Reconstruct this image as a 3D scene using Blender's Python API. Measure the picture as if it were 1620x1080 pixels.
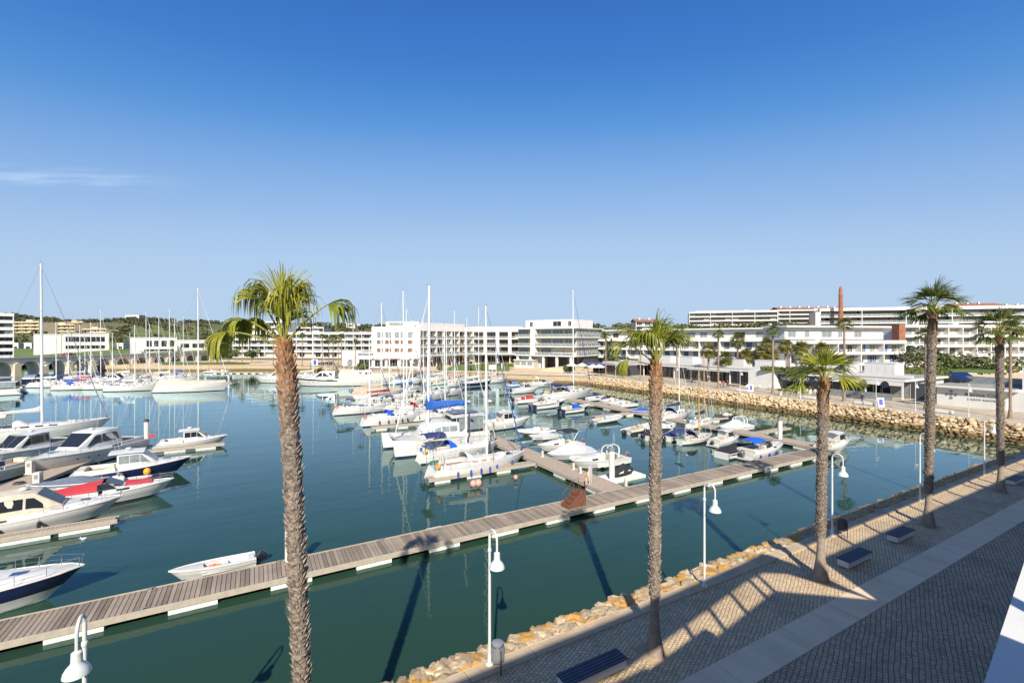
import bpy, math, random
from math import sin, cos, pi, sqrt, atan2, radians as R
from mathutils import Vector, Matrix, noise
from mathutils.geometry import tessellate_polygon

for o in list(bpy.data.objects): bpy.data.objects.remove(o)
S = bpy.context.scene
# world axes: +X along the near quay (to the right), +Y out over the water, z = 0 on the promenade
TH = R(29.3); CT, ST = cos(TH), sin(TH); EYE = 11.0; F = 720.0; HZ = 537.0; WATER = -2.2
cd = bpy.data.cameras.new('camera'); cam = bpy.data.objects.new('camera', cd); S.collection.objects.link(cam)
cam.location = (0, 0, EYE); cam.rotation_euler = (R(90), 0, -TH)
cd.sensor_width = 36; cd.lens = 16.0; cd.shift_y = -3 / 1620; cd.clip_start = .1; cd.clip_end = 6000
S.camera = cam
SUN_EL = R(37)
wd = bpy.data.worlds.new('World'); S.world = wd; wd.use_nodes = True
nt = wd.node_tree; bgn = nt.nodes['Background']
sky = nt.nodes.new('ShaderNodeTexSky'); sky.sky_type = 'NISHITA'; sky.sun_disc = False
sky.sun_elevation = SUN_EL; sky.sun_rotation = TH + pi; sky.altitude = 0
sky.air_density = 1.0; sky.dust_density = .8; sky.ozone_density = 4.0
# grade of the whole sky: deeper blue overhead, soft pale blue towards the horizon, the same in every direction
EXPO = .75
vs_ = nt.nodes.new('ShaderNodeVectorMath'); vs_.operation = 'SCALE'; vs_.inputs['Scale'].default_value = 1/14; nt.links.new(sky.outputs[0], vs_.inputs[0])
cu_ = nt.nodes.new('ShaderNodeRGBCurve'); cu_.mapping.use_clip = False; cu_.mapping.extend = 'EXTRAPOLATED'
for ci, P in enumerate((((0,.02),(.5,.03),(.79,.045),(1.05,.08),(1.39,.190),(1.83,.298),(2.75,.425),(4.2,.475),(5.6,.49),(8.5,.80),(14,1.5)), ((0,.09),(1.0,.13),(1.48,.181),(1.93,.275),(2.49,.395),(3.21,.497),(4.6,.61),(6.26,.642),(7.0,.65),(9.5,.95),(14,1.5)), ((0,0),(1.8,.36),(2.78,.546),(3.58,.668),(4.53,.77),(5.54,.822),(7.0,.855),(8.2,.87),(10.5,1.1),(14,1.52)))):
    c_ = cu_.mapping.curves[ci]
    c_.points[0].location = (P[0][0]/14, P[0][1]); c_.points[1].location = (P[-1][0]/14, P[-1][1])
    for x_, y_ in P[1:-1]: c_.points.new(x_/14, y_)
    for q_ in c_.points: q_.handle_type = 'AUTO_CLAMPED'
cu_.mapping.update(); nt.links.new(vs_.outputs[0], cu_.inputs['Color'])
vg_ = nt.nodes.new('ShaderNodeVectorMath'); vg_.operation = 'SCALE'; vg_.inputs['Scale'].default_value = 10/2**EXPO; nt.links.new(cu_.outputs[0], vg_.inputs[0])
# a thin cirrus streak low in the sky on the left
tc = nt.nodes.new('ShaderNodeTexCoord')
mp = nt.nodes.new('ShaderNodeMapping'); mp.inputs['Rotation'].default_value = (0, 0, TH)
nt.links.new(tc.outputs['Generated'], mp.inputs['Vector'])
sep = nt.nodes.new('ShaderNodeSeparateXYZ'); nt.links.new(mp.outputs[0], sep.inputs[0])
def wm(op, a, b=None, c=None):
    n = nt.nodes.new('ShaderNodeMath'); n.operation = op
    for i, q in enumerate((a, b, c)):
        if q is None: continue
        if isinstance(q, (int, float)): n.inputs[i].default_value = q
        else: nt.links.new(q, n.inputs[i])
    return n.outputs[0]
ty = wm('MAXIMUM', sep.outputs[1], .02)
tx = wm('DIVIDE', sep.outputs[0], ty); tz = wm('DIVIDE', sep.outputs[2], ty)
axis = wm('MULTIPLY_ADD', tx, -.055, .302)                    # the streak's own line in the sky
off = wm('ABSOLUTE', wm('SUBTRACT', tz, axis))
band = nt.nodes.new('ShaderNodeMapRange'); band.interpolation_type = 'SMOOTHSTEP'
nt.links.new(off, band.inputs[0]); band.inputs[1].default_value = .03; band.inputs[2].default_value = 0
ends = nt.nodes.new('ShaderNodeMapRange'); ends.interpolation_type = 'SMOOTHSTEP'
nt.links.new(tx, ends.inputs[0]); ends.inputs[1].default_value = -.66; ends.inputs[2].default_value = -.95
cb = nt.nodes.new('ShaderNodeCombineXYZ'); nt.links.new(wm('MULTIPLY', tx, 5), cb.inputs[0]); nt.links.new(wm('MULTIPLY', tz, 55), cb.inputs[1])
cn = nt.nodes.new('ShaderNodeTexNoise'); cn.inputs['Scale'].default_value = 1.4; cn.inputs['Detail'].default_value = 5; nt.links.new(cb.outputs[0], cn.inputs['Vector'])
cl = wm('MULTIPLY', wm('MULTIPLY', wm('MULTIPLY', band.outputs[0], ends.outputs[0]), wm('MAXIMUM', wm('SUBTRACT', cn.outputs[0], .36), 0)), .9)
mx = nt.nodes.new('ShaderNodeMix'); mx.data_type = 'RGBA'
nt.links.new(cl, mx.inputs[0]); nt.links.new(vg_.outputs[0], mx.inputs[6]); mx.inputs[7].default_value = (5.2, 6.2, 7.2, 1)
nt.links.new(mx.outputs[2], bgn.inputs[0]); bgn.inputs[1].default_value = .10
sd = bpy.data.lights.new('sun', 'SUN'); sd.energy = 5.0; sd.angle = R(.55); sd.color = (1, .92, .79)
sun = bpy.data.objects.new('sun', sd); S.collection.objects.link(sun)
sun.rotation_euler = Vector((ST * cos(SUN_EL), CT * cos(SUN_EL), -sin(SUN_EL))).to_track_quat('-Z', 'Y').to_euler()
S.view_settings.view_transform = 'Standard'; S.view_settings.look = 'None'; S.view_settings.gamma = 1
S.view_settings.use_curve_mapping = False; S.view_settings.exposure = EXPO
S.render.engine = 'CYCLES'; S.cycles.max_bounces = 6; S.cycles.transparent_max_bounces = 8
COL = S.collection

# ------------------------------------------------------------------ helpers
def W(px, d):                                  # plan position at depth d on the sight line of a photo column
    x = (px - 810) * d / F
    return (x * CT + d * ST, -x * ST + d * CT)
def G(px, py, z=0.0):                          # where a sight line meets the level z
    return W(px, F * (EYE - z) / (py - HZ))
def ZY(py, d): return EYE - (py - HZ) * d / F
def rnd(a, b): return RNG.uniform(a, b)
RNG = random.Random(7)

class MB:
    def __init__(s): s.v = []; s.f = []; s.m = []
    def add(s, vs, fs, mi=0):
        o = len(s.v); s.v += [tuple(q) for q in vs]
        for f in fs: s.f.append(tuple(i + o for i in f)); s.m.append(mi)
        return s
    def box(s, x0, x1, y0, y1, z0, z1, mi=0):
        return s.add([(x0,y0,z0),(x1,y0,z0),(x1,y1,z0),(x0,y1,z0),(x0,y0,z1),(x1,y0,z1),(x1,y1,z1),(x0,y1,z1)],
                     [(0,3,2,1),(4,5,6,7),(0,1,5,4),(1,2,6,5),(2,3,7,6),(3,0,4,7)], mi)
    def bev(s, x0, x1, y0, y1, z0, z1, b=.02, mi=0):      # box with a chamfered top
        return s.loft([[(x0,y0,z0),(x1,y0,z0),(x1,y1,z0),(x0,y1,z0)],[(x0,y0,z1-b),(x1,y0,z1-b),(x1,y1,z1-b),(x0,y1,z1-b)],
                       [(x0+b,y0+b,z1),(x1-b,y0+b,z1),(x1-b,y1-b,z1),(x0+b,y1-b,z1)]], mi=mi)
    def loft(s, rings, closed=True, caps=True, mi=0):
        n = len(rings[0]); vs = [p for r in rings for p in r]; fs = []
        for i in range(len(rings) - 1):
            for j in range(n if closed else n - 1):
                a = i*n + j; b = i*n + (j+1) % n
                fs.append((a, b, b + n, a + n))
        if caps and closed:
            fs.append(tuple(range(n - 1, -1, -1))); k = (len(rings)-1)*n; fs.append(tuple(range(k, k + n)))
        return s.add(vs, fs, mi)
    def tube(s, pts, r, n=6, mi=0, caps=True):
        pts = [Vector(p) for p in pts]; rings = []; k = len(pts)
        up = None
        for i, p in enumerate(pts):
            t = (pts[min(i+1,k-1)] - pts[max(i-1,0)]).normalized()
            if up is None:
                up = Vector((0,0,1)) if abs(t.z) < .9 else Vector((1,0,0))
            a = t.cross(up)
            if a.length < 1e-4: a = t.cross(Vector((0,1,0)))
            a.normalize(); b = a.cross(t); up = b
            rr = r[i] if isinstance(r, (list, tuple)) else r
            rings.append([p + a*cos(2*pi*j/n)*rr + b*sin(2*pi*j/n)*rr for j in range(n)])
        return s.loft(rings, True, caps, mi)
    def lathe(s, prof, n=12, c=(0,0,0), mi=0, caps=True):
        return s.loft([[(c[0]+r*cos(2*pi*j/n), c[1]+r*sin(2*pi*j/n), c[2]+z) for j in range(n)] for r, z in prof], True, caps, mi)
    def prism(s, poly, t0, t1, ax='y', mi=0):              # polygon of (a, z) pushed along an axis
        mk = (lambda a, z, t: (a, t, z)) if ax == 'y' else (lambda a, z, t: (t, a, z)) if ax == 'x' else (lambda a, z, t: (a, z, t))
        return s.loft([[mk(a, z, t0) for a, z in poly], [mk(a, z, t1) for a, z in poly]], mi=mi)
    def ball(s, c, rx, ry=None, rz=None, n=8, k=6, mi=0):
        ry = ry or rx; rz = rz or rx
        return s.loft([[(c[0]+rx*sin(pi*i/k)*cos(2*pi*j/n), c[1]+ry*sin(pi*i/k)*sin(2*pi*j/n), c[2]-rz*cos(pi*i/k)) for j in range(n)] for i in range(k+1)], True, False, mi)
    def torus(s, c, R1, r, ax='x', n=14, m=6, mi=0):
        rings = []
        for i in range(n + 1):
            a = 2*pi*i/n; ring = []
            for j in range(m):
                b = 2*pi*j/m; q = R1 + r*cos(b); h = r*sin(b)
                p = (h, q*cos(a), q*sin(a)) if ax == 'x' else (q*cos(a), h, q*sin(a)) if ax == 'y' else (q*cos(a), q*sin(a), h)
                ring.append((c[0]+p[0], c[1]+p[1], c[2]+p[2]))
            rings.append(ring)
        return s.loft(rings, True, False, mi)
    def mesh(s, name, mats, smooth=False):
        me = bpy.data.meshes.new(name); me.from_pydata(s.v, [], s.f)
        for m in (mats if isinstance(mats, (list, tuple)) else [mats]): me.materials.append(MAT[m] if isinstance(m, str) else m)
        if len(me.materials) > 1: me.polygons.foreach_set('material_index', s.m)
        if smooth: me.polygons.foreach_set('use_smooth', [True]*len(me.polygons)); 
        me.update()
        if smooth:
            try: me.set_sharp_from_angle(angle=R(38))
            except Exception: pass
        return me
    def build(s, name, mats, parent=None, smooth=False, **k):
        return link(name, s.mesh(name, mats, smooth), parent, **k)

def link(name, data, parent=None, loc=None, rz=None, rot=None, scale=None):
    o = bpy.data.objects.new(name, data); COL.objects.link(o)
    if parent is not None: o.parent = parent
    if loc is not None: o.location = loc
    if rz is not None: o.rotation_euler = (0, 0, rz)
    if rot is not None: o.rotation_euler = rot
    if scale is not None: o.scale = scale
    return o
def tag(o, label, cat, group=None):
    o['label'] = label; o['category'] = cat
    if group: o['group'] = group
    return o
def thing(name, label, cat, loc=(0,0,0), rz=0, group=None):
    o = bpy.data.objects.new(name, None); COL.objects.link(o); o.empty_display_size = .3
    o.location = loc; o.rotation_euler = (0, 0, rz)
    return tag(o, label, cat, group)
def struct(o): o['kind'] = 'structure'; return o
def stuff(o): o['kind'] = 'stuff'; return o
def text_mesh(s, size, mat, ext=.01, bold=0, spacing=1.0):
    cu = bpy.data.curves.new('lettering', 'FONT'); cu.body = s; cu.size = size; cu.extrude = ext; cu.align_x = 'CENTER'; cu.offset = bold
    cu.space_character = spacing
    ob = bpy.data.objects.new('lettering_tmp', cu); COL.objects.link(ob)
    dg = bpy.context.evaluated_depsgraph_get(); me = bpy.data.meshes.new_from_object(ob.evaluated_get(dg))
    bpy.data.objects.remove(ob); me.materials.clear(); me.materials.append(MAT[mat]); me.name = 'lettering'
    return me

# ------------------------------------------------------------------ materials
MAT = {}
def M(name, col, rough=.5, metal=0., var=0., scale=3., bump=0., bscale=None, orand=0., spec=None, col2=None, coat=0., trans=0.):
    m = bpy.data.materials.new(name); m.use_nodes = True; n = m.node_tree; b = n.nodes['Principled BSDF']
    b.inputs['Base Color'].default_value = (*col, 1); b.inputs['Roughness'].default_value = rough; b.inputs['Metallic'].default_value = metal
    if spec is not None: b.inputs['Specular IOR Level'].default_value = spec
    if coat: b.inputs['Coat Weight'].default_value = coat; b.inputs['Coat Roughness'].default_value = .08
    L = n.links
    t = n.nodes.new('ShaderNodeTexCoord')
    out = None
    if var or col2:
        z = n.nodes.new('ShaderNodeTexNoise'); z.inputs['Scale'].default_value = scale; z.inputs['Detail'].default_value = 6; z.inputs['Roughness'].default_value = .65
        L.new(t.outputs['Object'], z.inputs['Vector'])
        rp = n.nodes.new('ShaderNodeValToRGB'); c2 = col2 or tuple(min(1, q*(1+var)) for q in col); c1 = col if col2 else tuple(q*(1-var) for q in col)
        rp.color_ramp.elements[0].color = (*c1, 1); rp.color_ramp.elements[1].color = (*c2, 1)
        rp.color_ramp.elements[0].position = .32; rp.color_ramp.elements[1].position = .68
        L.new(z.outputs[0], rp.inputs[0]); out = rp.outputs[0]
    if orand:
        oi = n.nodes.new('ShaderNodeObjectInfo'); mr = n.nodes.new('ShaderNodeMapRange'); mr.inputs[3].default_value = 1-orand; mr.inputs[4].default_value = 1+orand
        L.new(oi.outputs['Random'], mr.inputs[0]); h = n.nodes.new('ShaderNodeHueSaturation'); L.new(mr.outputs[0], h.inputs['Value'])
        if out: L.new(out, h.inputs['Color'])
        else: h.inputs['Color'].default_value = (*col, 1)
        out = h.outputs[0]
    if out: L.new(out, b.inputs['Base Color'])
    if bump:
        z2 = n.nodes.new('ShaderNodeTexNoise'); z2.inputs['Scale'].default_value = bscale or scale*4; z2.inputs['Detail'].default_value = 5
        L.new(t.outputs['Object'], z2.inputs['Vector'])
        bp = n.nodes.new('ShaderNodeBump'); bp.inputs['Strength'].default_value = bump; bp.inputs['Distance'].default_value = .05
        L.new(z2.outputs[0], bp.inputs['Height']); L.new(bp.outputs[0], b.inputs['Normal'])
    if trans:
        tr = n.nodes.new('ShaderNodeBsdfTranslucent'); ms = n.nodes.new('ShaderNodeMixShader'); ms.inputs[0].default_value = trans
        if out: L.new(out, tr.inputs[0])
        else: tr.inputs[0].default_value = (*col, 1)
        o = n.nodes['Material Output']; L.new(b.outputs[0], ms.inputs[1]); L.new(tr.outputs[0], ms.inputs[2]); L.new(ms.outputs[0], o.inputs[0])
    MAT[name] = m
    return m
M('gel_white', (.52,.515,.49), .28, var=.06, scale=1.6, coat=.25)
M('gel_cream', (.50,.465,.39), .3, var=.04, scale=1.2, coat=.2)
M('gel_grey', (.42,.44,.46), .35, var=.06, scale=1)
M('gel_navy', (.012,.018,.06), .18, var=.2, scale=1.5, coat=.4)
M('gel_blue', (.02,.14,.42), .25, var=.1, scale=1.5)
M('gel_black', (.012,.013,.016), .3, var=.2, scale=2)
M('gel_red', (.5,.02,.02), .3, var=.1, scale=2)
M('antifoul', (.03,.05,.09), .7, var=.3, scale=3)
M('antifoul_red', (.16,.03,.02), .7, var=.3, scale=3)
M('deck_grey', (.40,.40,.38), .7, var=.08, scale=4, bump=.1)
M('deck_white', (.45,.44,.41), .55, var=.05, scale=4, bump=.06)
M('teak', (.33,.20,.10), .7, var=.25, scale=9)
M('cushion', (.46,.42,.33), .8, var=.08, scale=5)
M('glass_dark', (.016,.018,.022), .06, spec=.7)
M('glass_blue', (.03,.06,.10), .06, spec=.7)
M('glass_clear', (.18,.21,.22), .1, spec=.6, var=.3, scale=2)
M('alu', (.62,.63,.64), .32, .75, var=.06, scale=3)
M('mast_white', (.55,.55,.54), .35, var=.03, scale=2)
M('mast_wood', (.42,.25,.08), .45, var=.2, scale=4)
M('steel', (.55,.56,.58), .22, .9)
M('wire', (.34,.34,.35), .45, .5)
M('wire_dark', (.05,.05,.06), .6)
M('rope', (.5,.47,.4), .9)
for nm, c in dict(navy=(.018,.03,.12), blue=(.015,.09,.38), royal=(.0,.09,.55), black=(.016,.017,.02), grey=(.17,.18,.20), lgrey=(.44,.45,.46), beige=(.52,.46,.37),
                  tan=(.44,.36,.26), red=(.50,.03,.035), maroon=(.22,.02,.04), white=(.58,.57,.55), orange=(.75,.16,.02), yellow=(.72,.42,.03), green=(.02,.16,.12), slate=(.12,.15,.20)).items():
    M('cv_'+nm, tuple(q*.88 for q in c), .85, var=.16, scale=2.5, bump=.35, bscale=5)
M('rubber', (.02,.02,.022), .6, var=.2)
M('fender_blue', (.02,.05,.30), .4); M('fender_white', (.5,.49,.46), .45); M('fender_navy', (.015,.02,.09), .45); M('buoy_pink', (.50,.26,.20), .5, var=.1)
M('buoy_orange', (.85,.30,.02), .45)
M('outboard_black', (.014,.015,.018), .25, coat=.4); M('outboard_grey', (.10,.11,.13), .3, coat=.3)
M('solar', (.012,.02,.07), .12, spec=.7)
M('lamp_white', (.50,.525,.515), .35, var=.03, scale=4)
M('lamp_glow', (.75,.74,.68), .5)
M('render_white', (.56,.555,.53), .85, var=.05, scale=.7, bump=.06, bscale=20)
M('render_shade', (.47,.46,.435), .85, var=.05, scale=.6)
M('render_cream', (.50,.42,.28), .85, var=.06, scale=.5)
M('render_tan', (.50,.38,.24), .85, var=.06, scale=.5)
M('render_beige', (.60,.54,.46), .85, var=.08, scale=.5)
M('concrete', (.38,.35,.30), .85, var=.1, scale=.9, bump=.2, bscale=12)
M('blind_brown', (.15,.085,.05), .35, var=.3, scale=.6)
M('kerb_tan', (.40,.305,.20), .9, var=.18, scale=.9, bump=.25, bscale=12)
M('concrete_dark', (.27,.25,.22), .9, var=.14, scale=1.1, bump=.2, bscale=12)
M('float_white', (.55,.53,.48), .75, var=.12, scale=2.2, bump=.12)
M('wood_frame', (.34,.15,.06), .6, var=.15, scale=2)
M('shutter_blue', (.015,.12,.42), .5, var=.06)
M('brick', (.24,.095,.05), .85, var=.25, scale=1.5, bump=.3)
M('roof_tile', (.27,.11,.065), .85, var=.2, scale=1.5)
M('roof_grey', (.24,.23,.21), .9, var=.12, scale=.4)
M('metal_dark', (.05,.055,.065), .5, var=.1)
M('metal_grey', (.22,.23,.24), .45, .3, var=.1)
M('rust', (.085,.03,.016), .85, col2=(.17,.065,.035), scale=5, bump=.4)
M('sign_dark', (.012,.015,.04), .6); M('sign_grey', (.20,.20,.21), .6); M('letter_white', (.58,.58,.58), .6); M('sign_blue', (.03,.06,.34), .5)
M('skin', (.48,.28,.19), .6); M('hair', (.03,.02,.015), .8); M('denim', (.03,.05,.13), .85, var=.1); M('cloth_black', (.02,.02,.022), .85); M('cloth_white', (.66,.65,.62), .85)
M('cloth_red', (.45,.04,.05), .85); M('cloth_green', (.03,.12,.06), .85); M('cloth_grey', (.2,.2,.21), .85); M('cloth_beige', (.45,.36,.25), .85)
M('grass', (.055,.10,.018), .9, col2=(.12,.16,.03), scale=1.2, bump=.5, bscale=14)
M('soil', (.36,.26,.15), .95, var=.2, scale=.6)
M('sand', (.50,.38,.24), .95, var=.12, scale=.8)
M('leaf_hedge', (.045,.075,.015), .7, col2=(.13,.15,.03), scale=3, trans=.2)
M('leaf_olive', (.05,.065,.025), .75, col2=(.11,.12,.05), scale=3, trans=.2, orand=.25)
M('leaf_cypress', (.012,.03,.012), .8, col2=(.03,.05,.02), scale=4, trans=.1)
M('leaf_scrub', (.035,.045,.02), .85, col2=(.11,.10,.04), scale=.12, trans=.15)
M('bark', (.13,.10,.075), .9, var=.25, scale=6, bump=.5)
M('car_dark', (.02,.022,.03), .2, coat=.6); M('car_silver', (.42,.43,.45), .25, .4, coat=.6); M('car_white', (.75,.75,.75), .25, coat=.6); M('car_red', (.30,.02,.025), .25, coat=.6)
# ------------------------------------------------------------------ special materials
def nodes(name):
    m = bpy.data.materials.new(name); m.use_nodes = True; MAT[name] = m
    n = m.node_tree
    class K: pass
    k = K(); k.m = m; k.n = n; k.b = n.nodes['Principled BSDF']; k.l = n.links.new
    def N(t, **kw):
        q = n.nodes.new('ShaderNode' + t)
        for a, v in kw.items():
            if a in q.inputs.keys() if isinstance(a, str) else False: q.inputs[a].default_value = v
            else: setattr(q, a, v)
        return q
    def noise_(vec, scale, detail=5, rough=.6):
        q = n.nodes.new('ShaderNodeTexNoise'); q.inputs['Scale'].default_value = scale; q.inputs['Detail'].default_value = detail; q.inputs['Roughness'].default_value = rough
        if vec is not None: n.links.new(vec, q.inputs['Vector'])
        return q.outputs[0]
    def ramp(x, stops):
        q = n.nodes.new('ShaderNodeValToRGB'); e = q.color_ramp.elements
        while len(e) < len(stops): e.new(.5)
        for i, (p, c) in enumerate(stops): e[i].position = p; e[i].color = (*c, 1) if len(c) == 3 else c
        n.links.new(x, q.inputs[0]); return q.outputs[0]
    def mix(f, a, b, bt='MIX'):
        q = n.nodes.new('ShaderNodeMix'); q.data_type = 'RGBA'; q.blend_type = bt
        for i, x in ((0, f), (6, a), (7, b)):
            if isinstance(x, (int, float)): q.inputs[i].default_value = x
            elif isinstance(x, tuple): q.inputs[i].default_value = (*x, 1)
            else: n.links.new(x, q.inputs[i])
        return q.outputs[2]
    def math_(op, a, b=None):
        q = n.nodes.new('ShaderNodeMath'); q.operation = op
        for i, x in enumerate((a, b)):
            if x is None: continue
            if isinstance(x, (int, float)): q.inputs[i].default_value = x
            else: n.links.new(x, q.inputs[i])
        return q.outputs[0]
    def bump(h, strength, dist=.05, normal=None):
        q = n.nodes.new('ShaderNodeBump'); q.inputs['Strength'].default_value = strength; q.inputs['Distance'].default_value = dist
        n.links.new(h, q.inputs['Height'])
        if normal is not None: n.links.new(normal, q.inputs['Normal'])
        return q.outputs[0]
    def coord(which='Object', scale=(1,1,1), rot=(0,0,0)):
        t = n.nodes.new('ShaderNodeTexCoord'); q = n.nodes.new('ShaderNodeMapping'); q.inputs['Scale'].default_value = scale; q.inputs['Rotation'].default_value = rot
        n.links.new(t.outputs[which], q.inputs['Vector']); return q.outputs[0]
    def pos(scale=(1,1,1), rot=(0,0,0)):
        t = n.nodes.new('ShaderNodeNewGeometry'); q = n.nodes.new('ShaderNodeMapping'); q.inputs['Scale'].default_value = scale; q.inputs['Rotation'].default_value = rot
        n.links.new(t.outputs['Position'], q.inputs['Vector']); return q.outputs[0]
    def orand():
        return n.nodes.new('ShaderNodeObjectInfo').outputs['Random']
    for a, v in dict(noise=noise_, ramp=ramp, mix=mix, math=math_, bump=bump, coord=coord, pos=pos, orand=orand).items(): setattr(k, a, v)
    return k

# harbour water: murky green body, mirror surface, long low ripples
k = nodes('water'); p = k.pos()
big = k.noise(k.pos((.035,.05,1)), 1, 3); fine = k.noise(k.pos((.55,1.3,1), (0,0,R(20))), 1.0, 3, .5); mid = k.noise(k.pos((.13,.3,1), (0,0,R(-15))), 1.0, 2, .5)
body = k.ramp(big, [(.3,(.015,.039,.027)),(.7,(.019,.047,.031))])
gust = k.ramp(k.noise(k.pos((.02,.035,1)), 1, 2), [(.40,(.25,.25,.25)),(.62,(1,1,1))])
h = k.math('ADD', k.math('MULTIPLY', fine, k.math('MULTIPLY', gust, .014)), k.math('MULTIPLY', mid, .032))
nrm = k.bump(h, 1.0, 1.0)
df = k.n.nodes.new('ShaderNodeBsdfDiffuse'); k.l(body, df.inputs[0]); gl = k.n.nodes.new('ShaderNodeBsdfGlossy'); gl.inputs['Color'].default_value = (.76,.93,.98,1); gl.inputs['Roughness'].default_value = .02; k.l(nrm, gl.inputs['Normal'])
fz = k.n.nodes.new('ShaderNodeLayerWeight'); fz.inputs['Blend'].default_value = .5; k.l(nrm, fz.inputs['Normal']); fac = k.math('MINIMUM', k.math('ADD', k.math('MULTIPLY', k.math('POWER', fz.outputs['Facing'], 5.0), 1.3), .004), 1.0); ms = k.n.nodes.new('ShaderNodeMixShader'); k.l(fac, ms.inputs[0]); k.l(df.outputs[0], ms.inputs[1]); k.l(gl.outputs[0], ms.inputs[2])
k.n.nodes.remove(k.b); k.l(ms.outputs[0], k.n.nodes['Material Output'].inputs[0])

# Portuguese stone setts on the promenades: rows of small cut stones with sunk joints
def setts(name, c1, c2, mortar, size, rot=0):
    k = nodes(name); v = k.pos((1,1,1), (0,0,rot))
    wob = k.n.nodes.new('ShaderNodeTexNoise'); wob.inputs['Scale'].default_value = .9; wob.inputs['Detail'].default_value = 3; k.l(v, wob.inputs['Vector'])
    va = k.n.nodes.new('ShaderNodeVectorMath'); va.operation = 'MULTIPLY_ADD'; k.l(wob.outputs['Color'], va.inputs[0]); va.inputs[1].default_value = (.16,.16,0); k.l(v, va.inputs[2])
    b = k.n.nodes.new('ShaderNodeTexBrick'); k.l(va.outputs[0], b.inputs['Vector'])
    b.inputs['Scale'].default_value = 1; b.inputs['Brick Width'].default_value = size*1.05; b.inputs['Row Height'].default_value = size
    b.inputs['Mortar Size'].default_value = size*.10; b.inputs['Mortar Smooth'].default_value = .35; b.inputs['Bias'].default_value = 0
    b.inputs['Color1'].default_value = (*c1, 1); b.inputs['Color2'].default_value = (*c2, 1); b.inputs['Mortar'].default_value = (*mortar, 1)
    st = k.ramp(k.noise(v, .35, 7, .75), [(.28,(.58,.56,.55)),(.5,(.95,.94,.93)),(.72,(1.15,1.13,1.1))])
    sp = k.ramp(k.noise(v, 9, 3), [(.35,(.82,.82,.82)),(.65,(1.12,1.12,1.12))])
    k.l(k.mix(1, k.mix(1, b.outputs['Color'], st, 'MULTIPLY'), sp, 'MULTIPLY'), k.b.inputs['Base Color'])
    k.b.inputs['Roughness'].default_value = .8
    hh = k.math('SUBTRACT', k.math('MULTIPLY', k.noise(v, 14, 3), .35), b.outputs['Fac'])
    k.l(k.bump(hh, .8, .03), k.b.inputs['Normal'])
setts('setts_light', (.62,.47,.29), (.47,.35,.215), (.25,.185,.115), .135, R(-24))
setts('setts_dark', (.50,.365,.235), (.35,.255,.165), (.14,.10,.065), .15, R(-20))
setts('setts_far', (.52,.44,.33), (.44,.37,.27), (.34,.28,.2), .5)

k = nodes('slab_concrete'); v = k.pos()
k.l(k.ramp(k.noise(k.pos((1,.18,1), (0,0,R(8))), 1.6, 6, .65), [(.3,(.56,.41,.27)),(.7,(.71,.54,.375))]), k.b.inputs['Base Color']); k.b.inputs['Roughness'].default_value = .85
k.l(k.bump(k.noise(v, 30, 3), .15, .02), k.b.inputs['Normal'])

# armour stone with orange lichen above the tide and weed below it
def rockmat(name, base, base2, lichen, amount):
    k = nodes(name); v = k.pos()
    col = k.ramp(k.noise(v, 1.9, 2, .4), [(.30, base2), (.62, base)])
    col = k.mix(1, col, k.ramp(k.noise(v, 7, 5, .7), [(.3,(.7,.68,.66)),(.7,(1.15,1.15,1.15))]), 'MULTIPLY')
    col = k.mix(1, col, k.ramp(k.orand(), [(0,(.78,.76,.74)),(1,(1.2,1.2,1.18))]), 'MULTIPLY')
    col = k.mix(k.ramp(k.noise(v, 1.3, 5, .6), [(amount,(0,0,0)),(amount+.08,(1,1,1))]), col, lichen)
    sx = k.n.nodes.new('ShaderNodeSeparateXYZ'); k.l(v, sx.inputs[0])
    wet = k.math('ADD', sx.outputs[2], k.math('MULTIPLY', k.noise(v, .8, 3), .5))
    mr = k.n.nodes.new('ShaderNodeMapRange'); k.l(wet, mr.inputs[0]); mr.inputs[1].default_value = -1.05; mr.inputs[2].default_value = -1.45
    col = k.mix(mr.outputs[0], col, (.13,.085,.03))
    k.l(col, k.b.inputs['Base Color']); k.b.inputs['Roughness'].default_value = .9
    k.l(k.bump(k.noise(v, 5, 6, .7), .7, .08), k.b.inputs['Normal'])
rockmat('rock_near', (.46,.37,.25), (.31,.24,.155), (.38,.21,.055), .49)
rockmat('rock_far', (.50,.39,.25), (.35,.255,.15), (.38,.235,.09), .58)
rockmat('quay_stone', (.46,.36,.24), (.38,.29,.185), (.48,.31,.13), .62)

# weathered pontoon boards
k = nodes('plank'); v = k.coord('Object', (1.2,9,9)); w = k.pos()
col = k.ramp(k.noise(v, 3, 6, .7), [(.25,(.155,.122,.092)),(.75,(.33,.27,.21))])
col = k.mix(1, col, k.ramp(k.orand(), [(0,(.66,.64,.62)),(.5,(1,1,1)),(1,(1.22,1.2,1.18))]), 'MULTIPLY')
col = k.mix(1, col, k.ramp(k.noise(w, .5, 4), [(.3,(.8,.8,.8)),(.7,(1.1,1.1,1.1))]), 'MULTIPLY')
k.l(col, k.b.inputs['Base Color']); k.b.inputs['Roughness'].default_value = .85; k.l(k.bump(k.noise(v, 6, 4), .3, .02), k.b.inputs['Normal'])
k = nodes('plank_row'); w = k.pos()
wv = k.n.nodes.new('ShaderNodeTexWhiteNoise'); wv.noise_dimensions = '2D'
sn = k.n.nodes.new('ShaderNodeVectorMath'); sn.operation = 'SNAP'; k.l(w, sn.inputs[0]); sn.inputs[1].default_value = (.2,.2,5); k.l(sn.outputs[0], wv.inputs[0])
col = k.ramp(k.noise(k.pos((1.5,1.5,9)), 3, 6, .7), [(.25,(.23,.18,.135)),(.75,(.37,.30,.235))])
k.l(col, k.b.inputs['Base Color']); k.b.inputs['Roughness'].default_value = .85
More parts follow.
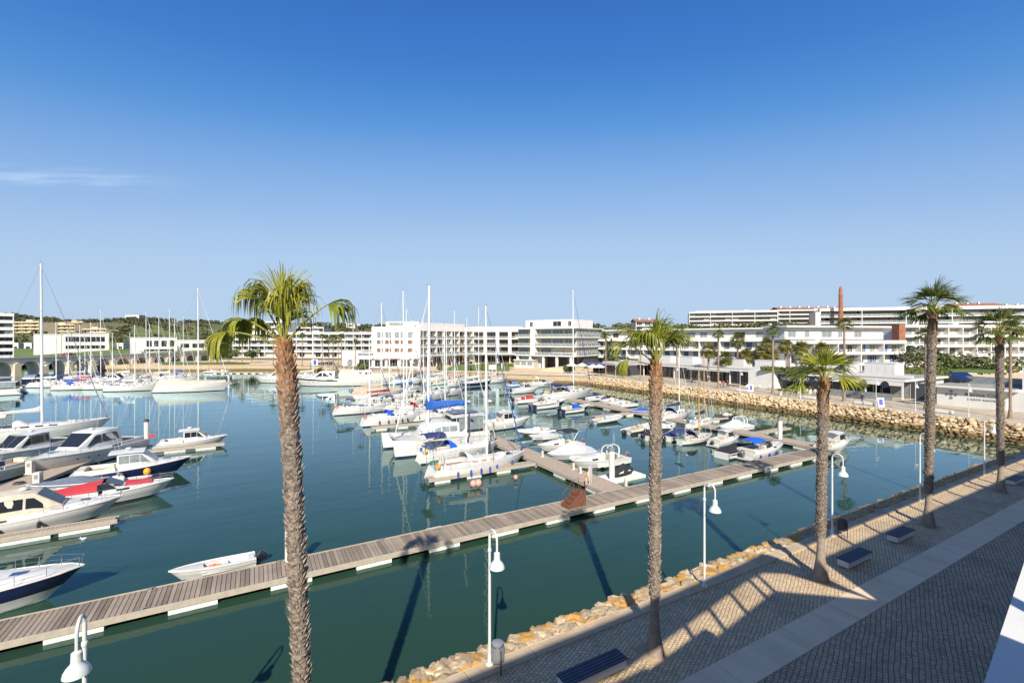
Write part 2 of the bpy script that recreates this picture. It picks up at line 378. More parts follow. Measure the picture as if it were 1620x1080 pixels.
M('beam', (.30,.26,.205), .8, var=.15, scale=2)

# palm: orange fresh leaf bases at the top ageing to grey down the trunk
k = nodes('palm_boots'); v = k.coord('Object'); sx = k.n.nodes.new('ShaderNodeSeparateXYZ'); k.l(v, sx.inputs[0])
t = k.n.nodes.new('ShaderNodeAttribute'); t.attribute_type = 'OBJECT'; t.attribute_name = 'trunk_height'
fr = k.math('SUBTRACT', t.outputs['Fac'], sx.outputs[2])
fr = k.math('ADD', fr, k.math('MULTIPLY', k.noise(v, 1.2, 3), 1.2))
mr = k.n.nodes.new('ShaderNodeMapRange'); k.l(fr, mr.inputs[0]); mr.inputs[1].default_value = .3; mr.inputs[2].default_value = 2.8
old = k.ramp(k.noise(v, 9, 4), [(.3,(.085,.068,.055)),(.7,(.36,.30,.24))])
new = k.ramp(k.noise(v, 7, 4), [(.3,(.17,.065,.024)),(.7,(.52,.26,.09))])
k.l(k.mix(mr.outputs[0], new, old), k.b.inputs['Base Color']); k.b.inputs['Roughness'].default_value = .85
k.l(k.bump(k.noise(v, 22, 4), .5, .02), k.b.inputs['Normal'])
M('palm_base', (.18,.14,.11), .9, col2=(.29,.23,.18), scale=3, bump=.6, bscale=14)
M('palm_far', (.17,.125,.09), .9, col2=(.28,.21,.15), scale=3, bump=.4)
def leaf(name, a, b, tr=.35):
    k = nodes(name); v = k.coord('Object')
    c = k.ramp(k.noise(v, 2.2, 4), [(.3, a), (.7, b)])
    c = k.mix(1, c, k.ramp(k.orand(), [(0,(.72,.80,.8)),(1,(1.25,1.15,1.0))]), 'MULTIPLY')
    k.l(c, k.b.inputs['Base Color']); k.b.inputs['Roughness'].default_value = .45
    tn = k.n.nodes.new('ShaderNodeBsdfTranslucent'); k.l(c, tn.inputs[0]); ms = k.n.nodes.new('ShaderNodeMixShader'); ms.inputs[0].default_value = tr
    k.l(k.b.outputs[0], ms.inputs[1]); k.l(tn.outputs[0], ms.inputs[2]); k.l(ms.outputs[0], k.n.nodes['Material Output'].inputs[0])
leaf('frond', (.15,.18,.012), (.37,.36,.04), .35); leaf('frond_dark', (.06,.095,.015), (.17,.19,.035)); leaf('frond_date', (.06,.075,.012), (.19,.16,.025), .25)
M('petiole', (.20,.19,.04), .5, var=.2, scale=3)
k = nodes('hillside'); v = k.pos()
a = k.ramp(k.noise(v, .012, 6, .65), [(.30,(.040,.045,.02)),(.46,(.085,.085,.035)),(.60,(.11,.145,.03)),(.74,(.20,.15,.08))])
k.l(k.mix(1, a, k.ramp(k.noise(v, .15, 5, .7), [(.3,(.6,.6,.6)),(.7,(1.2,1.2,1.2))]), 'MULTIPLY'), k.b.inputs['Base Color']); k.b.inputs['Roughness'].default_value = .95
# ------------------------------------------------------------------ water, ground, promenades
mb = MB(); mb.add([(-3000,-400,WATER),(3000,-400,WATER),(3000,3500,WATER),(-3000,3500,WATER)], [(0,1,2,3)])
struct(mb.build('harbour_water', 'water'))
SHORE = [(86.3,14.0),(86.3,107.0),W(851,141),W(700,155),W(625,166),W(545,186),W(470,196),W(390,197),W(330,192),W(150,196),W(118,201),W(330,236),W(330,310),W(-600,310),(-400,14.0)]
outer = [(-2500,-300),(2800,-300),(2800,3200),(-2500,3200)]
tri = tessellate_polygon([[Vector((*p,0)) for p in outer], [Vector((*p,0)) for p in SHORE]])
pts = outer + SHORE
mb = MB(); vs = [(x,y,0) for x,y in pts]; fs = []
for t in tri:
    a, b, c = (Vector(vs[i]) for i in t)
    fs.append(tuple(t) if (b-a).cross(c-a).z > 0 else tuple(reversed(t)))
mb.add(vs, fs)
struct(mb.build('ground', 'sand'))
# near promenade: setts, a band of large concrete slabs, darker setts by the buildings
def sheet(name, mat, x0, x1, y0, y1, z=.004):
    return struct(MB().add([(x0,y0,z),(x1,y0,z),(x1,y1,z),(x0,y1,z)], [(0,1,2,3)]).build(name, mat))
PX0, PX1 = -60, 130
sheet('promenade_setts_waterside', 'setts_light', PX0, 86, 10.16, 13.32)
sheet('promenade_setts_inland', 'setts_dark', PX0, PX1, -3, 8.88)
band = struct(MB().add([(PX0,8.88,.002),(PX1,8.88,.002),(PX1,10.16,.002),(PX0,10.16,.002)], [(0,1,2,3)]).build('slab_band', 'concrete_dark'))
sl = MB().bev(0, 3.56, 8.895, 10.145, 0, .012, .008).mesh('slab', 'slab_concrete')
for i in range(24): link('slab', sl, band, loc=(-4.3 + i*3.575, 0, .004))
kb = MB().bev(0, 2.48, 13.32, 13.88, -.5, .06, .015).mesh('kerb_stone', 'kerb_tan')
ke = struct(MB().box(PX0, 86, 13.33, 13.87, -.6, -.05).build('quay_kerb', 'kerb_tan'))
for i in range(36): link('kerb_stone', kb, ke, loc=(-4 + i*2.5, 0, 0))
# far promenade on the right side of the basin
struct(MB().add([(87.2,14,.004),(104.5,14,.004),(104.5,108,.004),(87.2,108,.004)], [(0,1,2,3)]).build('promenade_far', 'setts_far'))
kb = MB().bev(86.2, 87.2, 0, 3.96, -.4, .12, .03).mesh('coping_stone', 'concrete')
kf = struct(MB().box(86.3, 87.1, 14, 108, -.6, .0).build('promenade_coping', 'concrete'))
for i in range(23): link('coping_stone', kb, kf, loc=(0, 14.5 + i*4, 0))
# quay wall round the far shore
mb = MB(); sp = SHORE[1:12]
for (a, b) in zip(sp[:-1], sp[1:]):
    A, B = Vector((*a,0)), Vector((*b,0)); t = (B-A).normalized(); n = Vector((-t.y, t.x, 0))       # n points over the water
    mb.add([A+n*.25+Vector((0,0,-3.2)), B+n*.25+Vector((0,0,-3.2)), B+n*.02+Vector((0,0,.02)), A+n*.02+Vector((0,0,.02))], [(0,1,2,3)])
qw = tag(mb.build('quay_wall', 'quay_stone'), 'tan stone quay wall along the far shore below the hotels', 'wall')
cp = MB()
for (a, b) in zip(sp[:6], sp[1:7]):
    A, B = Vector((*a,0)), Vector((*b,0)); t = (B-A).normalized(); n = Vector((-t.y, t.x, 0)); q = [A+n*.3, B+n*.3, B-n*.5, A-n*.5]
    cp.loft([[p+Vector((0,0,.02)) for p in q], [p+Vector((0,0,.28)) for p in q]])
cp.build('coping', 'concrete', qw)

# ------------------------------------------------------------------ rock revetments
def rock_mesh(i, mat):
    r = random.Random(100+i); import bmesh
    bm = bmesh.new()
    for _ in range(22):
        v = Vector((r.gauss(0,1), r.gauss(0,1), r.gauss(0,1))).normalized()
        v = Vector((v.x*r.uniform(.85,1.1), v.y*r.uniform(.7,1.0), v.z*r.uniform(.5,.8))) * .56
        bm.verts.new(v)
    bmesh.ops.convex_hull(bm, input=bm.verts)
    for v in [v for v in bm.verts if not v.link_faces]: bm.verts.remove(v)
    me = bpy.data.meshes.new('rock'); bm.to_mesh(me); bm.free(); me.materials.append(MAT[mat]); return me
def revetment(name, label, mat, place, n_u, n_r, size, near):
    root = thing(name, label, 'rock wall'); ms = [rock_mesh(i, mat) for i in range(12)]
    spots = []
    for i in range(n_u):
        for j in range(n_r):
            p = place(i + (j % 2)*.5 + rnd(-.22,.22), j + rnd(-.18,.18)); spots.append((p, size*rnd(.78,1.38)*(1.25 if RNG.random() < .1 else 1)))
    spots.sort(key=lambda q: near(q[0]))
    rest = MB()
    for i, (p, s) in enumerate(spots):
        rot = (rnd(-.3,.3), rnd(-.3,.3), rnd(0,6.28)); me = ms[RNG.randrange(12)]; sc = (s*rnd(.9,1.25), s*rnd(.8,1.15), s*rnd(.55,.8) if mat == 'rock_near' else s*rnd(.8,1.1))
        if i < 300: link('rock', me, root, loc=p, rot=rot, scale=sc)
        else:
            mtx = Matrix.LocRotScale(Vector(p), __import__('mathutils').Euler(rot), Vector(sc))
            rest.add([mtx @ v.co for v in me.vertices], [tuple(f.vertices) for f in me.polygons])
    stuff(rest.build('rock_bank', mat, root))
    return root
nr = revetment('rock_revetment', 'lichen covered rock bank below the near promenade kerb', 'rock_near',
    lambda i, j: (-1 + i*.37, 13.98 + min(j,4)*.22 + max(0,j-4)*.12, -.15 - min(j,4)*.02 - max(0,j-4)*.34 + rnd(-.05,.05)), 172, 10, .50, lambda p: abs(p[0]-15) + max(0,-.3-p[2])*20)
MB().add([(-300,13.85,-.16),(86,13.85,-.16),(86,14.85,-.24),(-300,14.85,-.24),(86,15.7,-2.9),(-300,15.7,-2.9)], [(0,1,2,3),(3,2,4,5)]).build('core', 'rock_near', nr)
fr = revetment('rock_revetment', 'pale tan rock bank below the shop promenade on the right', 'rock_far',
    lambda i, j: (86.05 - j*.36, 15 + i*.62, -.12 - j*.36 + rnd(-.08,.08)), 148, 7, .74, lambda p: p[1])
MB().add([(86.25,14,-.2),(86.25,107.3,-.2),(83.3,107.3,-3.2),(83.3,14,-3.2)], [(0,1,2,3)]).build('core', 'rock_far', fr)

# ------------------------------------------------------------------ hills and far vegetation
PROF = [(-400,492),(0,496),(60,502),(120,507),(180,504),(230,502),(270,506),(330,508),(420,512),(520,512),(600,514),(720,516),(860,516),(930,512),(1000,513),(1060,516),(1120,518),(1200,512),(1300,505),(1450,498),(1620,494),(2000,490)]
def prof(px):
    for (a, ya), (b, yb) in zip(PROF[:-1], PROF[1:]):
        if a <= px <= b: return ya + (yb-ya)*(px-a)/(b-a)
    return PROF[0][1] if px < PROF[0][0] else PROF[-1][1]
def ridge(px): return 620 if px < 560 else 620 - min(1, (px-560)/300)*180
def hill_z(px, d):
    D = ridge(px); zr = (HZ - prof(px))*D/F + EYE - 4; t = (d - 250)/(D - 250)
    if t <= 0: return -.4
    s = min(1, t); s = s*s*(3-2*s); n = noise.noise(Vector((px*.02, d*.012, 3)))*3.0*min(1, t*2)
    return max(-.4, zr*s - max(0, t-1.15)*30 + n*(1 if t < 1 else .4))
mb = MB(); cols = 120; rows = 34; ang = [-62 + 124*i/cols for i in range(cols+1)]
for j in range(rows+1):
    for i in range(cols+1):
        px = 810 + F*math.tan(R(ang[i])); px_ = max(-400, min(2000, px)); d = 245 + (j/rows)**1.5*1000
        dd = d if abs(ang[i]) < 58 else d
        u, v = W(px, dd); mb.v.append((u, v, hill_z(px_, d)))
for j in range(rows):
    for i in range(cols):
        a = j*(cols+1)+i; mb.f.append((a, a+1, a+cols+2, a+cols+1)); mb.m.append(0)
struct(mb.build('hill', 'hillside', smooth=True))
def clump(mb, c, rx, rz, n, q, r=RNG, mi=0):                  # a cloud of leaf-sized faces in an ellipsoid
    for _ in range(n):
        d = Vector((r.gauss(0,1), r.gauss(0,1), r.gauss(0,1))).normalized(); k = r.uniform(.45,1)**.5
        p = Vector((c[0]+d.x*rx*k, c[1]+d.y*rx*k, c[2]+d.z*rz*k))
        t = Vector((r.gauss(0,1), r.gauss(0,1), r.gauss(0,1))).normalized(); b = t.cross(d + Vector((.1,.2,.3))).normalized(); s = q*r.uniform(.6,1.4)
        mb.add([p-t*s-b*s*.5, p+t*s*.2-b*s, p+t*s+b*s*.4, p-t*s*.3+b*s], [(0,1,2,3)], mi)
wood = MB()
for _ in range(1500):
    px = rnd(-60, 640) if RNG.random() < .62 else rnd(880, 1640); D = ridge(px); d = 262 + (D-245)*RNG.random()**.8
    if RNG.random() < .25: d = D*rnd(.93,1.02)
    if noise.noise(Vector((px*.012, d*.02, 1))) < -.22 and d < D*.9: continue
    u, v = W(px, d); z = hill_z(px, d); s = rnd(1.6,3.6)
    clump(wood, (u, v, z+s*.7), s*1.15, s*.85, 30, s*.30)
stuff(tag(wood.build('hill_scrub', 'leaf_scrub'), 'dark green scrub and trees covering the distant hills', 'wood'))
# ------------------------------------------------------------------ pontoons
DECK = -1.68
PL = .215
def pontoon(name, label, P0, ang, length, width, planks=True, floats=6.0, fl_len=1.7, max_parts=0, group=None, piles=()):
    """a floating walkway; local x runs along it from P0, local y across"""
    root = thing(name, label, 'pontoon', (P0[0], P0[1], DECK), ang, group)
    n = int(length/PL)
    pm = MB().bev(.012, PL-.012, .09, width-.09, -.05, 0, .008).mesh('plank', 'plank')
    rest = MB()
    for i in range(n):
        if i < max_parts: link('plank', pm, root, loc=(i*PL, 0, rnd(-.004,.004)))
        else: rest.bev(i*PL+.008, (i+1)*PL-.008, .09, width-.09, -.05, 0, .008)
    if rest.v: stuff(rest.build('plank_run', 'plank_row' if not max_parts else 'plank', root))
    for y0, y1 in ((0,.085),(width-.085,width)): MB().bev(0, length, y0, y1, -.26, .035, .012).build('edge_beam', 'beam', root)
    MB().box(0, length, .1, width-.1, -.16, -.06).build('joist_frame', 'metal_dark', root)
    fm = MB().bev(0, fl_len, .06, width-.06, -.85, -.27, .03).mesh('float', 'float_white')
    x = .6
    while x + fl_len < length: link('float', fm, root, loc=(x, 0, 0)); x += floats
    return root
main_dock = pontoon('main_pontoon', 'long grey plank pontoon running across the foreground water', (-13.0,27.0), 0, 71.2, 2.3, floats=4.35, fl_len=2.0, max_parts=300)
cl_ = MB().box(-.16,.16,-.02,.02,.07,.10).box(-.05,.05,-.025,.025,0,.075).mesh('cleat', 'metal_grey')
for i in range(12):
    for y_ in (.14, 2.16): link('cleat', cl_, main_dock, loc=(2.5 + i*5.8, y_, .0))
for i in (5, 9): link('float_tab', MB().bev(0,1.1,2.3,2.75,-.36,-.12,.02).mesh('float_tab','float_white'), main_dock, loc=(22.5+i*1.1-5, 0, 0))
pontoon('mooring_pontoon', 'plank pontoon with boats on both sides leaving the long pontoon beside the rusty steps', (27.6,29.35), R(90), 78, 2.4, floats=5, fl_len=1.8, group='mooring pontoons')
pontoon('mooring_pontoon', 'plank pontoon at the right end of the long pontoon with small boats', (59.6,29.35), R(90), 50, 2.4, floats=5, fl_len=1.8, group='mooring pontoons')
C0 = G(-30, 800, DECK); C1 = G(232, 693, DECK); angC = atan2(C1[1]-C0[1], C1[0]-C0[0]); lenC = sqrt((C1[0]-C0[0])**2+(C1[1]-C0[1])**2)
pontoon('mooring_pontoon', 'plank pontoon at left with motor boats and the big grey-white yacht', (C0[0], C0[1]), angC, lenC, 2.6, floats=5, fl_len=1.8, group='mooring pontoons')
FINGERS = [((13.6,39.6),0,11.4,.95,'narrow finger with pink buoys beside the white sailboat with blue fenders'),
           ((14.5,67.0),0,10.7,.9,'narrow finger beside the sailboat with two blue canvas covers'),
           ((60.0-11.5,58.5),0,8.8,.8,'narrow finger beside the grey inflatable left of the second palm'),
           ((60.0-10,69.5),0,7.4,.8,'narrow finger below the navy open boat with a blue console cover'),
           ((59.7,37.5),0,7.5,.8,'short finger with a white pile right of the blue canopy boat'),
           ((59.7,47.5),0,7.5,.8,'narrow finger under the sailboat with the navy boom cover')]
for P, a, l, w, lab in FINGERS: pontoon('finger_pontoon', lab, P, a, l, w, floats=3.2, fl_len=1.5, group='finger pontoons')
fx, fy = G(0, 856, -1.75)
pontoon('finger_pontoon', 'finger with white floats in front of the cream canopy cruiser at left', (fx-4, fy), R(4), 9.6, .9, floats=3.0, fl_len=2.6, group='finger pontoons')
fx, fy = G(214, 716, -1.75)
pontoon('finger_pontoon', 'finger below the small white cabin boat at the left pontoon end', (fx-1, fy), R(1), 9.5, .8, floats=3, fl_len=2.0, group='finger pontoons')
E0 = G(40, 612, DECK)
pontoon('mooring_pontoon', 'far pontoon among the moored sailboats in front of the arched bridge', (W(45,128)), -TH+R(4), 55, 2.2, floats=5, fl_len=1.8, group='mooring pontoons')
pontoon('mooring_pontoon', 'far pontoon under the quay wall below the hotels', (W(470,150)), -TH+R(-3), 62, 2.0, floats=5, fl_len=1.8, group='mooring pontoons')
pontoon('mooring_pontoon', 'low dark pontoon along the far left shore right of the arched bridge', (W(335,176)), -TH+R(0), 22, 2.0, floats=3, fl_len=1.2, group='mooring pontoons')
# piles
PILES = [(968,757,1.9,'white steel pile with a grey cap behind the jet ski raft'), (1234,697,1.9,'white steel pile beside the blue canopy boat'), (232,701,2.0,'white steel pile with a black top at the end of the left pontoon'),
         (459,895,1.4,'white mooring pile hidden partly by the nearest palm trunk'), (362,612,2.6,'white pile off the bow of the grey covered sailboat'), (623,612,2.4,'pile beside the beige covered motor yacht'), (691,612,2.4,'pile beside the white sailing yachts below the hotel lawn')]
for px, py, h, lab in PILES:
    u, v = G(px, py, WATER+.3); p = thing('mooring_pile', lab, 'pile', (u, v, WATER), 0, 'mooring piles'); r = .27 if py > 680 else .22
    MB().lathe([(r,-3),(r,h+.9),(r*.98,h+1.0)], 14).build('post', 'float_white', p, True)
    MB().lathe([(r*1.05,h+.98),(r*1.05,h+1.22),(r*.4,h+1.34),(.01,h+1.36)], 14).build('cap', 'metal_grey' if px != 232 else 'metal_dark', p, True)
# service pedestals and cleats on pontoons
PEDS = [(876,703,'first white service pedestal up the steps pontoon'), (858,722,'white service pedestal by the bow of the sailboat with blue fenders'), (907,742,'low white post by the bow of the cuddy boat'), (918,748,'second low white post by the cuddy boat'),
        (990,768,'small white post where the two pontoons join'), (48,749,'tall white service pedestal below the bow of the big grey-white yacht'), (60,769,'short white service pedestal beside the blue-grey covered boat')]
for px, py, lab in PEDS:
    u, v = G(px, py, DECK); h = 1.25 if px < 100 else .62; b = .24 if px < 100 else .10
    p = thing('service_pedestal', lab, 'pedestal', (u, v, DECK), -TH*.5, 'service pedestals')
    MB().bev(-b,b,-b,b,0,h,.04).build('body', 'gel_cream', p); MB().bev(-b*1.3,b*1.3,-b*1.3,b*1.3,-.0,.05,.01).build('foot', 'float_white', p)
    if h > 1: MB().box(-b*.6,b*.6,-b-.012,-b-.002,h*.55,h*.85).build('socket_panel', 'metal_grey', p)
# rusty steps on the long pontoon
u, v = G(911, 803, DECK); st = thing('rusty_steps', 'rusty brown steel steps with handrail standing on the long pontoon', 'steps', (u-.1, v+.45, DECK), R(3)); st.scale = (.82,.82,.9)
for i in range(4):
    MB().box(-.75+i*.36,-.75+(i+1)*.36+.02,-.5,.5,.22+i*.3,.26+i*.3).build('tread', 'rust', st)
    MB().box(-.75+i*.36-.004,-.75+i*.36+.02,-.5,.5,i*.3,.235+i*.3).build('riser', 'rust', st)
MB().box(.71,1.35,-.5,.5,1.16,1.2).build('landing', 'rust', st)
for y in (-.53,.5): MB().prism([(-.78,0),(1.35,0),(1.35,1.2),(.66,1.2),(-.78,.2)], y, y+.03).build('side_plate', 'rust', st)
MB().box(1.335,1.365,-.5,.5,0,1.2).build('back_plate', 'rust', st)
MB().tube([(.7,.48,1.15),(.7,.48,2.0),(1.3,.48,2.1),(1.3,.48,1.15)], .028).build('handrail', 'rust', st)
MB().tube([(.7,-.48,1.15),(.7,-.48,1.95),(1.3,-.48,2.05),(1.3,-.48,1.15)], .028).build('handrail', 'rust', st)
MB().tube([(-.7,.48,.2),(-.7,.48,1.0),(.7,.48,2.0)], .025).build('handrail', 'rust', st)
# life ring station
u, v = G(934, 764, DECK); lr = thing('life_ring_stand', 'white board with orange life ring and pink extinguisher cover on the pontoon', 'life ring', (u, v, DECK), R(-60))
MB().box(-.04,.04,-.35,.35,.25,1.55).build('board', 'gel_white', lr); MB().tube([(0,-.2,0),(0,-.2,.4)], .04).build('post','gel_white',lr); MB().tube([(0,.2,0),(0,.2,.4)], .04).build('post','gel_white',lr)
MB().torus((-.12,0,.75), .33, .085, 'x', 18, 8).build('ring', 'buoy_orange', lr, True)
for a in range(4): MB().torus((-.12,.33*cos(a*pi/2+.6),.75+.33*sin(a*pi/2+.6)), .075, .025, 'y', 8, 5).build('band', 'cv_yellow', lr)
MB().lathe([(.11,0),(.13,.1),(.13,.55),(.06,.68),(.01,.7)], 10, (-.15,-.62,0)).build('extinguisher_cover', 'buoy_pink', lr, True)
# buoys on the finger
for px, py, r, lab in ((748,766,.30,'left one of the two big pink buoys on the finger'), (756,765,.32,'right one of the two big pink buoys on the finger'), (815,756,.2,'small pink buoy hanging on the finger edge')):
    u, v = G(px, py, WATER+.3); b = thing('mooring_buoy', lab, 'buoy', (u, v-.1, WATER+.42), 0, 'pink buoys')
    MB().ball((0,0,0), r, r, r*1.08, 14, 10).build('ball', 'buoy_pink', b, True); MB().lathe([(.05,r),(.05,r+.1),(.02,r+.12)], 8).build('eye', 'fender_blue', b)
# coiled lines and hoses on the boards
for px, py, s, mt, lab in ((30,765,.4,'wire_dark','black hose coil on the left pontoon'),(828,708,.3,'wire_dark','dark rope coil on the steps pontoon'),(845,695,.25,'rope','pale rope coil on the steps pontoon')):
    u, v = G(px, py, DECK); h = MB()
    for i in range(3): h.torus((0,0,.03+i*.045), s-.04*i, .028, 'z', 16, 5)
    tag(h.build('rope_coil', mt, None, True, loc=(u,v,DECK+.02)), lab, 'rope coil')
# ------------------------------------------------------------------ boats
def lerp(a, b, t): return a + (b-a)*t
class Hull:
    def __init__(s, L, B, fs, fb, kind='motor', draft=.45, rake=None):
        s.L, s.B, s.fs, s.fb, s.kind, s.draft = L, B, fs, fb, kind, draft
        s.rake = rake if rake is not None else (.11*L if kind == 'sail' else .15*L)
        s.tr = .05*L if kind == 'sail' else 0
    def b(s, t):
        if s.kind == 'double':
            return s.B/2*max(.02, sin(pi*(.08+.92*t)) ** .6 if t < .5 else sin(pi*(.08+.92*t))**.7 if t < .999 else .02)
        ws, mxp, p = ((.70,.42,.80) if s.kind == 'sail' else (.90,.38,.62))
        if t < mxp: return s.B/2*lerp(ws, 1, sin(t/mxp*pi/2))
        return s.B/2*max(.012, cos((t-mxp)/(1-mxp)*pi/2)**p)
    def z(s, t):
        if s.kind == 'double': return lerp(s.fs, s.fb, t) - .28*sin(pi*t)
        sag = .10 if s.kind == 'sail' else .0
        return lerp(s.fs, s.fb, t**1.5) - sag*sin(pi*t)
    def x(s, t): return -s.L/2 + s.L*t
    def edge(s, t, inset=0, dz=0):
        return (s.x(t), max(0, s.b(t)-inset), s.z(t)+dz)
    def ring(s, t):
        b, z = s.b(t), s.z(t); fl = (.86 if s.kind == 'sail' else .80)*(1-.35*t**3); bw = b*fl
        X = s.x(t); xw = X - s.rake*t**2.5 + s.tr*(-(1-t)**6)*(-1)*0; out = []
        aft = s.tr*(1-t)**8
        for h, w in ((z,b),(z*.78,b*.995),(z*.45,lerp(bw,b,.62)),(.15,bw*1.02),(.05,bw)):
            out.append((lerp(xw, X, h/z) + aft*(h/z), w, h))
        dr = s.draft*(1-t**4)
        out += [(xw-.04*s.L*t**3, bw*.72, -dr*.5), (xw-.06*s.L*t**3, 0.001, -dr)]
        return out
    def build(s, root, top='gel_white', stripe='gel_navy', bottom='antifoul', band=None, n=15, wide=False):
        ts = [i/(n-1) for i in range(n)]; ts = [t if t < .6 else 1-(1-t)**1.25*(.4**(-.25)) for t in ts]; ts[-1] = 1
        rings = []
        for t in ts:
            h = s.ring(t); rings.append(h + [(p[0], -p[1], p[2]) for p in reversed(h[:-1])])
        m = len(rings[0]); mb = MB(); mb.v = [p for r in rings for p in r]
        mi = {0: 3 if band else 0, 1: 3 if band and wide else 0, 2: 0, 3: 1, 4: 2, 5: 2}
        for i in range(n-1):
            for j in range(m-1):
                a = i*m+j; jj = j if j < 6 else m-2-j
                mb.f.append((a, a+1, a+m+1, a+m)); mb.m.append(mi[jj])
        mb.f.append(tuple(range(m))); mb.m.append(0)
        mats = [top, stripe, bottom] + ([band] if band else [])
        return mb.build('hull', mats, root, True)
    def deck(s, root, mat='deck_white', t0=0, t1=1, dz=-.02, n=13, name='deck'):
        mb = MB(); vs = []
        for i in range(n):
            t = lerp(t0, t1, i/(n-1)); e = s.edge(t, .01, dz); x = e[0] + s.tr*(1-t)**8
            vs += [(x, -e[1], e[2]), (x, -e[1]*.5, e[2]+.035), (x, 0, e[2]+.05), (x, e[1]*.5, e[2]+.035), (x, e[1], e[2])]
        fs = [(i*5+j, (i+1)*5+j, (i+1)*5+j+1, i*5+j+1) for i in range(n-1) for j in range(4)]
        return mb.add(vs, fs).build(name, mat, root, True)
    def rim(s, root, mat='gel_white', r=.035, name='rub_rail', t1=1.0, dz=0.0):
        pts = [(s.x(t)+s.tr*(1-t)**8, s.b(t)+.005, s.z(t)+dz) for t in [i/14*t1 for i in range(15)]]
        mb = MB().tube(pts + ([(p[0], -p[1], p[2]) for p in reversed(pts)] if t1 == 1 else []), r, 5)
        if t1 < 1: mb.tube([(p[0], -p[1], p[2]) for p in pts], r, 5)
        return mb.build(name, mat, root)
    def rail(s, root, t0, t1, h=.55, n=5, mat='steel', r=.014, mid=True, join=True, off=0):
        mb = MB(); ts = [lerp(t0, t1, i/(n-1)) for i in range(n)]; P = [s.edge(t, .07) for t in ts]
        top = [(p[0]+(.10*h if t > .95 else 0), p[1]+.03, p[2]+h) for p, t in zip(P, ts)]
        for sg in (1, -1):
            if not join: mb = MB()
            for p, q in zip(P, top): mb.tube([(p[0], sg*p[1], p[2]), (q[0], sg*q[1], q[2])], r, 4)
            mb.tube([(q[0], sg*q[1], q[2]) for q in top], r, 4)
            if mid: mb.tube([((p[0]+q[0])/2, sg*(p[1]+q[1])/2, (p[2]+q[2])/2) for p, q in zip(P, top)], r*.6, 4)
            if not join: last = mb.build('guard_rail', mat, root)
        if join:
            q = top[-1]; mb.tube([(q[0], q[1], q[2]), (q[0]+.12, 0, q[2]+.03), (q[0], -q[1], q[2])], r, 4)
            return mb.build('guard_rail', mat, root)
        if off:
            for c in list(root.children)[-2:]: c.location = (0, off, 0)
        return last
    def fenders(s, root, ts, mat, side=1, sz=.28):
        for t in ts:
            e = s.edge(t); mb = MB().lathe([(.02,-sz),(.10,-sz*.85),(.11,0),(.10,sz*.85),(.03,sz),(.02,sz+.1)], 8, (e[0], side*(e[1]+.06), e[2]*.5))
            f = mb.build('fender', mat, root, True); MB().tube([(e[0], side*(e[1]+.05), e[2]*.5+sz), (e[0], side*e[1], e[2]+.05)], .01, 4).build('line', 'rope', f)

class Cabin:
    """lofted coachroof or deckhouse; stations are (x, half width at base, half width at top, z base, z top)"""
    def __init__(s, st): s.st = st
    def at(s, x):
        for a, b in zip(s.st[:-1], s.st[1:]):
            if a[0] <= x <= b[0]:
                t = (x-a[0])/max(1e-6, b[0]-a[0]); return tuple(lerp(p, q, t) for p, q in zip(a, b))
        return s.st[-1] if x > s.st[-1][0] else s.st[0]
    def build(s, root, mat='gel_white', name='cabin'):
        rings = []
        for x, wb, wt, zb, zt in s.st:
            h = max(.02, zt-zb); rd = min(.09, h*.4)
            half = [(x, wb, zb), (x, lerp(wb, wt, .8), zb+h*.8), (x, wt-rd*.2, zt-rd*.35), (x, wt-rd, zt), (x, wt*.4, zt+.035)]
            rings.append(half + [(p[0], -p[1], p[2]) for p in reversed(half)])
        return MB().loft(rings).build(name, mat, root, True)
    def side(s, root, x0, x1, f0=.3, f1=.75, mat='glass_dark', slant=0, slant0=0, name='window', both=True, sides=(1,-1), n=8):
        for sg in sides:
            rg = []
            for off in (-.01, .028):
                ring = []
                for f, a, b in ((f0, x0, x1), (f1, x0+slant0, x1-slant)):
                    row = []
                    for i in range(n+1):
                        x = lerp(a, b, i/n); q = s.at(x); w = lerp(q[1], q[2], f)+off; row.append((x, sg*w, lerp(q[3], q[4], f)))
                    ring += row if f == f0 else row[::-1]
                rg.append(ring)
            MB().loft(rg).build(name, mat, root)
    def screen(s, root, i=-2, mat='glass_dark', k=.9, e0=.08, e1=.92, name='windscreen', panes=1):
        a, b = s.st[i], s.st[i+1] if i != -1 else s.st[-1]
        for p in range(panes):
            y0, y1 = -1 + 2*p/panes + (.03 if p else 0), -1 + 2*(p+1)/panes - (.03 if p < panes-1 else 0); rg = []
            for off in (.03, .06):
                ring = []
                for e, yy in ((e0,(y0,y1)),(e1,(y1,y0))):
                    x = lerp(a[0], b[0], e); w = lerp(a[2], b[2], e)*k; z = lerp(a[4], b[4], e)
                    nx = (a[4]-b[4]); nz = (b[0]-a[0]); l = sqrt(nx*nx+nz*nz)
                    for y in yy: ring.append((x+nx/l*off, w*y, z+nz/l*off))
                rg.append(ring)
            MB().loft(rg).build(name, mat, root)

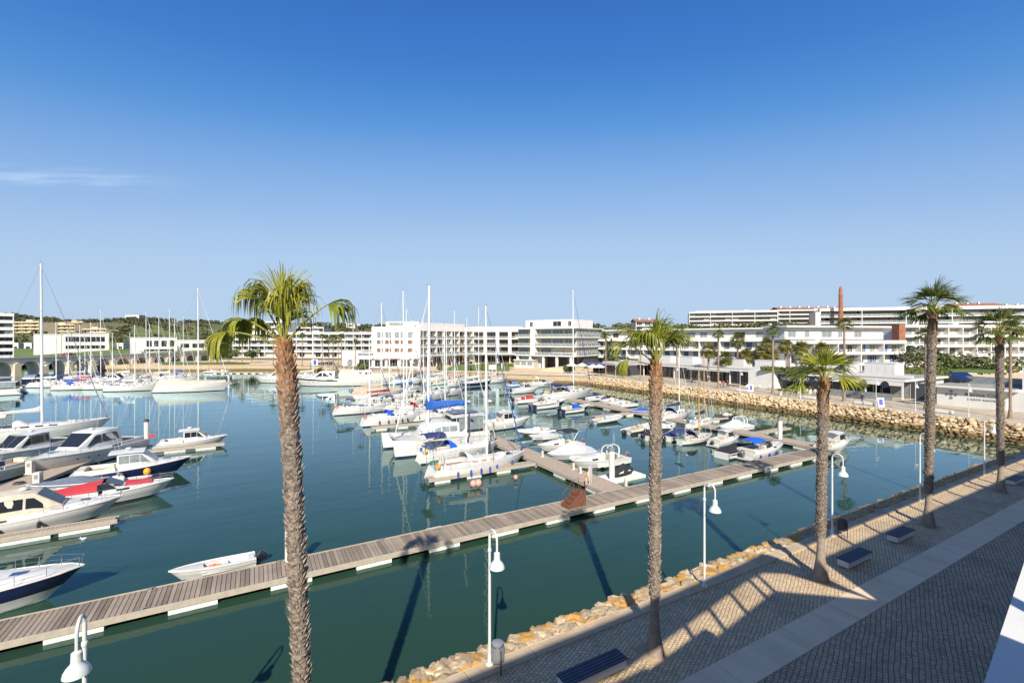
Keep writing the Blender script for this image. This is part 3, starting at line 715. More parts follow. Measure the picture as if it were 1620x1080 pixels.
def outboard(root, x, z, y=0, mat='outboard_black', s=1.0, tilt=0.0):
    o = MB()
    def P(a, b, c): return (x - (a*cos(tilt)+c*sin(tilt))*s, y + b*s, z + (c*cos(tilt)-a*sin(tilt))*s)
    rings = []
    for c, a0, a1, w in ((.05,.05,.45,.13),(.25,0,.58,.19),(.5,0,.60,.20),(.66,.06,.5,.16),(.72,.14,.4,.1)):
        rings.append([P(a0,-w*.7,c),P(a0+.05,-w,c),P(a1-.08,-w,c),P(a1,-w*.6,c),P(a1,w*.6,c),P(a1-.08,w,c),P(a0+.05,w,c),P(a0,w*.7,c)])
    e = o.loft(rings).build('outboard_motor', mat, root, True)
    MB().loft([[P(.12,-.07,-.75),P(.4,-.07,-.75),P(.4,.07,-.75),P(.12,.07,-.75)],[P(.1,-.09,.08),P(.42,-.09,.08),P(.42,.09,.08),P(.1,.09,.08)]]).build('leg', 'outboard_grey', e)
    MB().loft([[P(-.02,-.1,-.1),P(.12,-.1,-.1),P(.12,.1,-.1),P(-.02,.1,-.1)],[P(-.02,-.1,.25),P(.12,-.1,.25),P(.12,.1,.25),P(-.02,.1,.25)]]).build('bracket', 'outboard_grey', e)
def arc(x, w, z0, z1, n=8, x1=None, p=.5):
    """a hoop across the boat"""
    x1 = x if x1 is None else x1
    return [(lerp(x, x1, sin(pi*i/n)), -w*cos(pi*i/n), lerp(z0, z1, sin(pi*i/n)**p)) for i in range(n+1)]
def canopy(root, x0, x1, w, z, mat, name='bimini', drop=.16, z0=None, camber=.12, frame=True, fmat='steel'):
    rings = []
    for i in range(5):
        t = i/4; x = lerp(x0, x1, t); zz = z + camber*.5*sin(pi*t); half = []
        for j in range(7):
            a = -1 + j/3; half.append((x, w*a, zz - camber*a*a - (drop if abs(a) > .99 else 0)))
        rings.append(half + [(p[0], p[1]*.985, p[2]-.03) for p in reversed(half)])
    c = MB().loft(rings).build(name, mat, root, True)
    if frame and z0 is not None:
        f = MB()
        for xx, xb in ((x0+.05,lerp(x0,x1,.5)),(x1-.05,lerp(x0,x1,.5)),(lerp(x0,x1,.5),lerp(x0,x1,.5))):
            for sg in (1,-1): f.tube([(xb, sg*w*1.0, z0), (xx, sg*w*.98, z-camber)], .016, 4)
        f.build('bimini_frame', fmat, root)
    return c
def sprayhood(root, x, w, z, h, ln, mat):
    rings = []
    for i in range(5):
        t = i/4; xx = x + ln*t; hh = h*cos(t*pi/2*.93)**.7; ww = w*(1-.12*t)
        rings.append([(xx, -ww*cos(pi*j/10), z + hh*sin(pi*j/10)**.6) for j in range(11)])
    hd = MB().loft(rings, False, False).build('sprayhood', mat, root, True)
    b = rings[2]; MB().add([(p[0]+.02, p[1]*.6, p[2]+.02) for p in (rings[2][4], rings[2][6])] + [(p[0]+.02, p[1]*.6, p[2]+.02) for p in (rings[3][6], rings[3][4])], [(0,1,2,3)]).build('clear_panel', 'glass_clear', hd)

def clutter(root, h, L, B, zd, r):
    # winches, raft, vents, cans, coiled line and stern gear that crowd a cruising deck
    for sg in (1,-1):
        for a in (-.22,-.30): MB().lathe([(.09,0),(.07,.05),(.065,.12),(.09,.16)], 8, (a*L, sg*B*.28, zd+.25)).build('winch', 'steel', root)
    x = L*r.uniform(.18,.24); MB().bev(x-.4,x+.4,-.28,.28,zd+.2,zd+.52,.06).build('life_raft', r.choice(['gel_white','cv_lgrey','cv_white']), root)
    for sg in (1,-1): MB().lathe([(.07,0),(.07,.2),(.1,.24),(.1,.34),(.02,.36)], 8, (L*.02, sg*B*.2, zd+.42)).build('vent', 'gel_white', root, True)
    e = h.edge(.03, .1); k = MB()
    for i in range(r.randrange(1,4)): k.bev(e[0]+.25+i*.3, e[0]+.5+i*.3, e[1]*.8-.12, e[1]*.8+.06, e[2], e[2]+.38, .03)
    k.build('fuel_cans', r.choice(['cv_red','cv_yellow','cv_blue','cv_green']), root)
    c = MB()
    for i in range(3): c.torus((L*.32, B*.05, h.z(.82)+.06+i*.04), .22-.03*i, .025, 'z', 10, 4)
    c.build('coiled_line', r.choice(['rope','cv_navy','cv_white']), root)
    if r.random() < .55:
        z = zd+1.9; f = MB()
        for sg in (1,-1): f.tube([(-L*.47,sg*B*.30,zd),(-L*.49,sg*B*.30,z)], .025, 5)
        f.tube([(-L*.49,-B*.30,z),(-L*.49,B*.30,z)], .025, 5); g = f.build('stern_arch', 'steel', root)
        MB().box(-L*.53,-L*.45,-B*.28,B*.28,z+.05,z+.09).build('solar_panel', 'solar', g)
    if r.random() < .5:
        m = MB().tube([(-L*.46,-B*.28,zd),(-L*.46,-B*.28,zd+2.6)], .025, 5).build('wind_generator', 'gel_white', root)
        MB().ball((-L*.46,-B*.28,zd+2.68), .22,.07,.07).build('nacelle', 'gel_white', m)
        for i in range(3): a = i*2.1+.4; MB().loft([[(-L*.46+.2,-B*.28,zd+2.68),(-L*.46+.22,-B*.28+.03,zd+2.68)],[(-L*.46+.2,-B*.28+.5*cos(a),zd+2.68+.5*sin(a)),(-L*.46+.22,-B*.28+.5*cos(a)+.05,zd+2.68+.5*sin(a))]], False, False).build('blade', 'gel_black', m)
    if r.random() < .5: outboard(root, -L*.46, zd+.55, B*.2, 'outboard_grey', .55, 0)
    MB().box(-L*.40,-L*.20,-B*.24,-B*.14,zd+.02,zd+.1).build('cockpit_cushion', r.choice(['cushion','cv_navy','cv_blue','cv_beige']), root)

def sailboat(label, loc, hd, L=10, mast=None, hull='gel_white', stripe='gel_navy', band=None, cover='cv_blue', bim=None, hood='cv_navy', genoa='cv_white', fend=None, fside=1, ring=None,
             cab='gel_white', deckm='deck_white', wl='glass_dark', mmat='mast_white', name='sailing_boat', kind='sail', group='sailing boats', tent=None, solar=False, rolled=None, boomz=None, B=None, bottom='antifoul', mx=.08, wires='wire', lift=1.1, flagm=None):
    B = B or L*.315; root = thing(name, label, 'sailboat', (loc[0], loc[1], WATER), hd, group)
    h = Hull(L, B, .095*L*lift, .125*L*lift, kind, .05*L); h.build(root, hull, stripe, bottom, band); h.deck(root, deckm); h.rim(root, 'teak' if kind == 'double' else 'gel_white', .03, 'toe_rail')
    zd = h.z(.5); mast = mast or L*1.32
    c = Cabin([(-L*.14, B*.30, B*.24, zd-.05, zd+.42), (L*.0, B*.31, B*.25, zd-.05, zd+.44), (L*.14, B*.27, B*.20, zd-.03, zd+.36), (L*.27, B*.15, B*.08, zd+.02, zd+.12)])
    cb = c.build(root, cab, 'coachroof')
    for a in (-.11, -.02, .07): c.side(cb, a*L, (a+.055)*L, .35, .72, wl)
    MB().bev(L*.29, L*.35, -.25, .25, h.z(.8)-.02, h.z(.8)+.08, .02).build('foredeck_hatch', 'glass_blue', root)
    # cockpit well, benches, wheel
    ck = MB().box(-L*.44, -L*.15, -B*.19, B*.19, zd-.25, zd-.02).build('cockpit_sole', 'teak', root)
    for sg in (1,-1): MB().bev(-L*.43, -L*.14, sg*B*.28-.12, sg*B*.28+.12, zd-.05, zd+.25, .05).build('cockpit_coaming', cab, root)
    MB().torus((-L*.36,0,zd+.62), .42, .018, 'x', 16, 4).build('steering_wheel', 'steel', root); MB().bev(-L*.35,-L*.33,-.12,.12,zd-.1,zd+.6,.02).build('binnacle', cab, root)
    # mast and rigging
    xm = mx*L; zt = mast; zm = zd + .4; rm = .0088*L + .022
    m = MB().tube([(xm,0,zm-.5),(xm-.05,0,zt*.5),(xm-.12,0,zt)], [rm,rm,rm*.7], 8).build('mast', mmat, root, True)
    for f in ((.42,.70) if L > 9 else (.5,)):
        MB().tube([(xm-.08,-B*.32,zm+(zt-zm)*f+.05),(xm,0,zm+(zt-zm)*f),(xm-.08,B*.32,zm+(zt-zm)*f+.05)], .022, 5).build('spreader', mmat, m)
    MB().tube([(xm-.12,0,zt),(xm-.12,0,zt+.55)], .008, 4).tube([(xm-.3,0,zt+.06),(xm+.12,0,zt+.06)], .010, 4).build('masthead_gear', 'wire_dark', m)
    if L > 9.5: MB().lathe([(.02,-.08),(.22,-.06),(.24,.04),(.14,.12),(.01,.13)], 10, (xm+.36,0,zm+(zt-zm)*.36)).build('radar_dome', 'gel_white', m, True)
    rg = MB(); k = .011
    for sg in (1,-1):
        for f, ff in ((.98,.70),(.70,.0)):
            e = h.edge(.56, .05); spz = zm+(zt-zm)*(.70 if f > .9 else .42); rg.tube([(xm-.12 if f > .9 else xm, 0, zm+(zt-zm)*f), (xm-.08, sg*B*.32, spz), (xm-.1, sg*e[1], e[2])], k, 3)
        e = h.edge(.02, .2); rg.tube([(xm-.12,0,zt-.05),(-L*.40,sg*.0,zd+3.0),(-L*.48,sg*e[1]*.8,e[2])], k, 3)
    rg.build('rigging', wires, root)
    xb = L*.47; zb = h.z(.97)+.15
    gp = [(lerp(xb, xm, t), 0, lerp(zb, zt*.97, t)) for t in (0,.04,.12,.3,.6,.9,1)]
    MB().tube(gp, [q*min(1,L/12) for q in (.012,.06,.07,.06,.045,.02,.012)], 6).build('furled_genoa', genoa, root, True); MB().lathe([(.09,0),(.11,.05),(.11,.16),(.09,.2)], 8, (xb-.05,0,zb-.05)).build('furler_drum', 'rubber', root)
    # boom with stowed sail
    bz = boomz or zm + .95; bl = L*.40
    bm_ = MB().tube([(xm-.05,0,bz),(xm-bl,0,bz-.05)], .055, 6).build('boom', mmat, root)
    if cover:
        rings = []
        for i in range(9):
            t = i/8; x = xm+.06-(bl*.97)*t; hgt = lerp(.52,.20,t**.7)*(1.7 if t == 0 else 1.15 if i == 1 else 1); w = lerp(.15,.09,t)
            rings.append([(x, -w*.6, bz-.08), (x, -w, bz+.08), (x, -w*.35, bz+hgt*.8), (x, 0, bz+hgt), (x, w*.35, bz+hgt*.8), (x, w, bz+.08), (x, w*.6, bz-.08)])
        MB().loft(rings).build('sail_cover', cover, bm_, True)
    h.rail(root, .72, .985, .6, 4); h.rail(root, .03, .16, .62, 3, join=False); h.rail(root, .2, .70, .55, 5, r=.010, join=False)
    if hood: sprayhood(root, -L*.16, B*.30, zd+.3, .75, L*.10, hood)
    if bim: canopy(root, -L*.44, -L*.20, B*.33, zd+1.95, bim, z0=zd+.2)
    if solar: MB().box(-L*.47,-L*.38,-B*.33,B*.33,zd+2.0,zd+2.04).build('solar_panel', 'solar', root)
    rk = random.Random(int(loc[0]*31+loc[1]*17)); clutter(root, h, L, B, zd, rk)
    if tent:
        rings = []
        for i in range(9):
            t = i/8; tt = lerp(.06,.93,t); e = h.edge(tt,-.03); rz = e[2] + lerp(1.45,.45,t**1.3)
            rings.append([(e[0], -e[1], e[2]-.05), (e[0], -e[1]*.6, lerp(e[2], rz, .52)), (e[0], 0, rz), (e[0], e[1]*.6, lerp(e[2], rz, .52)), (e[0], e[1], e[2]-.05)])
        MB().loft(rings, False, False).build('winter_cover', tent, root, True)
    if rolled:
        MB().tube([(-L*.30,B*.28,zd+.45),(-L*.05,B*.36,zd+.45),(L*.2,B*.33,zd+.45)], [.12,.17,.1], 7).build('rolled_sail', rolled, root, True)
    if fend: h.fenders(root, (.22,.34,.44,.53,.61,.80), fend, fside)
    if ring:
        e = h.edge(.04); MB().torus((e[0]+.15, fside*e[1]*.9, e[2]+.42), .25, .075, 'x', 14, 6).build('life_ring', ring, root, True)
    if flagm:
        MB().tube([(-L*.49,.3,h.z(0)),(-L*.53,.3,h.z(0)+1.2)], .012, 4).build('flag_staff', 'steel', root); MB().add([(-L*.53,.3,h.z(0)+1.2),(-L*.60,.36,h.z(0)+1.05),(-L*.59,.3,h.z(0)+.65),(-L*.515,.3,h.z(0)+.8)], [(0,1,2,3)]).build('flag', flagm, root)
    return root

def cruiser(label, loc, hd, L=8, style='hardtop', hull='gel_white', stripe='gel_navy', band=None, roof='gel_white', glass='glass_dark', canvas=None, fend=None, fside=1, deckm='deck_white', ob=None, name='motor_cruiser', group='motor cruisers', B=None, bottom='antifoul', ball=None, rad=False, fh=1.0, sunpad=None, arch=False, nob=1, port=True, canopy_aft=None, flag=None, topmat='gel_white', tonneau=None):
    B = B or L*.33; root = thing(name, label, 'motorboat', (loc[0], loc[1], WATER), hd, group)
    h = Hull(L, B, .092*L*fh+.1, .145*L*fh+.1, 'motor', .05*L); h.build(root, hull, stripe, bottom, band, wide=L == 10.2); h.deck(root, deckm); h.rim(root, 'gel_white', .04)
    zs, zm, zf = h.z(.1), h.z(.5), h.z(.8); H = .10*L + .35
    MB().bev(-L*.56, -L*.49, -B*.40, B*.40, .12, .30, .03).build('swim_platform', 'teak' if L > 8.5 else 'deck_grey', root)
    if style == 'hardtop':
        lo = Cabin([(-L*.12,B*.43,B*.40,zm-.05,zm+.25),(L*.10,B*.42,B*.38,zm-.05,zm+.28),(L*.28,B*.32,B*.24,zm,zf+.18),(L*.42,B*.13,B*.06,zf-.03,zf+.06)]); lo.build(root, 'gel_white', 'foredeck_house')
        c = Cabin([(-L*.13,B*.40,B*.35,zm+.15,zm+.2+H),(L*.06,B*.39,B*.34,zm+.2,zm+.2+H),(L*.20,B*.33,B*.27,zm+.2,zm+.32)]); cb = c.build(root, 'gel_white', 'wheelhouse')
        for a, b in ((-.115,-.035),(-.028,.05)): c.side(cb, a*L, b*L, .30, .84, glass)
        c.side(cb, .058*L, .15*L, .30, .84, glass, slant=.075*L); c.screen(cb, -2, glass, .88, .1, .9, panes=2)
        canopy(root, -L*.20, L*.09, B*.385, zm+.3+H, roof, 'hardtop', .05, None, .07, False)
        MB().bev(L*.24,L*.31,-.25,.25,zf+.12,zf+.24,.03).build('hatch', 'glass_blue', root)
        xa = -L*.14
    elif style == 'sport':
        lo = Cabin([(-L*.10,B*.44,B*.41,zm-.05,zm+.22),(L*.10,B*.42,B*.37,zm-.05,zm+.34),(L*.28,B*.31,B*.22,zm,zf+.22),(L*.44,B*.10,B*.05,zf-.03,zf+.05)]); lo.build(root, 'gel_white', 'foredeck_house')
        c = Cabin([(-L*.22,B*.40,B*.30,zm+.1,zm+.30+H*.95),(-L*.10,B*.41,B*.34,zm+.1,zm+.34+H),(L*.02,B*.39,B*.31,zm+.15,zm+.28+H),(L*.17,B*.34,B*.26,zm+.25,zm+.46)]); cb = c.build(root, topmat, 'coupe_top')
        c.side(cb, -.19*L, -.03*L, .34, .80, glass, slant0=.02*L); c.side(cb, -.015*L, .11*L, .34, .80, glass, slant=.08*L); c.screen(cb, -2, glass, .90, .10, .88, panes=1)
        for a in (.56,.64,.72):
            e = h.edge(a)
            if port:
                for sg in (1,-1): MB().ball((e[0]-.02*L, sg*(e[1]*.985-.0), e[2]*.62), .16, .03, .07, 8, 4).build('porthole', 'glass_dark', root, True)
        MB().bev(L*.25,L*.31,-.28,.28,zf+.12,zf+.27,.03).build('hatch', 'glass_blue', root); xa = -L*.20
    else:                                                  # cuddy: low foredeck, open cockpit, raked screen
        lo = Cabin([(-L*.05,B*.42,B*.36,zm-.05,zm+.30),(L*.12,B*.40,B*.32,zm-.05,zm+.34),(L*.30,B*.29,B*.18,zm,zf+.16),(L*.43,B*.11,B*.05,zf-.03,zf+.04)]); lo.build(root, 'gel_white', 'foredeck_house')
        lo.side(root, .05*L, .15*L, .4, .75, glass)
        sc = Cabin([(-L*.10,B*.40,B*.37,zm+.2,zm+.82),(-L*.03,B*.40,B*.34,zm+.25,zm+.84),(L*.09,B*.33,B*.27,zm+.28,zm+.36)])
        sc.side(root, -.09*L, .05*L, .15, .9, glass, slant=.05*L, name='side_screen'); sc.screen(root, -2, glass, .95, .02, .95, panes=2)
        fr = MB(); fr.tube([(-L*.10,B*.385,zm+.8),(-L*.03,B*.36,zm+.86),(-L*.03,-B*.36,zm+.86),(-L*.10,-B*.385,zm+.8)], .022, 5).build('screen_frame', 'steel', root)
        MB().bev(L*.22,L*.29,-.22,.22,zf+.08,zf+.2,.02).build('hatch', 'glass_blue', root); xa = -L*.08
    # cockpit
    if style != 'none':
        MB().box(-L*.44, xa, -B*.33, B*.33, zs-.1, zs+.062).build('cockpit_sole', 'teak' if L > 8 else 'deck_grey', root)
        MB().bev(-L*.455,-L*.38,-B*.34,B*.34,zs,zs+.42,.06).build('stern_bench', 'cushion', root)
        for sg in (1,-1): MB().bev(-L*.45,xa,sg*B*.395-.07,sg*B*.395+.07,zs-.05,zm+.24,.03).build('cockpit_side', 'gel_white', root)
        MB().bev(xa-.55,xa-.1,-B*.3,-B*.06,zs+.06,zs+.62,.06).build('helm_seat', 'cushion', root)
    h.rail(root, .58, .985, .5 if L > 6.5 else .38, 5)
    if arch: 
        a = MB(); 
        for dx in (0,.14): a.tube(arc(-L*.24+dx, B*.41, zs+.25, zm+H+.65, 10, -L*.30+dx, .45), .06, 6)
        ar = a.build('radar_arch', 'gel_white', root, True)
    if rad or L > 7:
        MB().lathe([(.03,0),(.24,.02),(.25,.12),(.15,.2),(.01,.21)], 12, (-L*.05,0,zm+H+.36 if style != 'cuddy' else zm+1.1)).build('radar_dome', 'gel_white', root, True) if style != 'cuddy' else None
    zt = zm+H+.3 if style != 'cuddy' else zm+.8
    MB().tube([(xa,B*.3,zt),(xa-.25,B*.3,zt+1.5)], [.012,.005], 4).build('antenna', 'gel_white', root); 
    if rad: MB().tube([(xa,-B*.28,zt),(xa-.35,-B*.28,zt+2.0)], [.014,.005], 4).build('antenna', 'gel_white', root)
    if canvas:
        x1 = xa+.25; zz = zm+H+.22 if style != 'cuddy' else zm+1.25
        canopy(root, -L*.42, x1, B*.37, zz, canvas, 'cockpit_canopy', .12, zs+.4, .10)
        for sg in (1,-1): MB().loft([[(-L*.40,sg*B*.385,zs+.45),(x1-.1,sg*B*.385,zm+.3),(x1-.1,sg*B*.375,zz-.22),(-L*.40,sg*B*.375,zz-.22)],[(-L*.40,sg*B*.377,zs+.45),(x1-.1,sg*B*.377,zm+.3),(x1-.1,sg*B*.367,zz-.22),(-L*.40,sg*B*.367,zz-.22)]]).build('side_curtain', 'glass_clear', root)
    if canopy_aft: canopy(root, -L*.44, -L*.14, B*.38, zm+H+.15, canopy_aft, 'bimini', .14, zs+.3)
    if sunpad: MB().loft([[(L*.10,-B*.30,zm+.30),(L*.33,-B*.17,zf+.15),(L*.33,B*.17,zf+.15),(L*.10,B*.30,zm+.30)],[(L*.11,-B*.28,zm+.47),(L*.32,-B*.15,zf+.27),(L*.32,B*.15,zf+.27),(L*.11,B*.28,zm+.47)]]).build('foredeck_cover', sunpad, root)
    if tonneau: MB().loft([[(-L*.46,-B*.36,zs+.30),(xa,-B*.38,zm+.28),(xa,B*.38,zm+.28),(-L*.46,B*.36,zs+.30)],[(-L*.45,-B*.34,zs+.46),(xa+.1,-B*.34,zm+.75),(xa+.1,B*.34,zm+.75),(-L*.45,B*.34,zs+.46)]]).build('cockpit_cover', tonneau, root)
    if fend: h.fenders(root, (.15,.36,.56), fend, fside, .25); 
    if ball:
        e = h.edge(.62); MB().ball((e[0], fside*(e[1]+.25), e[2]*.62), .3, .3, .36, 12, 8).build('ball_fender', ball, root, True)
    if ob:
        for i in range(nob): outboard(root, -L*.5+.02, zs-.28, (i-(nob-1)/2)*.62, ob, max(.75, L/8), .12)
    if flag:
        MB().tube([(-L*.48,0,zs+.3),(-L*.53,0,zs+1.3)], .014, 4).build('flag_staff', 'steel', root); MB().add([(-L*.53,0,zs+1.3),(-L*.53-.5,.1,zs+1.15),(-L*.53-.45,0,zs+.8),(-L*.52,0,zs+.95)], [(0,1,2,3)]).build('flag', flag, root)
    return root

def openboat(label, loc, hd, L=5.5, hull='gel_white', stripe='gel_navy', band=None, tent=None, console=True, ob='outboard_black', bim=None, seatm='cushion', name='open_motorboat', group='small open motorboats', rib=None, tent_h=.9, bottom='gel_white', tower=False, bimz=1.9, B=None, screen=True, raised=False, cons_cover=None, tilt=.35, nob=1, fend=None):
    B = B or L*.38; root = thing(name, label, 'motorboat', (loc[0], loc[1], WATER), hd, group)
    h = Hull(L, B, .085*L+.12, .13*L+.15, 'motor', .05*L); zs, zm, zf = h.z(.05), h.z(.5), h.z(.85)
    if rib:
        h2 = Hull(L*.93, B*.72, .30, .55, 'motor', .3); h2.build(root, hull, stripe, bottom)
        P = [(-L*.5,B*.40,.42),(-L*.2,B*.42,.43),(L*.15,B*.41,.5),(L*.33,B*.30,.62),(L*.45,B*.13,.74),(L*.49,0,.78)]
        P = P + [(x,-y,z) for x,y,z in reversed(P[:-1])]; MB().tube(P, [.12,.2,.21,.21,.2,.19,.2,.21,.21,.2,.12], 10).build('inflatable_tube', rib, root, True)
        MB().add([(-L*.44,-B*.3,.36),(L*.3,-B*.22,.42),(L*.44,0,.5),(L*.3,B*.22,.42),(-L*.44,B*.3,.36)], [(0,1,2,3,4)]).build('floor', 'deck_grey', root); zs = .45; zm = .5
    else:
        h.build(root, hull, stripe, bottom, band); h.deck(root, 'deck_white', .62, 1, -.02, 8, 'foredeck'); h.rim(root, 'gel_white', .045)
        mb = MB(); ts = [i/8*.64 for i in range(9)]
        for sg in (1,-1): mb.loft([[(h.x(t), sg*(h.b(t)-.0), h.z(t)), (h.x(t), sg*(h.b(t)-.22), h.z(t)+.02), (h.x(t), sg*(h.b(t)-.24), .2), (h.x(t), sg*(h.b(t)-.05), .2)] for t in ts])
        mb.build('gunwale', 'gel_white', root); MB().add([(h.x(.0),-h.b(0)+.1,.22),(h.x(.64),-h.b(.64)+.1,.26),(h.x(.64),h.b(.64)-.1,.26),(h.x(0),h.b(0)-.1,.22)], [(0,1,2,3)]).build('floor', 'deck_grey', root)
        MB().bev(-L*.49,-L*.40,-B*.38,B*.38,.2,zs+.02,.04).build('stern_bench', seatm, root)
        if raised:
            lo = Cabin([(L*.02,B*.36,B*.28,zm-.1,zm+.42),(L*.16,B*.34,B*.26,zm-.1,zm+.36),(L*.32,B*.22,B*.12,zm,zf+.14),(L*.42,B*.1,B*.05,zf-.04,zf+.03)]); lo.build(root, 'gel_white', 'cuddy')
            lo.side(root, .1*L, .2*L, .4, .75)
    if console and not tent:
        cc = Cabin([(-L*.10,.30,.26,.3,zm+.5),(L*.0,.32,.28,.3,zm+.56),(L*.08,.28,.20,.3,zm+.38)]); co = cc.build(root, cons_cover or 'gel_white', 'console')
        if screen and not cons_cover: MB().loft([[(L*.0,-.3,zm+.52),(L*.0,.3,zm+.52),(-L*.03,.24,zm+.88),(-L*.03,-.24,zm+.88)],[(L*.006,-.3,zm+.52),(L*.006,.3,zm+.52),(-L*.024,.24,zm+.88),(-L*.024,-.24,zm+.88)]]).build('console_screen', 'glass_clear', co)
        MB().bev(-L*.26,-L*.18,-.35,.35,.28,zm+.32,.06).build('helm_seat', seatm, root); MB().torus((-L*.115,.0,zm+.42), .17, .015, 'x', 10, 4).build('steering_wheel', 'rubber', co)
    if tent:
        rings = []
        for i in range(9):
            t = i/8; tt = lerp(.02,.97,t); e = h.edge(tt, -.03); pk = tent_h*max(.08, (1-abs(t-.45)/.62))**1.25; rz = e[2]+pk
            rings.append([(e[0],-e[1],e[2]-.16),(e[0],-e[1]*1.0,e[2]+.03),(e[0],-e[1]*.45,lerp(e[2],rz,.48)),(e[0],0,rz),(e[0],e[1]*.45,lerp(e[2],rz,.48)),(e[0],e[1],e[2]+.03),(e[0],e[1],e[2]-.16)])
        MB().loft(rings, False, False).build('boat_cover', tent, root, True)
    if bim: canopy(root, -L*.36, -L*.02, B*.40, zm+bimz, bim, z0=zm+.1, fmat='gel_white')
    if tower:
        for dx in (0, .75):
            MB().tube(arc(-L*.16-dx, B*.36, zs+.2, zm+1.15, 10, -L*.22-dx, .4), .075, 7).build('roll_bar', 'gel_white', root, True)
        MB().tube([(-L*.24,B*.1,zm+1.15),(-L*.26,B*.1,zm+2.3)], .012, 4).build('antenna', 'gel_white', root); MB().tube([(-L*.35,-B*.1,zm+1.1),(-L*.33,-B*.1,zm+2.5)], .012, 4).build('antenna', 'gel_white', root)
    if ob:
        for i in range(nob): outboard(root, -L*.5+.03, zs-.22, (i-(nob-1)/2)*.6, ob, max(.8, min(1.15, L/5.6)), tilt)
    if fend: h.fenders(root, (.2,.45,.7), fend, -1, .2)
    return root

def catamaran(label, loc, hd, L=12, B=6.6, mast=17.5, cover='cv_blue', near=1, solar=True, group='sailing catamarans'):
    root = thing('catamaran', label, 'catamaran', (loc[0], loc[1], WATER), hd, group)
    for sg in (1,-1):
        sub = Hull(L, B*.27, 1.15, 1.55, 'sail', .5, rake=.25); sub.tr = .9
        hb = sub.build(root, 'gel_white', 'gel_navy', 'antifoul'); hb.location = (0, sg*B*.365, 0)
        dk = sub.deck(root, 'deck_white'); dk.location = (0, sg*B*.365, 0)
        for a in (-.1,.05,.2): MB().box(a*L, a*L+.9, sg*(B*.365+B*.132)-.012, sg*(B*.365+B*.132)+.0, .72, .92).build('hull_window', 'glass_dark', root)
        sub.rail(root, .25, .98, .6, 6, r=.011, join=False, mid=True, off=sg*B*.365)
    MB().bev(-L*.45, L*.24, -B*.30, B*.30, .75, 1.42, .08).build('bridge_deck', 'deck_white', root)
    MB().box(L*.24, L*.42, -B*.26, B*.26, 1.2, 1.23).build('trampoline', 'cv_lgrey', root); MB().tube([(L*.43,-B*.37,1.35),(L*.43,B*.37,1.35)], .09, 8).build('cross_beam', 'alu', root)
    c = Cabin([(-L*.12,B*.37,B*.33,1.35,2.55),(L*.04,B*.36,B*.31,1.35,2.6),(L*.16,B*.30,B*.22,1.35,2.25),(L*.22,B*.2,B*.1,1.38,1.75)]); cb = c.build(root, 'gel_white', 'saloon')
    for a, b in ((-.10,-.03),(-.022,.045),(.053,.11),(.118,.165)): c.side(cb, a*L, b*L, .38, .78, 'glass_clear')
    for y in (-.5,.0,.5): MB().box(L*.205,L*.207,y*B*.2-.45,y*B*.2+.45,1.62,1.9).build('front_window', 'glass_dark', cb)
    canopy(root, -L*.40, -L*.05, B*.34, 3.15, 'gel_white', 'hardtop', .08, None, .08, False)
    ps = MB()
    for x in (-.38,-.1):
        for sg in (1,-1): ps.tube([(x*L,sg*B*.32,1.4),(x*L,sg*B*.32,3.1)], .045, 6)
    ps.build('hardtop_post', 'gel_white', root)
    for sg in (1,-1): MB().box(-L*.37,-L*.12,sg*B*.325-.006,sg*B*.325+.006,1.75,3.0).build('side_curtain', 'glass_clear', root)
    if solar:
        for i in range(3): MB().box(-L*.36+i*1.15,-L*.36+i*1.15+1.05,-B*.2,B*.2,3.24,3.28).build('solar_panel', 'solar', root)
    xm = L*.12; m = MB().tube([(xm,0,2.2),(xm-.1,0,mast*.5),(xm-.2,0,mast)], [.18,.18,.13], 10).build('mast', 'mast_white', root, True)
    for f in (.45,.7): MB().tube([(xm-.25,-1.2,mast*f),(xm-.1,0,mast*f),(xm-.25,1.2,mast*f)], .03, 5).build('spreader', 'alu', m)
    MB().tube([(xm-.2,0,mast),(xm-.2,0,mast+1.1)], .012, 4).tube([(xm-.5,0,mast+.1),(xm+.2,0,mast+.1)], .012, 4).build('masthead_gear', 'wire', m)
    bz = 3.75; bm_ = MB().tube([(xm-.1,0,bz),(xm-L*.44,0,bz+.25)], .09, 8).build('boom', 'alu', root); rings = []
    for i in range(9):
        t = i/8; x = xm+.15-L*.44*t; hg = lerp(.75,.35,t)*(2.0 if i == 0 else 1.2 if i == 1 else 1); w = lerp(.26,.14,t); zb = bz+.25*t
        rings.append([(x,-w*.6,zb-.1),(x,-w,zb+.12),(x,-w*.4,zb+hg*.8),(x,0,zb+hg),(x,w*.4,zb+hg*.8),(x,w,zb+.12),(x,w*.6,zb-.1)])
    MB().loft(rings).build('sail_cover', cover, bm_, True)
    rg = MB()
    for sg in (1,-1): rg.tube([(xm-.15,0,mast*.93),(xm-.25,sg*1.2,mast*.7),(-L*.05,sg*B*.44,1.4)], .012, 3).tube([(xm-.15,0,mast*.7),(-L*.02,sg*B*.44,1.4)], .012, 3)
    rg.build('rigging', 'wire', root)
    gp = [(lerp(L*.43, xm, t), 0, lerp(1.5, mast*.92, t)) for t in (0,.05,.15,.5,.9,1)]; MB().tube(gp, [.02,.09,.1,.08,.04,.02], 6).build('furled_genoa', 'cv_white', root, True)
    MB().bev(-L*.47,-L*.40,-B*.18,B*.18,1.42,1.85,.05).build('stern_bench', 'cushion', root)
    return root
# ------------------------------------------------------------------ the fleet
def at(px, py, hd, B, z=WATER):          # waterline point on the side facing us -> boat centre
    u, v = G(px, py, z); n = Vector((-sin(hd), cos(hd)))
    if n.dot(Vector((ST, CT))) < 0: n = -n
    return (u + n.x*B*.45, v + n.y*B*.45)
UP = 0.0; DN = pi; 
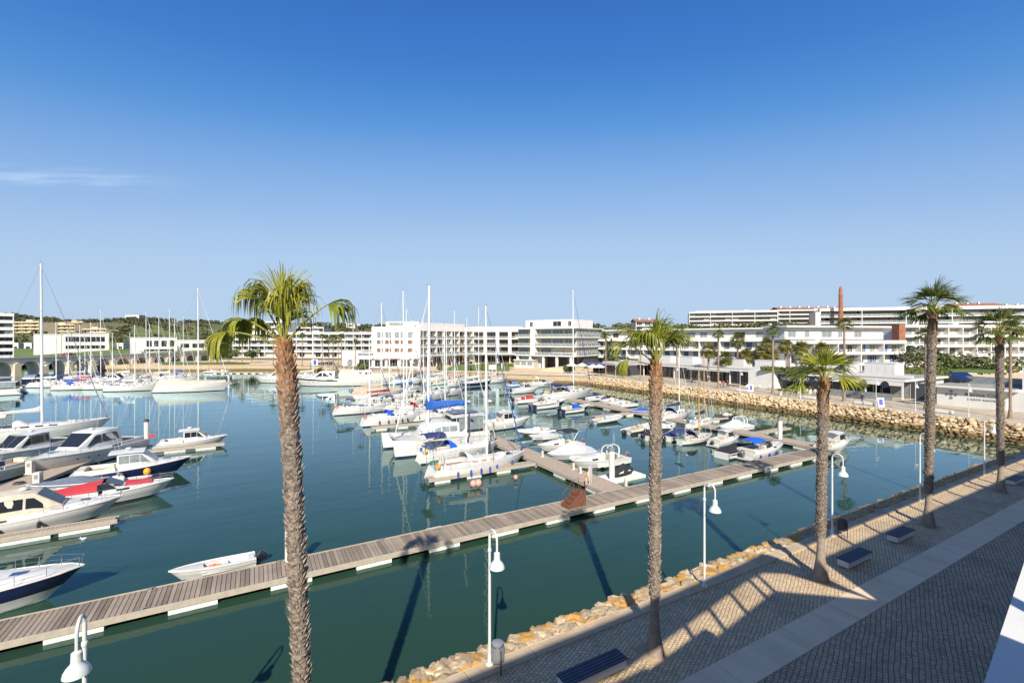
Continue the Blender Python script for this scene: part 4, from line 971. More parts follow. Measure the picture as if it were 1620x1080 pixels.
# sailing boats left of the steps pontoon
sailboat('white sailboat with six blue fenders along its hull, nearest on the finger', at(768,752,UP,3.2), R(2), 10.8, 16.6, cover='cv_white', hood='cv_white', wl='teak', fend='fender_blue', fside=-1, ring='buoy_orange', genoa='cv_blue', name='sailing_boat')
sailboat('white sailboat with blue cockpit hood and yellow life ring beside the blue-fendered one', at(735,727,UP,3.0), R(1), 9.8, 14.6, cover='cv_white', hood='cv_royal', bim='cv_navy', fend=None, fside=-1, ring='cv_yellow', genoa='cv_white')
catamaran('large white catamaran with blue boom cover and solar panels on its roof', (19.6,53.0), R(181), 12.6, 6.6, 15.4).scale = (1.03,1.03,1.28)
sailboat('white sailboat with two blue canvas covers and navy fenders behind the catamaran', at(632,671,UP,3.3), R(1), 11.2, 21.0, cover=None, hood='cv_royal', bim=None, fend='fender_navy', fside=-1, genoa='cv_white', rolled=None, mx=.10)
sailboat('white sailboat with a dark grey cockpit canopy at the left end of the row', at(580,654,UP,3.2), R(2), 11, 13.5, cover='cv_lgrey', hood=None, bim='cv_grey', genoa='cv_navy', ring='cv_yellow', fside=1)
sailboat('white sailboat with a dark red and yellow rolled sail along its deck', at(612,641,UP,3.4), R(3), 12, 16.5, cover='cv_maroon', hood=None, rolled='cv_red', genoa='cv_white')
sailboat('sailboat under a tan boom cover, farthest in the left row', at(600,631,UP,3.6), R(3), 12.5, 21.5, cover='cv_tan', hood='cv_beige', genoa='cv_navy', tent='cv_tan')
sailboat('grey hulled sailboat pointing right behind the red and yellow sail', at(678,634,UP,3.4), R(8), 12, 20.5, hull='gel_grey', cover='cv_grey', hood='cv_grey', genoa='cv_white')
sailboat('white sailboat with wooden hatch cover between the blue canvas and the red sail', at(668,654,UP,3.0), R(2), 9.5, 12.6, cover='cv_beige', hood='cv_red', genoa='cv_white')
openboat('white tender under a white cover behind the blue boom cover', at(722,652,UP,2.0), R(4), 5.2, tent='cv_white', tent_h=.5, ob='outboard_black')
sailboat('white sailboat with navy hood close behind the catamaran stern', at(700,664,UP,3.0), R(2), 10, 15.5, cover='cv_navy', hood='cv_navy', genoa='cv_white', mx=.1)
sailboat('white ketch with grey boom cover in the middle of the left row', at(640,648,UP,3.2), R(3), 11, 19.0, cover='cv_lgrey', hood='cv_white', bim='cv_grey', genoa='cv_navy')
sailboat('small white sailboat with green boom cover behind the grey hulled one', at(705,627,UP,3.0), R(5), 10.5, 17.0, cover='cv_green', hood='cv_white', genoa='cv_white')
sailboat('white sailboat with blue boom cover at the far end of the left row', at(650,624,UP,3.2), R(4), 11, 18.0, cover='cv_blue', hood='cv_blue', genoa='cv_white')
# right side of the steps pontoon, bows to the boards
cruiser('white cabin motor cruiser with dark side windows behind the catamaran', at(808,679,UP,3.0), R(3), 8.6, 'hardtop', fend='fender_white', fside=-1, group='motor cruisers')
openboat('white inflatable with outboard beside the pale grey covered tender', at(853,689,DN,2.2), R(178), 5.6, rib='gel_white', ob='outboard_grey', console=True)
openboat('small tender under a pale grey cover right of the inflatable', at(867,697,DN,1.9), R(176), 4.6, tent='cv_lgrey', tent_h=.45, ob=None)
openboat('white open motorboat with a black folded bimini on its frame', at(893,714,DN,2.3), R(181), 6.2, bim='cv_black', bimz=1.55, raised=True, ob='outboard_grey', bottom='antifoul')
openboat('boat wholly under a pale grey tent cover beside the pontoon', at(912,728,DN,2.3), R(180), 6.2, tent='cv_lgrey', tent_h=1.25, ob=None, hull='gel_grey')
openboat('white cuddy boat with two roll bars and white antennas', at(958,741,DN,2.4), R(179), 6.9, raised=True, tower=True, ob='outboard_grey', bottom='gel_white', console=True)
# pontoon at the right end: near side
cruiser('white boat with bright blue canopy and black outboard beside the long pontoon', at(1224,724,UP,2.6), R(2), 7.6, 'cuddy', stripe='gel_blue', band=None, canvas=None, canopy_aft='cv_royal', ob='outboard_grey', fh=.95, fend='fender_blue', fside=-1, bottom='gel_blue', group='motor cruisers')
openboat('white motorboat under a black cockpit cover beside the blue canopy boat', at(1180,722,UP,2.3), R(4), 6.4, tent='cv_black', tent_h=.7, ob=None, stripe='gel_navy')
cruiser('small white cabin boat with black outboard behind the black covered boat', at(1160,705,UP,2.2), R(5), 5.6, 'hardtop', ob='outboard_black', fh=.95, group='motor cruisers')
sailboat('white double ended boat with wooden masts and navy cockpit cover', at(1113,702,UP,2.5), R(2), 6.4, 9.2, hull='gel_white', stripe='gel_navy', cover=None, hood='cv_navy', mmat='mast_wood', kind='double', wl='glass_clear', B=2.3, mx=.1, lift=1.15, cab='gel_cream')
openboat('white boat under a navy cover with its outboard raised', at(1083,695,UP,2.3), R(10), 6.0, tent='cv_navy', tent_h=.65, ob='outboard_black', tilt=.9)
openboat('cream inflatable with black outboard half behind the second palm', at(1020,684,UP,2.2), R(8), 6.0, rib='gel_cream', ob='outboard_black', seatm='cv_tan', cons_cover='cv_tan', tilt=.8)
openboat('white motorboat with two outboards right of the second palm trunk', at(1058,686,UP,2.2), R(8), 6.2, raised=True, ob='outboard_black', nob=2, tilt=.7)
openboat('grey inflatable with covered console left of the second palm', at(968,669,UP,2.2), R(4), 6.3, rib='cv_lgrey', ob='outboard_grey', cons_cover='cv_lgrey', tilt=.6)
openboat('navy hulled open boat with blue console cover', at(917,652,UP,2.4), R(6), 7.2, hull='gel_navy', stripe='gel_white', cons_cover='cv_royal', ob='outboard_black', bottom='gel_navy')
openboat('navy hulled sports boat with white outboard left of the blue console boat', at(875,645,UP,2.6), R(7), 8.6, hull='gel_navy', stripe='gel_white', raised=True, ob='outboard_grey', bottom='gel_navy')
openboat('white boat with light blue wave stripe and red covers', at(843,637,UP,2.6), R(3), 7.8, stripe='gel_blue', band=None, cons_cover='cv_red', seatm='cv_red', ob='outboard_black', bottom='gel_blue')
sailboat('white motor sailer with navy wheelhouse canvas and navy boom cover', at(908,631,UP,3.6), R(4), 14.0, 24.5, cover='cv_navy', hood='cv_navy', bim='cv_navy', genoa='cv_navy', wl='glass_blue')
cruiser('blue hulled boat under blue canvas at the far end of the right pontoon', at(823,614,UP,2.6), R(5), 6.6, 'cuddy', hull='gel_blue', canvas='cv_blue', group='motor cruisers')
cruiser('white motor cruiser with open cockpit behind the red covered boat', at(862,612,UP,3.0), R(5), 9.4, 'cuddy', arch=True, group='motor cruisers')
openboat('grey metal open boat below the navy motor sailer', at(946,634,UP,2.0), R(3), 5.8, hull='gel_grey', stripe='gel_black', console=False, ob='outboard_black', bottom='gel_grey')
# pontoon at the right end: far side
openboat('white sports boat with black outboard on the far side of the right pontoon', at(990,645,DN,2.4), R(178), 6.4, raised=True, ob='outboard_black')
openboat('bright blue hulled boat under a blue cover just left of the second palm', at(1019,656,DN,2.0), R(178), 5.2, hull='gel_blue', tent='cv_blue', tent_h=.5, ob=None, bottom='gel_blue')
sailboat('white sailboat with navy boom cover and navy hood right of the second palm', at(1078,664,UP,2.8), R(4), 8.8, 11.8, cover='cv_navy', hood='cv_navy', genoa='cv_white', mx=.12)
sailboat('white day boat with a tall wooden mast behind the double ender', at(1120,676,UP,2.2), R(6), 6.6, 11.0, cover='cv_black', hood=None, mmat='mast_wood', genoa='cv_white', B=2.2)
openboat('black inflatable with raised outboard behind the white tent cover', at(1155,664,DN,2.0), R(183), 5.0, rib='rubber', ob='outboard_black', tilt=.9)
openboat('white motorboat under a white tent cover with a raised windscreen frame', at(1172,684,DN,2.5), R(183), 6.8, tent='cv_white', tent_h=1.0, ob=None, tower=True)
cruiser('white cabin fishing boat with red flag at the end of the long pontoon', at(1338,713,UP,2.5), R(3), 6.6, 'hardtop', bottom='gel_white', stripe='gel_white', fh=1.0, rad=False, flag='cv_red', group='motor cruisers')
# skiff in the foreground
u, v = G(335, 908, WATER); sk = openboat('small white skiff with dark outboard lying beside the long pontoon', (u+.1, v+.1), R(185), 4.1, console=False, ob='outboard_black', bottom='gel_grey', stripe='gel_white', name='skiff', B=1.2, tilt=.6, seatm='gel_white')
MB().bev(-.7,-.4,-.58,.58,.36,.41,.01).build('thwart', 'gel_white', sk); MB().bev(.35,.6,-.55,.55,.38,.42,.01).build('thwart', 'gel_white', sk)
nm = MB()
for i in range(26): nm.torus((rnd(-.2,.9), rnd(-.35,.35), .28+rnd(0,.1)), rnd(.1,.25), .018, 'z', 10, 4)
nm.build('net_heap', 'cv_orange', sk); MB().tube([(-1.5,.3,.4),(1.0,.1,.44)], .02, 5).build('oar', 'teak', sk)
# left pontoon, bows out to the right
cruiser('white boat bow with navy band and tall bow rail at the left edge', (-12.9,32.1), R(-6), 10.2, 'cuddy', hull='gel_white', band='gel_navy', stripe='gel_white', bottom='gel_white', fh=.95, group='motor cruisers')
cruiser('white cruiser with cream cockpit canopy and teak foredeck, nearest of the left row', at(42,846,R(4),3.2), R(5), 9.6, 'sport', canvas='cv_beige', fend='rubber', fside=-1, bottom='gel_white', fh=.9, port=False, topmat='cv_beige', group='motor cruisers')
cruiser('white sports boat with bright red cockpit and foredeck covers', at(172,800,R(4),2.6), R(5), 8.2, 'cuddy', tonneau='cv_red', sunpad='cv_red', bottom='antifoul_red', fh=.95, group='motor cruisers')
openboat('small white boat under a blue grey cover behind the red covered boat', at(108,779,DN,2.0), R(184), 5.6, tent='cv_slate', tent_h=.55, ob='outboard_grey')
cruiser('navy hulled cabin cruiser with a round orange fender', at(210,760,R(4),3.0), R(4), 9.0, 'hardtop', hull='gel_navy', stripe='gel_white', ball='buoy_orange', fside=-1, bottom='antifoul_red', glass='glass_clear', rad=True, group='motor cruisers')
openboat('white open tender tied beside the navy cruiser', at(186,776,R(4),1.8), R(4), 4.6, console=True, ob=None, bottom='gel_white')
cruiser('small white cabin boat with dark windows at the end of the left pontoon', at(305,709,R(3),2.6), R(3), 7.2, 'hardtop', bottom='antifoul', fh=.92, flag='cv_red', group='motor cruisers')
cruiser('large grey-white motor yacht with wide windscreen, bow towards us', at(105,733,R(252),4.0), R(240), 12.4, 'sport', hull='gel_white', stripe='gel_navy', bottom='antifoul', rad=True, fh=1.0, group='motor cruisers')
sailboat('tall masted sailboat with pilothouse behind the big motor yacht', (W(62,61.0)), R(12), 14.5, 23.4, cover='cv_lgrey', hood='cv_white', bim='cv_white', genoa='cv_grey', mmat='mast_white', boomz=3.6, mx=.02)
cruiser('white pilothouse boat beside the tall mast at the left edge', at(12,728,R(250),3.8), R(240), 10.5, 'hardtop', group='motor cruisers')
cruiser('white motorboat bow cut off by the left edge under the pilothouse boat', at(-6,766,R(236),3.4), R(240), 9.5, 'cuddy', group='motor cruisers')
catamaran('grey-white catamaran stern at the far left edge', (W(-12,108)), R(185), 11, 6, 16, cover='cv_grey', solar=False)
openboat('small white boat under a tan cover beyond the red covered boat', at(905,619,UP,2.4), R(5), 7.0, tent='cv_tan', tent_h=.7, ob='outboard_black')
cruiser('white cabin boat between the blue canvas boat and the motor sailer', at(835,622,UP,2.6), R(4), 8.0, 'hardtop', ob='outboard_black', group='motor cruisers')
openboat('white open boat with grey outboard right of the grey metal boat', at(972,640,DN,2.2), R(180), 6.2, raised=True, ob='outboard_grey')
openboat('white boat under a black cover beside the double ended boat', at(1050,694,UP,2.2), R(8), 5.8, tent='cv_black', tent_h=.6, ob='outboard_black')
# far left row in front of the bridge
row = [  # px, py waterline, heading, length, mast, cover, extra, label
 (305,620,UP,17.0,26.5,None,dict(tent='cv_beige', hood=None, mmat='mast_white', mx=.06),'largest far left sailboat under a pale grey full length cover'),
 (205,619,UP,11.5,17,'cv_white',dict(hood='cv_white', bim='cv_white'),'white sailboat just left of the full length cover'),
 (170,616,UP,11,15,'cv_lgrey',dict(hood='cv_lgrey'),'white sailboat with blue life ring in the far left row'),
 (135,613,UP,12,18,'cv_red',dict(hood='cv_red'),'white sailboat with a bright red boom cover'),
 (100,609,UP,11,16,'cv_navy',dict(hood='cv_navy', bim='cv_navy', hull='gel_navy'),'navy sailboat with blue cockpit canvas below the bridge'),
 (225,603,UP,11,22,'cv_grey',dict(hood='cv_grey'),'sailboat with dark boom cover, second row behind the far left group'),
 (262,603,UP,12,23,'cv_white',dict(hood='cv_navy'),'tall sailboat behind the full length cover, left of its mast'),
 (285,600,UP,10.5,21,'cv_blue',dict(hood='cv_blue'),'sailboat with blue boom cover right behind the full length cover'),
 (245,608,UP,11,20,'cv_tan',dict(hood='cv_tan'),'sailboat with tan boom cover behind the far left group'),
 (152,605,UP,11,22.5,'cv_navy',dict(hood='cv_navy'),'tall masted sailboat behind the red boom cover'),
 (128,601,UP,10,15.5,'cv_lgrey',dict(hood=None),'short masted sailboat behind the red boom cover'),
 (200,600,UP,10,15.5,'cv_white',dict(hood='cv_white'),'white sailboat farthest back in the far left group')]
for px, py, hd, L, mh, cov, ex, lab in row: sailboat(lab, at(px, py, hd, L*.3), -TH + R(12) if px != 305 else -TH+R(16), L, mh, cover=cov, genoa='cv_white', **ex)
cruiser('white motor cruiser with dark windows in the far left row', at(180,607,UP,3.4), -TH+R(10), 10.5, 'hardtop', group='motor cruisers')
cruiser('blue canvas motorboat at the left end of the far left row', at(62,604,UP,3), -TH+R(8), 9, 'cuddy', hull='gel_navy', canvas='cv_blue', group='motor cruisers')
for px, lab in ((335,'left one of the small white boats at the far shore pontoon'), (352,'right one of the small white boats at the far shore pontoon')):
    openboat(lab, at(px,590,UP,2), -TH+R(5), 6, ob='outboard_black', raised=True)
# far row below the hotels
far = [(440,606,'sport',14,dict(),'white motor yacht half behind the nearest palm trunk'),(437,598,'cuddy',9,dict(),'small white boat behind the yacht at the nearest palm'),
 (513,611,'sport',16.5,dict(band='gel_black'),'white motor yacht with a black hull band right of the nearest palm'),
 (545,606,'cuddy',11,dict(arch=True),'white cruiser with a radar arch beside the black banded yacht'),
 (588,610,'sport',17,dict(canvas=None, sunpad='cv_beige'),'large pale yacht under a beige cover'),
 (645,608,'cuddy',10,dict(canvas='cv_navy'),'white cruiser with a dark canvas top below the hotel shops'),
 (683,606,'hardtop',10,dict(canvas='cv_grey'),'white motorboat under a dark grey dome cover'),
 (572,601,'cuddy',9,dict(),'small white cruiser behind the beige covered yacht')]
for px, py, stl, L, ex, lab in far:
    e2 = dict(ex); cruiser(lab, at(px,py,UP,L*.3), -TH + R(186 if px in (440,437,513,545) else 12), L, stl, group='motor cruisers', **e2)
bt = [o for o in COL.objects if o.get('label') == 'large pale yacht under a beige cover'][0]
hh = Hull(17, 17*.33, .092*17+.1, .145*17+.1); rings = []
for i in range(9):
    t = i/8; e = hh.edge(lerp(.02,.96,t), -.05); rz = e[2]+lerp(3.1,.9,t**1.2); rings.append([(e[0],-e[1],e[2]-.1),(e[0],-e[1]*.7,lerp(e[2],rz,.7)),(e[0],0,rz),(e[0],e[1]*.7,lerp(e[2],rz,.7)),(e[0],e[1],e[2]-.1)])
MB().loft(rings, False, False).build('full_cover', 'cv_beige', bt, True)
sailboat('white sailboat with a blue waterline below the hotel lawn', at(718,612,UP,3.4), R(6), 11.5, 21.5, cover=None, hood='cv_white', cab='gel_cream', bottom='gel_blue', genoa='cv_yellow')
sailboat('navy hulled sailboat below the right end of the hotel lawn', at(757,611,UP,3.2), R(8), 10.5, 22.5, hull='gel_navy', stripe='gel_white', cover='cv_white', hood='cv_white')
sailboat('far sailboat whose thin mast rises left of the hotel', at(556,598,UP,3.2), -TH+R(10), 11, 26, cover='cv_white', hood='cv_white')
sailboat('far sailboat just right of the nearest palm crown', at(492,600,UP,3.2), -TH+R(10), 11, 25, cover='cv_white', hood='cv_white')
for px, py, L_, mh, cv, hd_, lab in ((632,606,10.5,19,'cv_lgrey','cv_grey','white sailboat with grey hood left of the dark canvas cruiser below the hotel'),(668,604,11,20,'cv_navy','cv_navy','white sailboat with navy hood behind the grey dome cover below the hotel'),(700,604,10,18,'cv_white','cv_white','white sailboat between the grey dome cover and the blue waterline boat'),(738,605,10.5,20,'cv_tan','cv_beige','white sailboat with tan boom cover behind the blue waterline boat'),(785,606,10,17,'cv_lgrey','cv_white','white sailboat right of the navy hulled one below the hotel lawn'),(600,604,10,17,'cv_blue','cv_blue','sailboat with blue boom cover beside the beige covered yacht')):
    sailboat(lab, at(px, py, UP, 3.2), R(8), L_, mh, cover=cv, hood=hd_, genoa='cv_white')
for px, py, L_, mh, cv, lab in ((80,613,11,18,'cv_white','white sailboat left of the red boom cover in the far left row'),(118,617,10.5,17,'cv_blue','sailboat with blue boom cover in front of the red one'),(270,612,11,19,'cv_white','white sailboat tucked behind the bow of the full length cover'),(230,613,10.5,17.5,'cv_grey','white sailboat with grey boom cover behind the stern of the full length cover')):
    sailboat(lab, at(px, py, UP, 3.2), -TH+R(12), L_, mh, cover=cv, hood=cv, genoa='cv_white')
# jet ski on its raft
u, v = G(1000, 757, WATER+.25); js = thing('jet_ski_raft', 'pale grey floating raft of square blocks under the covered jet ski', 'raft', (u-2.3, v+.25, WATER), R(1))
cube = MB().bev(0,.485,0,.485,-.15,.28,.05).mesh('float_block', 'float_white')
for i in range(9):
    for j in range(4): link('float_block', cube, js, loc=(i*.5-.1, j*.5, rnd(-.006,.006)))
jk = thing('jet_ski', 'jet ski under a black cover with white flashes on the raft', 'jet ski', (u-.1, v+1.25, WATER+.29), R(3), None)
rings = []
for x, w, z0, z1 in ((-1.45,.38,.06,.42),(-1.1,.50,.02,.62),(-.5,.52,0,.80),(-.05,.50,0,1.0),(.25,.48,0,1.08),(.6,.44,.02,.86),(1.1,.32,.08,.66),(1.45,.14,.2,.5)):
    rings.append([(x,-w*.7,z0),(x,-w,z0+.2),(x,-w*.75,lerp(z0,z1,.7)),(x,-w*.2,z1),(x,w*.2,z1),(x,w*.75,lerp(z0,z1,.7)),(x,w,z0+.2),(x,w*.7,z0)])
MB().loft(rings).build('cover', 'cv_black', jk, True)
MB().add([(-.9,-.50,.34),(-.35,-.53,.38),(-.2,-.49,.56),(-.5,-.50,.50),(-.75,-.51,.46)], [(0,1,2,3,4)]).add([(.25,-.475,.45),(.85,-.40,.40),(.55,-.43,.56)], [(0,1,2)]).build('white_flash', 'letter_white', jk)
MB().loft([[(-1.3,-.3,0),(1.2,-.2,.05),(1.2,.2,.05),(-1.3,.3,0)],[(-1.35,-.36,.14),(1.3,-.24,.2),(1.3,.24,.2),(-1.35,.36,.14)]]).build('hull', 'gel_white', jk)
# ------------------------------------------------------------------ palms
def frond_mesh(r, elev, pet, blade, droop, spread=2.5, nseg=26, mat='frond', steps=7, pdroop=.12):
    mb = MB(); e = elev; p = Vector((0,0,0)); pts = [p.copy()]; n = 6
    for i in range(n):
        p = p + Vector((cos(e),0,sin(e)))*pet/n; pts.append(p.copy()); e -= pdroop*(.3+i/n)*abs(cos(e))
    mb.tube(pts, [lerp(.035,.014,i/n) for i in range(n+1)], 5, 1)
    D = Vector((cos(e),0,sin(e))); Sd = Vector((0,1,0)); Nn = D.cross(Sd)*-1; E = pts[-1]
    for i in range(nseg):
        a = -spread/2 + spread*i/(nseg-1) + r.uniform(-.03,.03)
        d0 = (D*cos(a) + Sd*sin(a) + Nn*(.32*abs(sin(a)))*r.uniform(.7,1.3)).normalized(); T = (Sd*cos(a) - D*sin(a)).normalized()
        T = (T + Nn*r.uniform(-.55,.55)).normalized()
        ln = blade*(.70+.30*cos(a*.75))*r.uniform(.88,1.1); q = E.copy(); vs = []; dr = droop*r.uniform(.7,1.3)
        tw = r.uniform(-.25,.25)
        for k in range(steps+1):
            s = k/steps; w = (blade*spread/nseg*.62*min(s,.45) if s < .45 else blade*spread/nseg*.62*.45*(1-((s-.45)/.55)**1.3)) + (.004 if s < 1 else .0)
            vs += [q - T*w, q + T*w]
            g = min(.97, dr*s**1.25); dd = (d0*(1-g) + Vector((0,0,-1))*g); dd.normalize(); T = (T + Nn*tw*.12).normalized(); q = q + dd*ln/steps
        mb.add(vs, [(2*k,2*k+1,2*k+3,2*k+2) for k in range(steps)], 0)
    return mb.mesh('frond', [mat, 'petiole'])
def trunk_r(z, H):
    if z < 2.0: return .20 + .26*max(0, (1-z/1.6))**1.8
    if z < H*.80: return lerp(.215,.235,(z-2)/(H*.8-2))
    return lerp(.235,.238, (z-H*.8)/(H*.12)) if z < H*.92 else lerp(.238,.14,(z-H*.92)/(H*.08))
def palm(label, u, v, H, lean, fronds, seed, sm=1.0, rows=None, mat='frond', boots0=1.9, skirt=True):
    r = random.Random(seed); root = thing('fan_palm', label, 'palm tree', (u, v, 0), 0, 'palms along the near promenade')
    right = Vector((CT,-ST,0)); LV = right*lean
    def ax(z): t = z/H; return LV*(t**1.6)
    prof = [i/40*H for i in range(41)]; n = 14
    t = MB().loft([[ax(z) + Vector((trunk_r(z,H)*sm*cos(2*pi*j/n)*(1+.05*noise.noise(Vector((j,z*2,seed)))), trunk_r(z,H)*sm*sin(2*pi*j/n), z)) for j in range(n)] for z in prof]).build('trunk', 'palm_base', root, True)
    b = MB(); z = boots0; k = 0
    while z < H - .05:
        rr = trunk_r(z,H)*sm; m = 9; top = (z-(H-2.2))/2.2; big = 1 + max(0, top)*.55
        for j in range(m):
            a = 2*pi*(j + .5*(k%2))/m + r.uniform(-.13,.13) + k*.11; zz = z + r.uniform(-.03,.03); c = ax(zz)
            w = rr*2*pi/m*.62*r.uniform(.8,1.15); hh = .15*r.uniform(.8,1.5)*big; out = (.055*r.uniform(.5,1.7))*big
            ca, sa = cos(a), sin(a); tx, ty = -sa, ca; sk = r.uniform(-.4,.4)*w
            def P(rad, tt, dz): return (c.x+ca*rad+tx*tt, c.y+sa*rad+ty*tt, zz+dz)
            b.add([P(rr-.03,-w,-.02), P(rr-.03,w,-.02), P(rr+out*.4,w*.7,hh*.45), P(rr+out*.4,-w*.7,hh*.45), P(rr+out,sk+w*.28,hh), P(rr+out,sk-w*.28,hh), P(rr-.02,w*.4,hh*.5), P(rr-.02,-w*.4,hh*.5)],
                  [(0,1,2,3),(3,2,4,5),(5,4,6,7),(1,6,4,2),(0,3,5,7)])
        z += .098; k += 1
    lb = stuff(b.build('leaf_bases', 'palm_boots', root)); lb['trunk_height'] = H
    top = ax(H)
    for (a, el, pet, bl, dr, sp) in fronds:
        me = frond_mesh(r, R(el), pet, bl, dr, sp, 26, mat if r.random() < .88 or pet > 1.0 else 'frond_dark')
        link('frond', me, root, loc=(top.x, top.y, H-.22+.2*sin(R(max(0,el)))), rz=R(a) - TH)
    # soil square round the foot
    return root
def crown(r, n, emin, emax, pet, bl, dr, sp=2.4):
    out = []
    for i in range(n):
        t = i/max(1,n-1); out.append((i*137.5 + r.uniform(-15,15), lerp(emax, emin, t**.9) + r.uniform(-5,5), pet*r.uniform(.85,1.1), bl*r.uniform(.85,1.1), dr*lerp(.75,1.2,t), sp))
    return out
rr = random.Random(5)
f1 = [(5,50,1.35,1.15,1.6,2.5),(176,40,1.15,1.0,2.2,2.8),(200,26,1.2,.95,2.2,2.7),(150,40,1.2,.95,2.2,2.6),
      (182,66,1.1,1.1,1.6,1.9),(165,70,1.15,1.1,1.6,1.8),(250,86,.75,1.15,.6,1.1),(80,87,.8,1.1,.55,1.0),(15,80,1.05,1.05,1.5,1.3),(340,84,.85,1.05,1.0,1.1),(195,78,.95,1.1,1.3,1.3),(320,82,.75,1.15,1.2,1.6),(205,78,.8,1.1,1.4,1.8),(290,82,.5,1.05,1.2,1.6),(35,80,.85,1.05,1.4,1.6),(345,76,.5,1.0,1.5,1.7)]
palm('nearest fan palm, tallest in the picture, left of centre', .95, 11.5, 10.95, -.45, f1, 11, .72)
f2 = [(178,24,1.0,.95,2.0,2.4),(172,46,1.15,1.15,1.0,1.9),(185,64,1.2,1.2,.8,1.6),(8,62,.9,1.25,1.0,1.8),(350,66,.9,1.2,1.1,1.8)] + crown(rr, 10, 66, 87, .75, 1.25, 1.0, 1.6)
palm('second fan palm from the left, behind a white lamp post', 12.2, 11.5, 10.15, .05, f2, 12, .74)
f3 = [(0,18,1.0,1.15,.8,2.3),(180,12,1.05,1.2,.7,2.4),(168,36,.9,1.1,.75,2.3),(12,60,.8,1.15,.6,2.1)] + crown(rr, 11, 30, 84, .75, 1.2, .6, 2.2)
palm('third fan palm, shortest, standing by the paved gap of sunlight', 22.6, 11.3, 9.2, .15, f3, 13, .80)
palm('fourth fan palm with a dark full crown, tallest on the right', 34.6, 11.4, 12.75, .25, crown(rr, 20, 8, 86, .95, 1.15, .62, 2.4), 14, .80, mat='frond_dark')
palm('fifth fan palm at the right edge beside a bench', 46.9, 11.4, 11.5, -.1, crown(rr, 18, 6, 84, .95, 1.15, .65, 2.4), 15, .78, mat='frond_dark')
for (u, v) in ((.95,11.5),(12.2,11.5),(22.6,11.3),(34.6,11.4),(46.9,11.4)):
    struct(MB().add([(u-.55,v-.55,.008),(u+.55,v-.55,.008),(u+.55,v+.55,.008),(u-.55,v+.55,.008)], [(0,1,2,3)]).build('tree_pit', 'soil'))
# far palms: shared trunks and crowns
FT = MB().loft([[(trunk_r(z*10,10)*.8*cos(2*pi*j/8), trunk_r(z*10,10)*.8*sin(2*pi*j/8), z*10) for j in range(8)] for z in (0,.03,.08,.15,.2,.5,.8,.92,1)]).mesh('trunk', 'palm_far', True)
def crown_mesh(seed, n, emin, emax, bl, mat, steps=4, nseg=9, pet=.8):
    r = random.Random(seed); big = MB()
    for i in range(n):
        me = frond_mesh(r, R(lerp(emax, emin, i/(n-1))), pet*r.uniform(.8,1.15), bl*r.uniform(.85,1.15), .7, 2.3, nseg, mat, steps); a = i*2.4 + r.uniform(-.3,.3); ca, sa = cos(a), sin(a)
        big.add([(q.co.x*ca-q.co.y*sa, q.co.x*sa+q.co.y*ca, q.co.z) for q in me.vertices], [tuple(f.vertices) for f in me.polygons]); bpy.data.meshes.remove(me)
    return big.mesh('crown', mat)
CR = [crown_mesh(40+i, 16, 0, 85, 1.2, 'frond_dark') for i in range(3)]
CD = [crown_mesh(50+i, 34, -35, 85, 1.7, 'frond_date', 4, 9, 1.1) for i in range(2)]
def farpalm(label, u, v, H, z0=0, date=False, group='palms along the shop promenade', k=1.0):
    root = thing('fan_palm' if not date else 'date_palm', label, 'palm tree', (u, v, z0), rnd(0,6), group)
    link('trunk', FT, root, scale=((1.0 if not date else 1.5)*k, (1.0 if not date else 1.5)*k, H/10)); link('crown', (CD if date else CR)[RNG.randrange(2)], root, loc=(0,0,H-.1), scale=(k,k,k)); return root
FP = [(1583,668,'by the right edge'),(1461,649,'just left of the tall dark palm'),(1334,635,'behind the third near palm'),(1232,622,'by the white shop wall'),(1147,613,'by the group of walkers'),(1085,606,'left of the second shop canopy'),(1028,600,'hidden behind the second near palm'),(980,594,'by the white parasols')]
HH = [12.3,11.6,13.6,12.6,12.0,11.2,11.8,12.0]
for (px, py, lab), H in zip(FP, HH):
    u, v = G(px, py); farpalm('slim fan palm on the shop promenade ' + lab, 91.2 if px < 1500 else 91.5, v if px < 1500 else 21.3, H)
DP = [(1121,'first of the bushy palms left of the shop canopy',118,8.5),(1148,'bushy palm in front of blue shuttered flats',120,6),(1167,'taller bushy palm behind the white roof boxes',122,12),(1180,'bushy palm with yellow skirt behind the roof boxes',118,7),(1205,'left palm of the dense bushy clump',116,8),(1221,'low dark palm of the dense bushy clump',114,7),(1213,'rear palm of the dense bushy clump',126,10.5),(1243,'right palm of the dense bushy clump',116,10),(1268,'bushy palm beside the blue shuttered block',120,9.5),(1300,'bushy palm half behind the third near palm',120,9)]
for px, lab, d, H in DP: u, v = W(px, d); farpalm(lab, u, v, H*.8, 1.2, True, 'bushy palms behind the shops', .95)
CP = [(527,165,11.5,'left palm of the row on the quay ramp'),(510,172,12,'second palm on the quay ramp'),(540,165,12,'third palm on the quay ramp'),(520,180,11,'rear palm on the quay ramp'),(535,176,10.5,'rear right palm on the quay ramp'),(562,168,10,'short palm left of the white hotel block'),(432,195,13,'palm behind the nearest palm trunk at left'),(478,185,12.5,'palm just right of the nearest palm trunk')]
for px, d, H, lab in CP: u, v = W(px, d); farpalm(lab, u, v, H, 0, False, 'palms on the far quay')
LP = [(349,205,11,'left'),(383,205,13,'right')]
for px, d, H, lab in LP: u, v = W(px, d); farpalm(lab + ' palm on the grass bank right of the bridge', u, v, H*.75, .5, False, 'palms on the far quay')
for px, d, H, lab in ((134,265,13,'palm before the white hall left of the far bridge masts'),(188,262,13,'palm behind the bridge parapet'),(272,262,11,'palm right of the low white long building'),(321,250,9,'palm at the right end of the bridge')):
    u, v = W(px, d); farpalm(lab, u, v, H*.85, 0, False, 'palms behind the bridge')
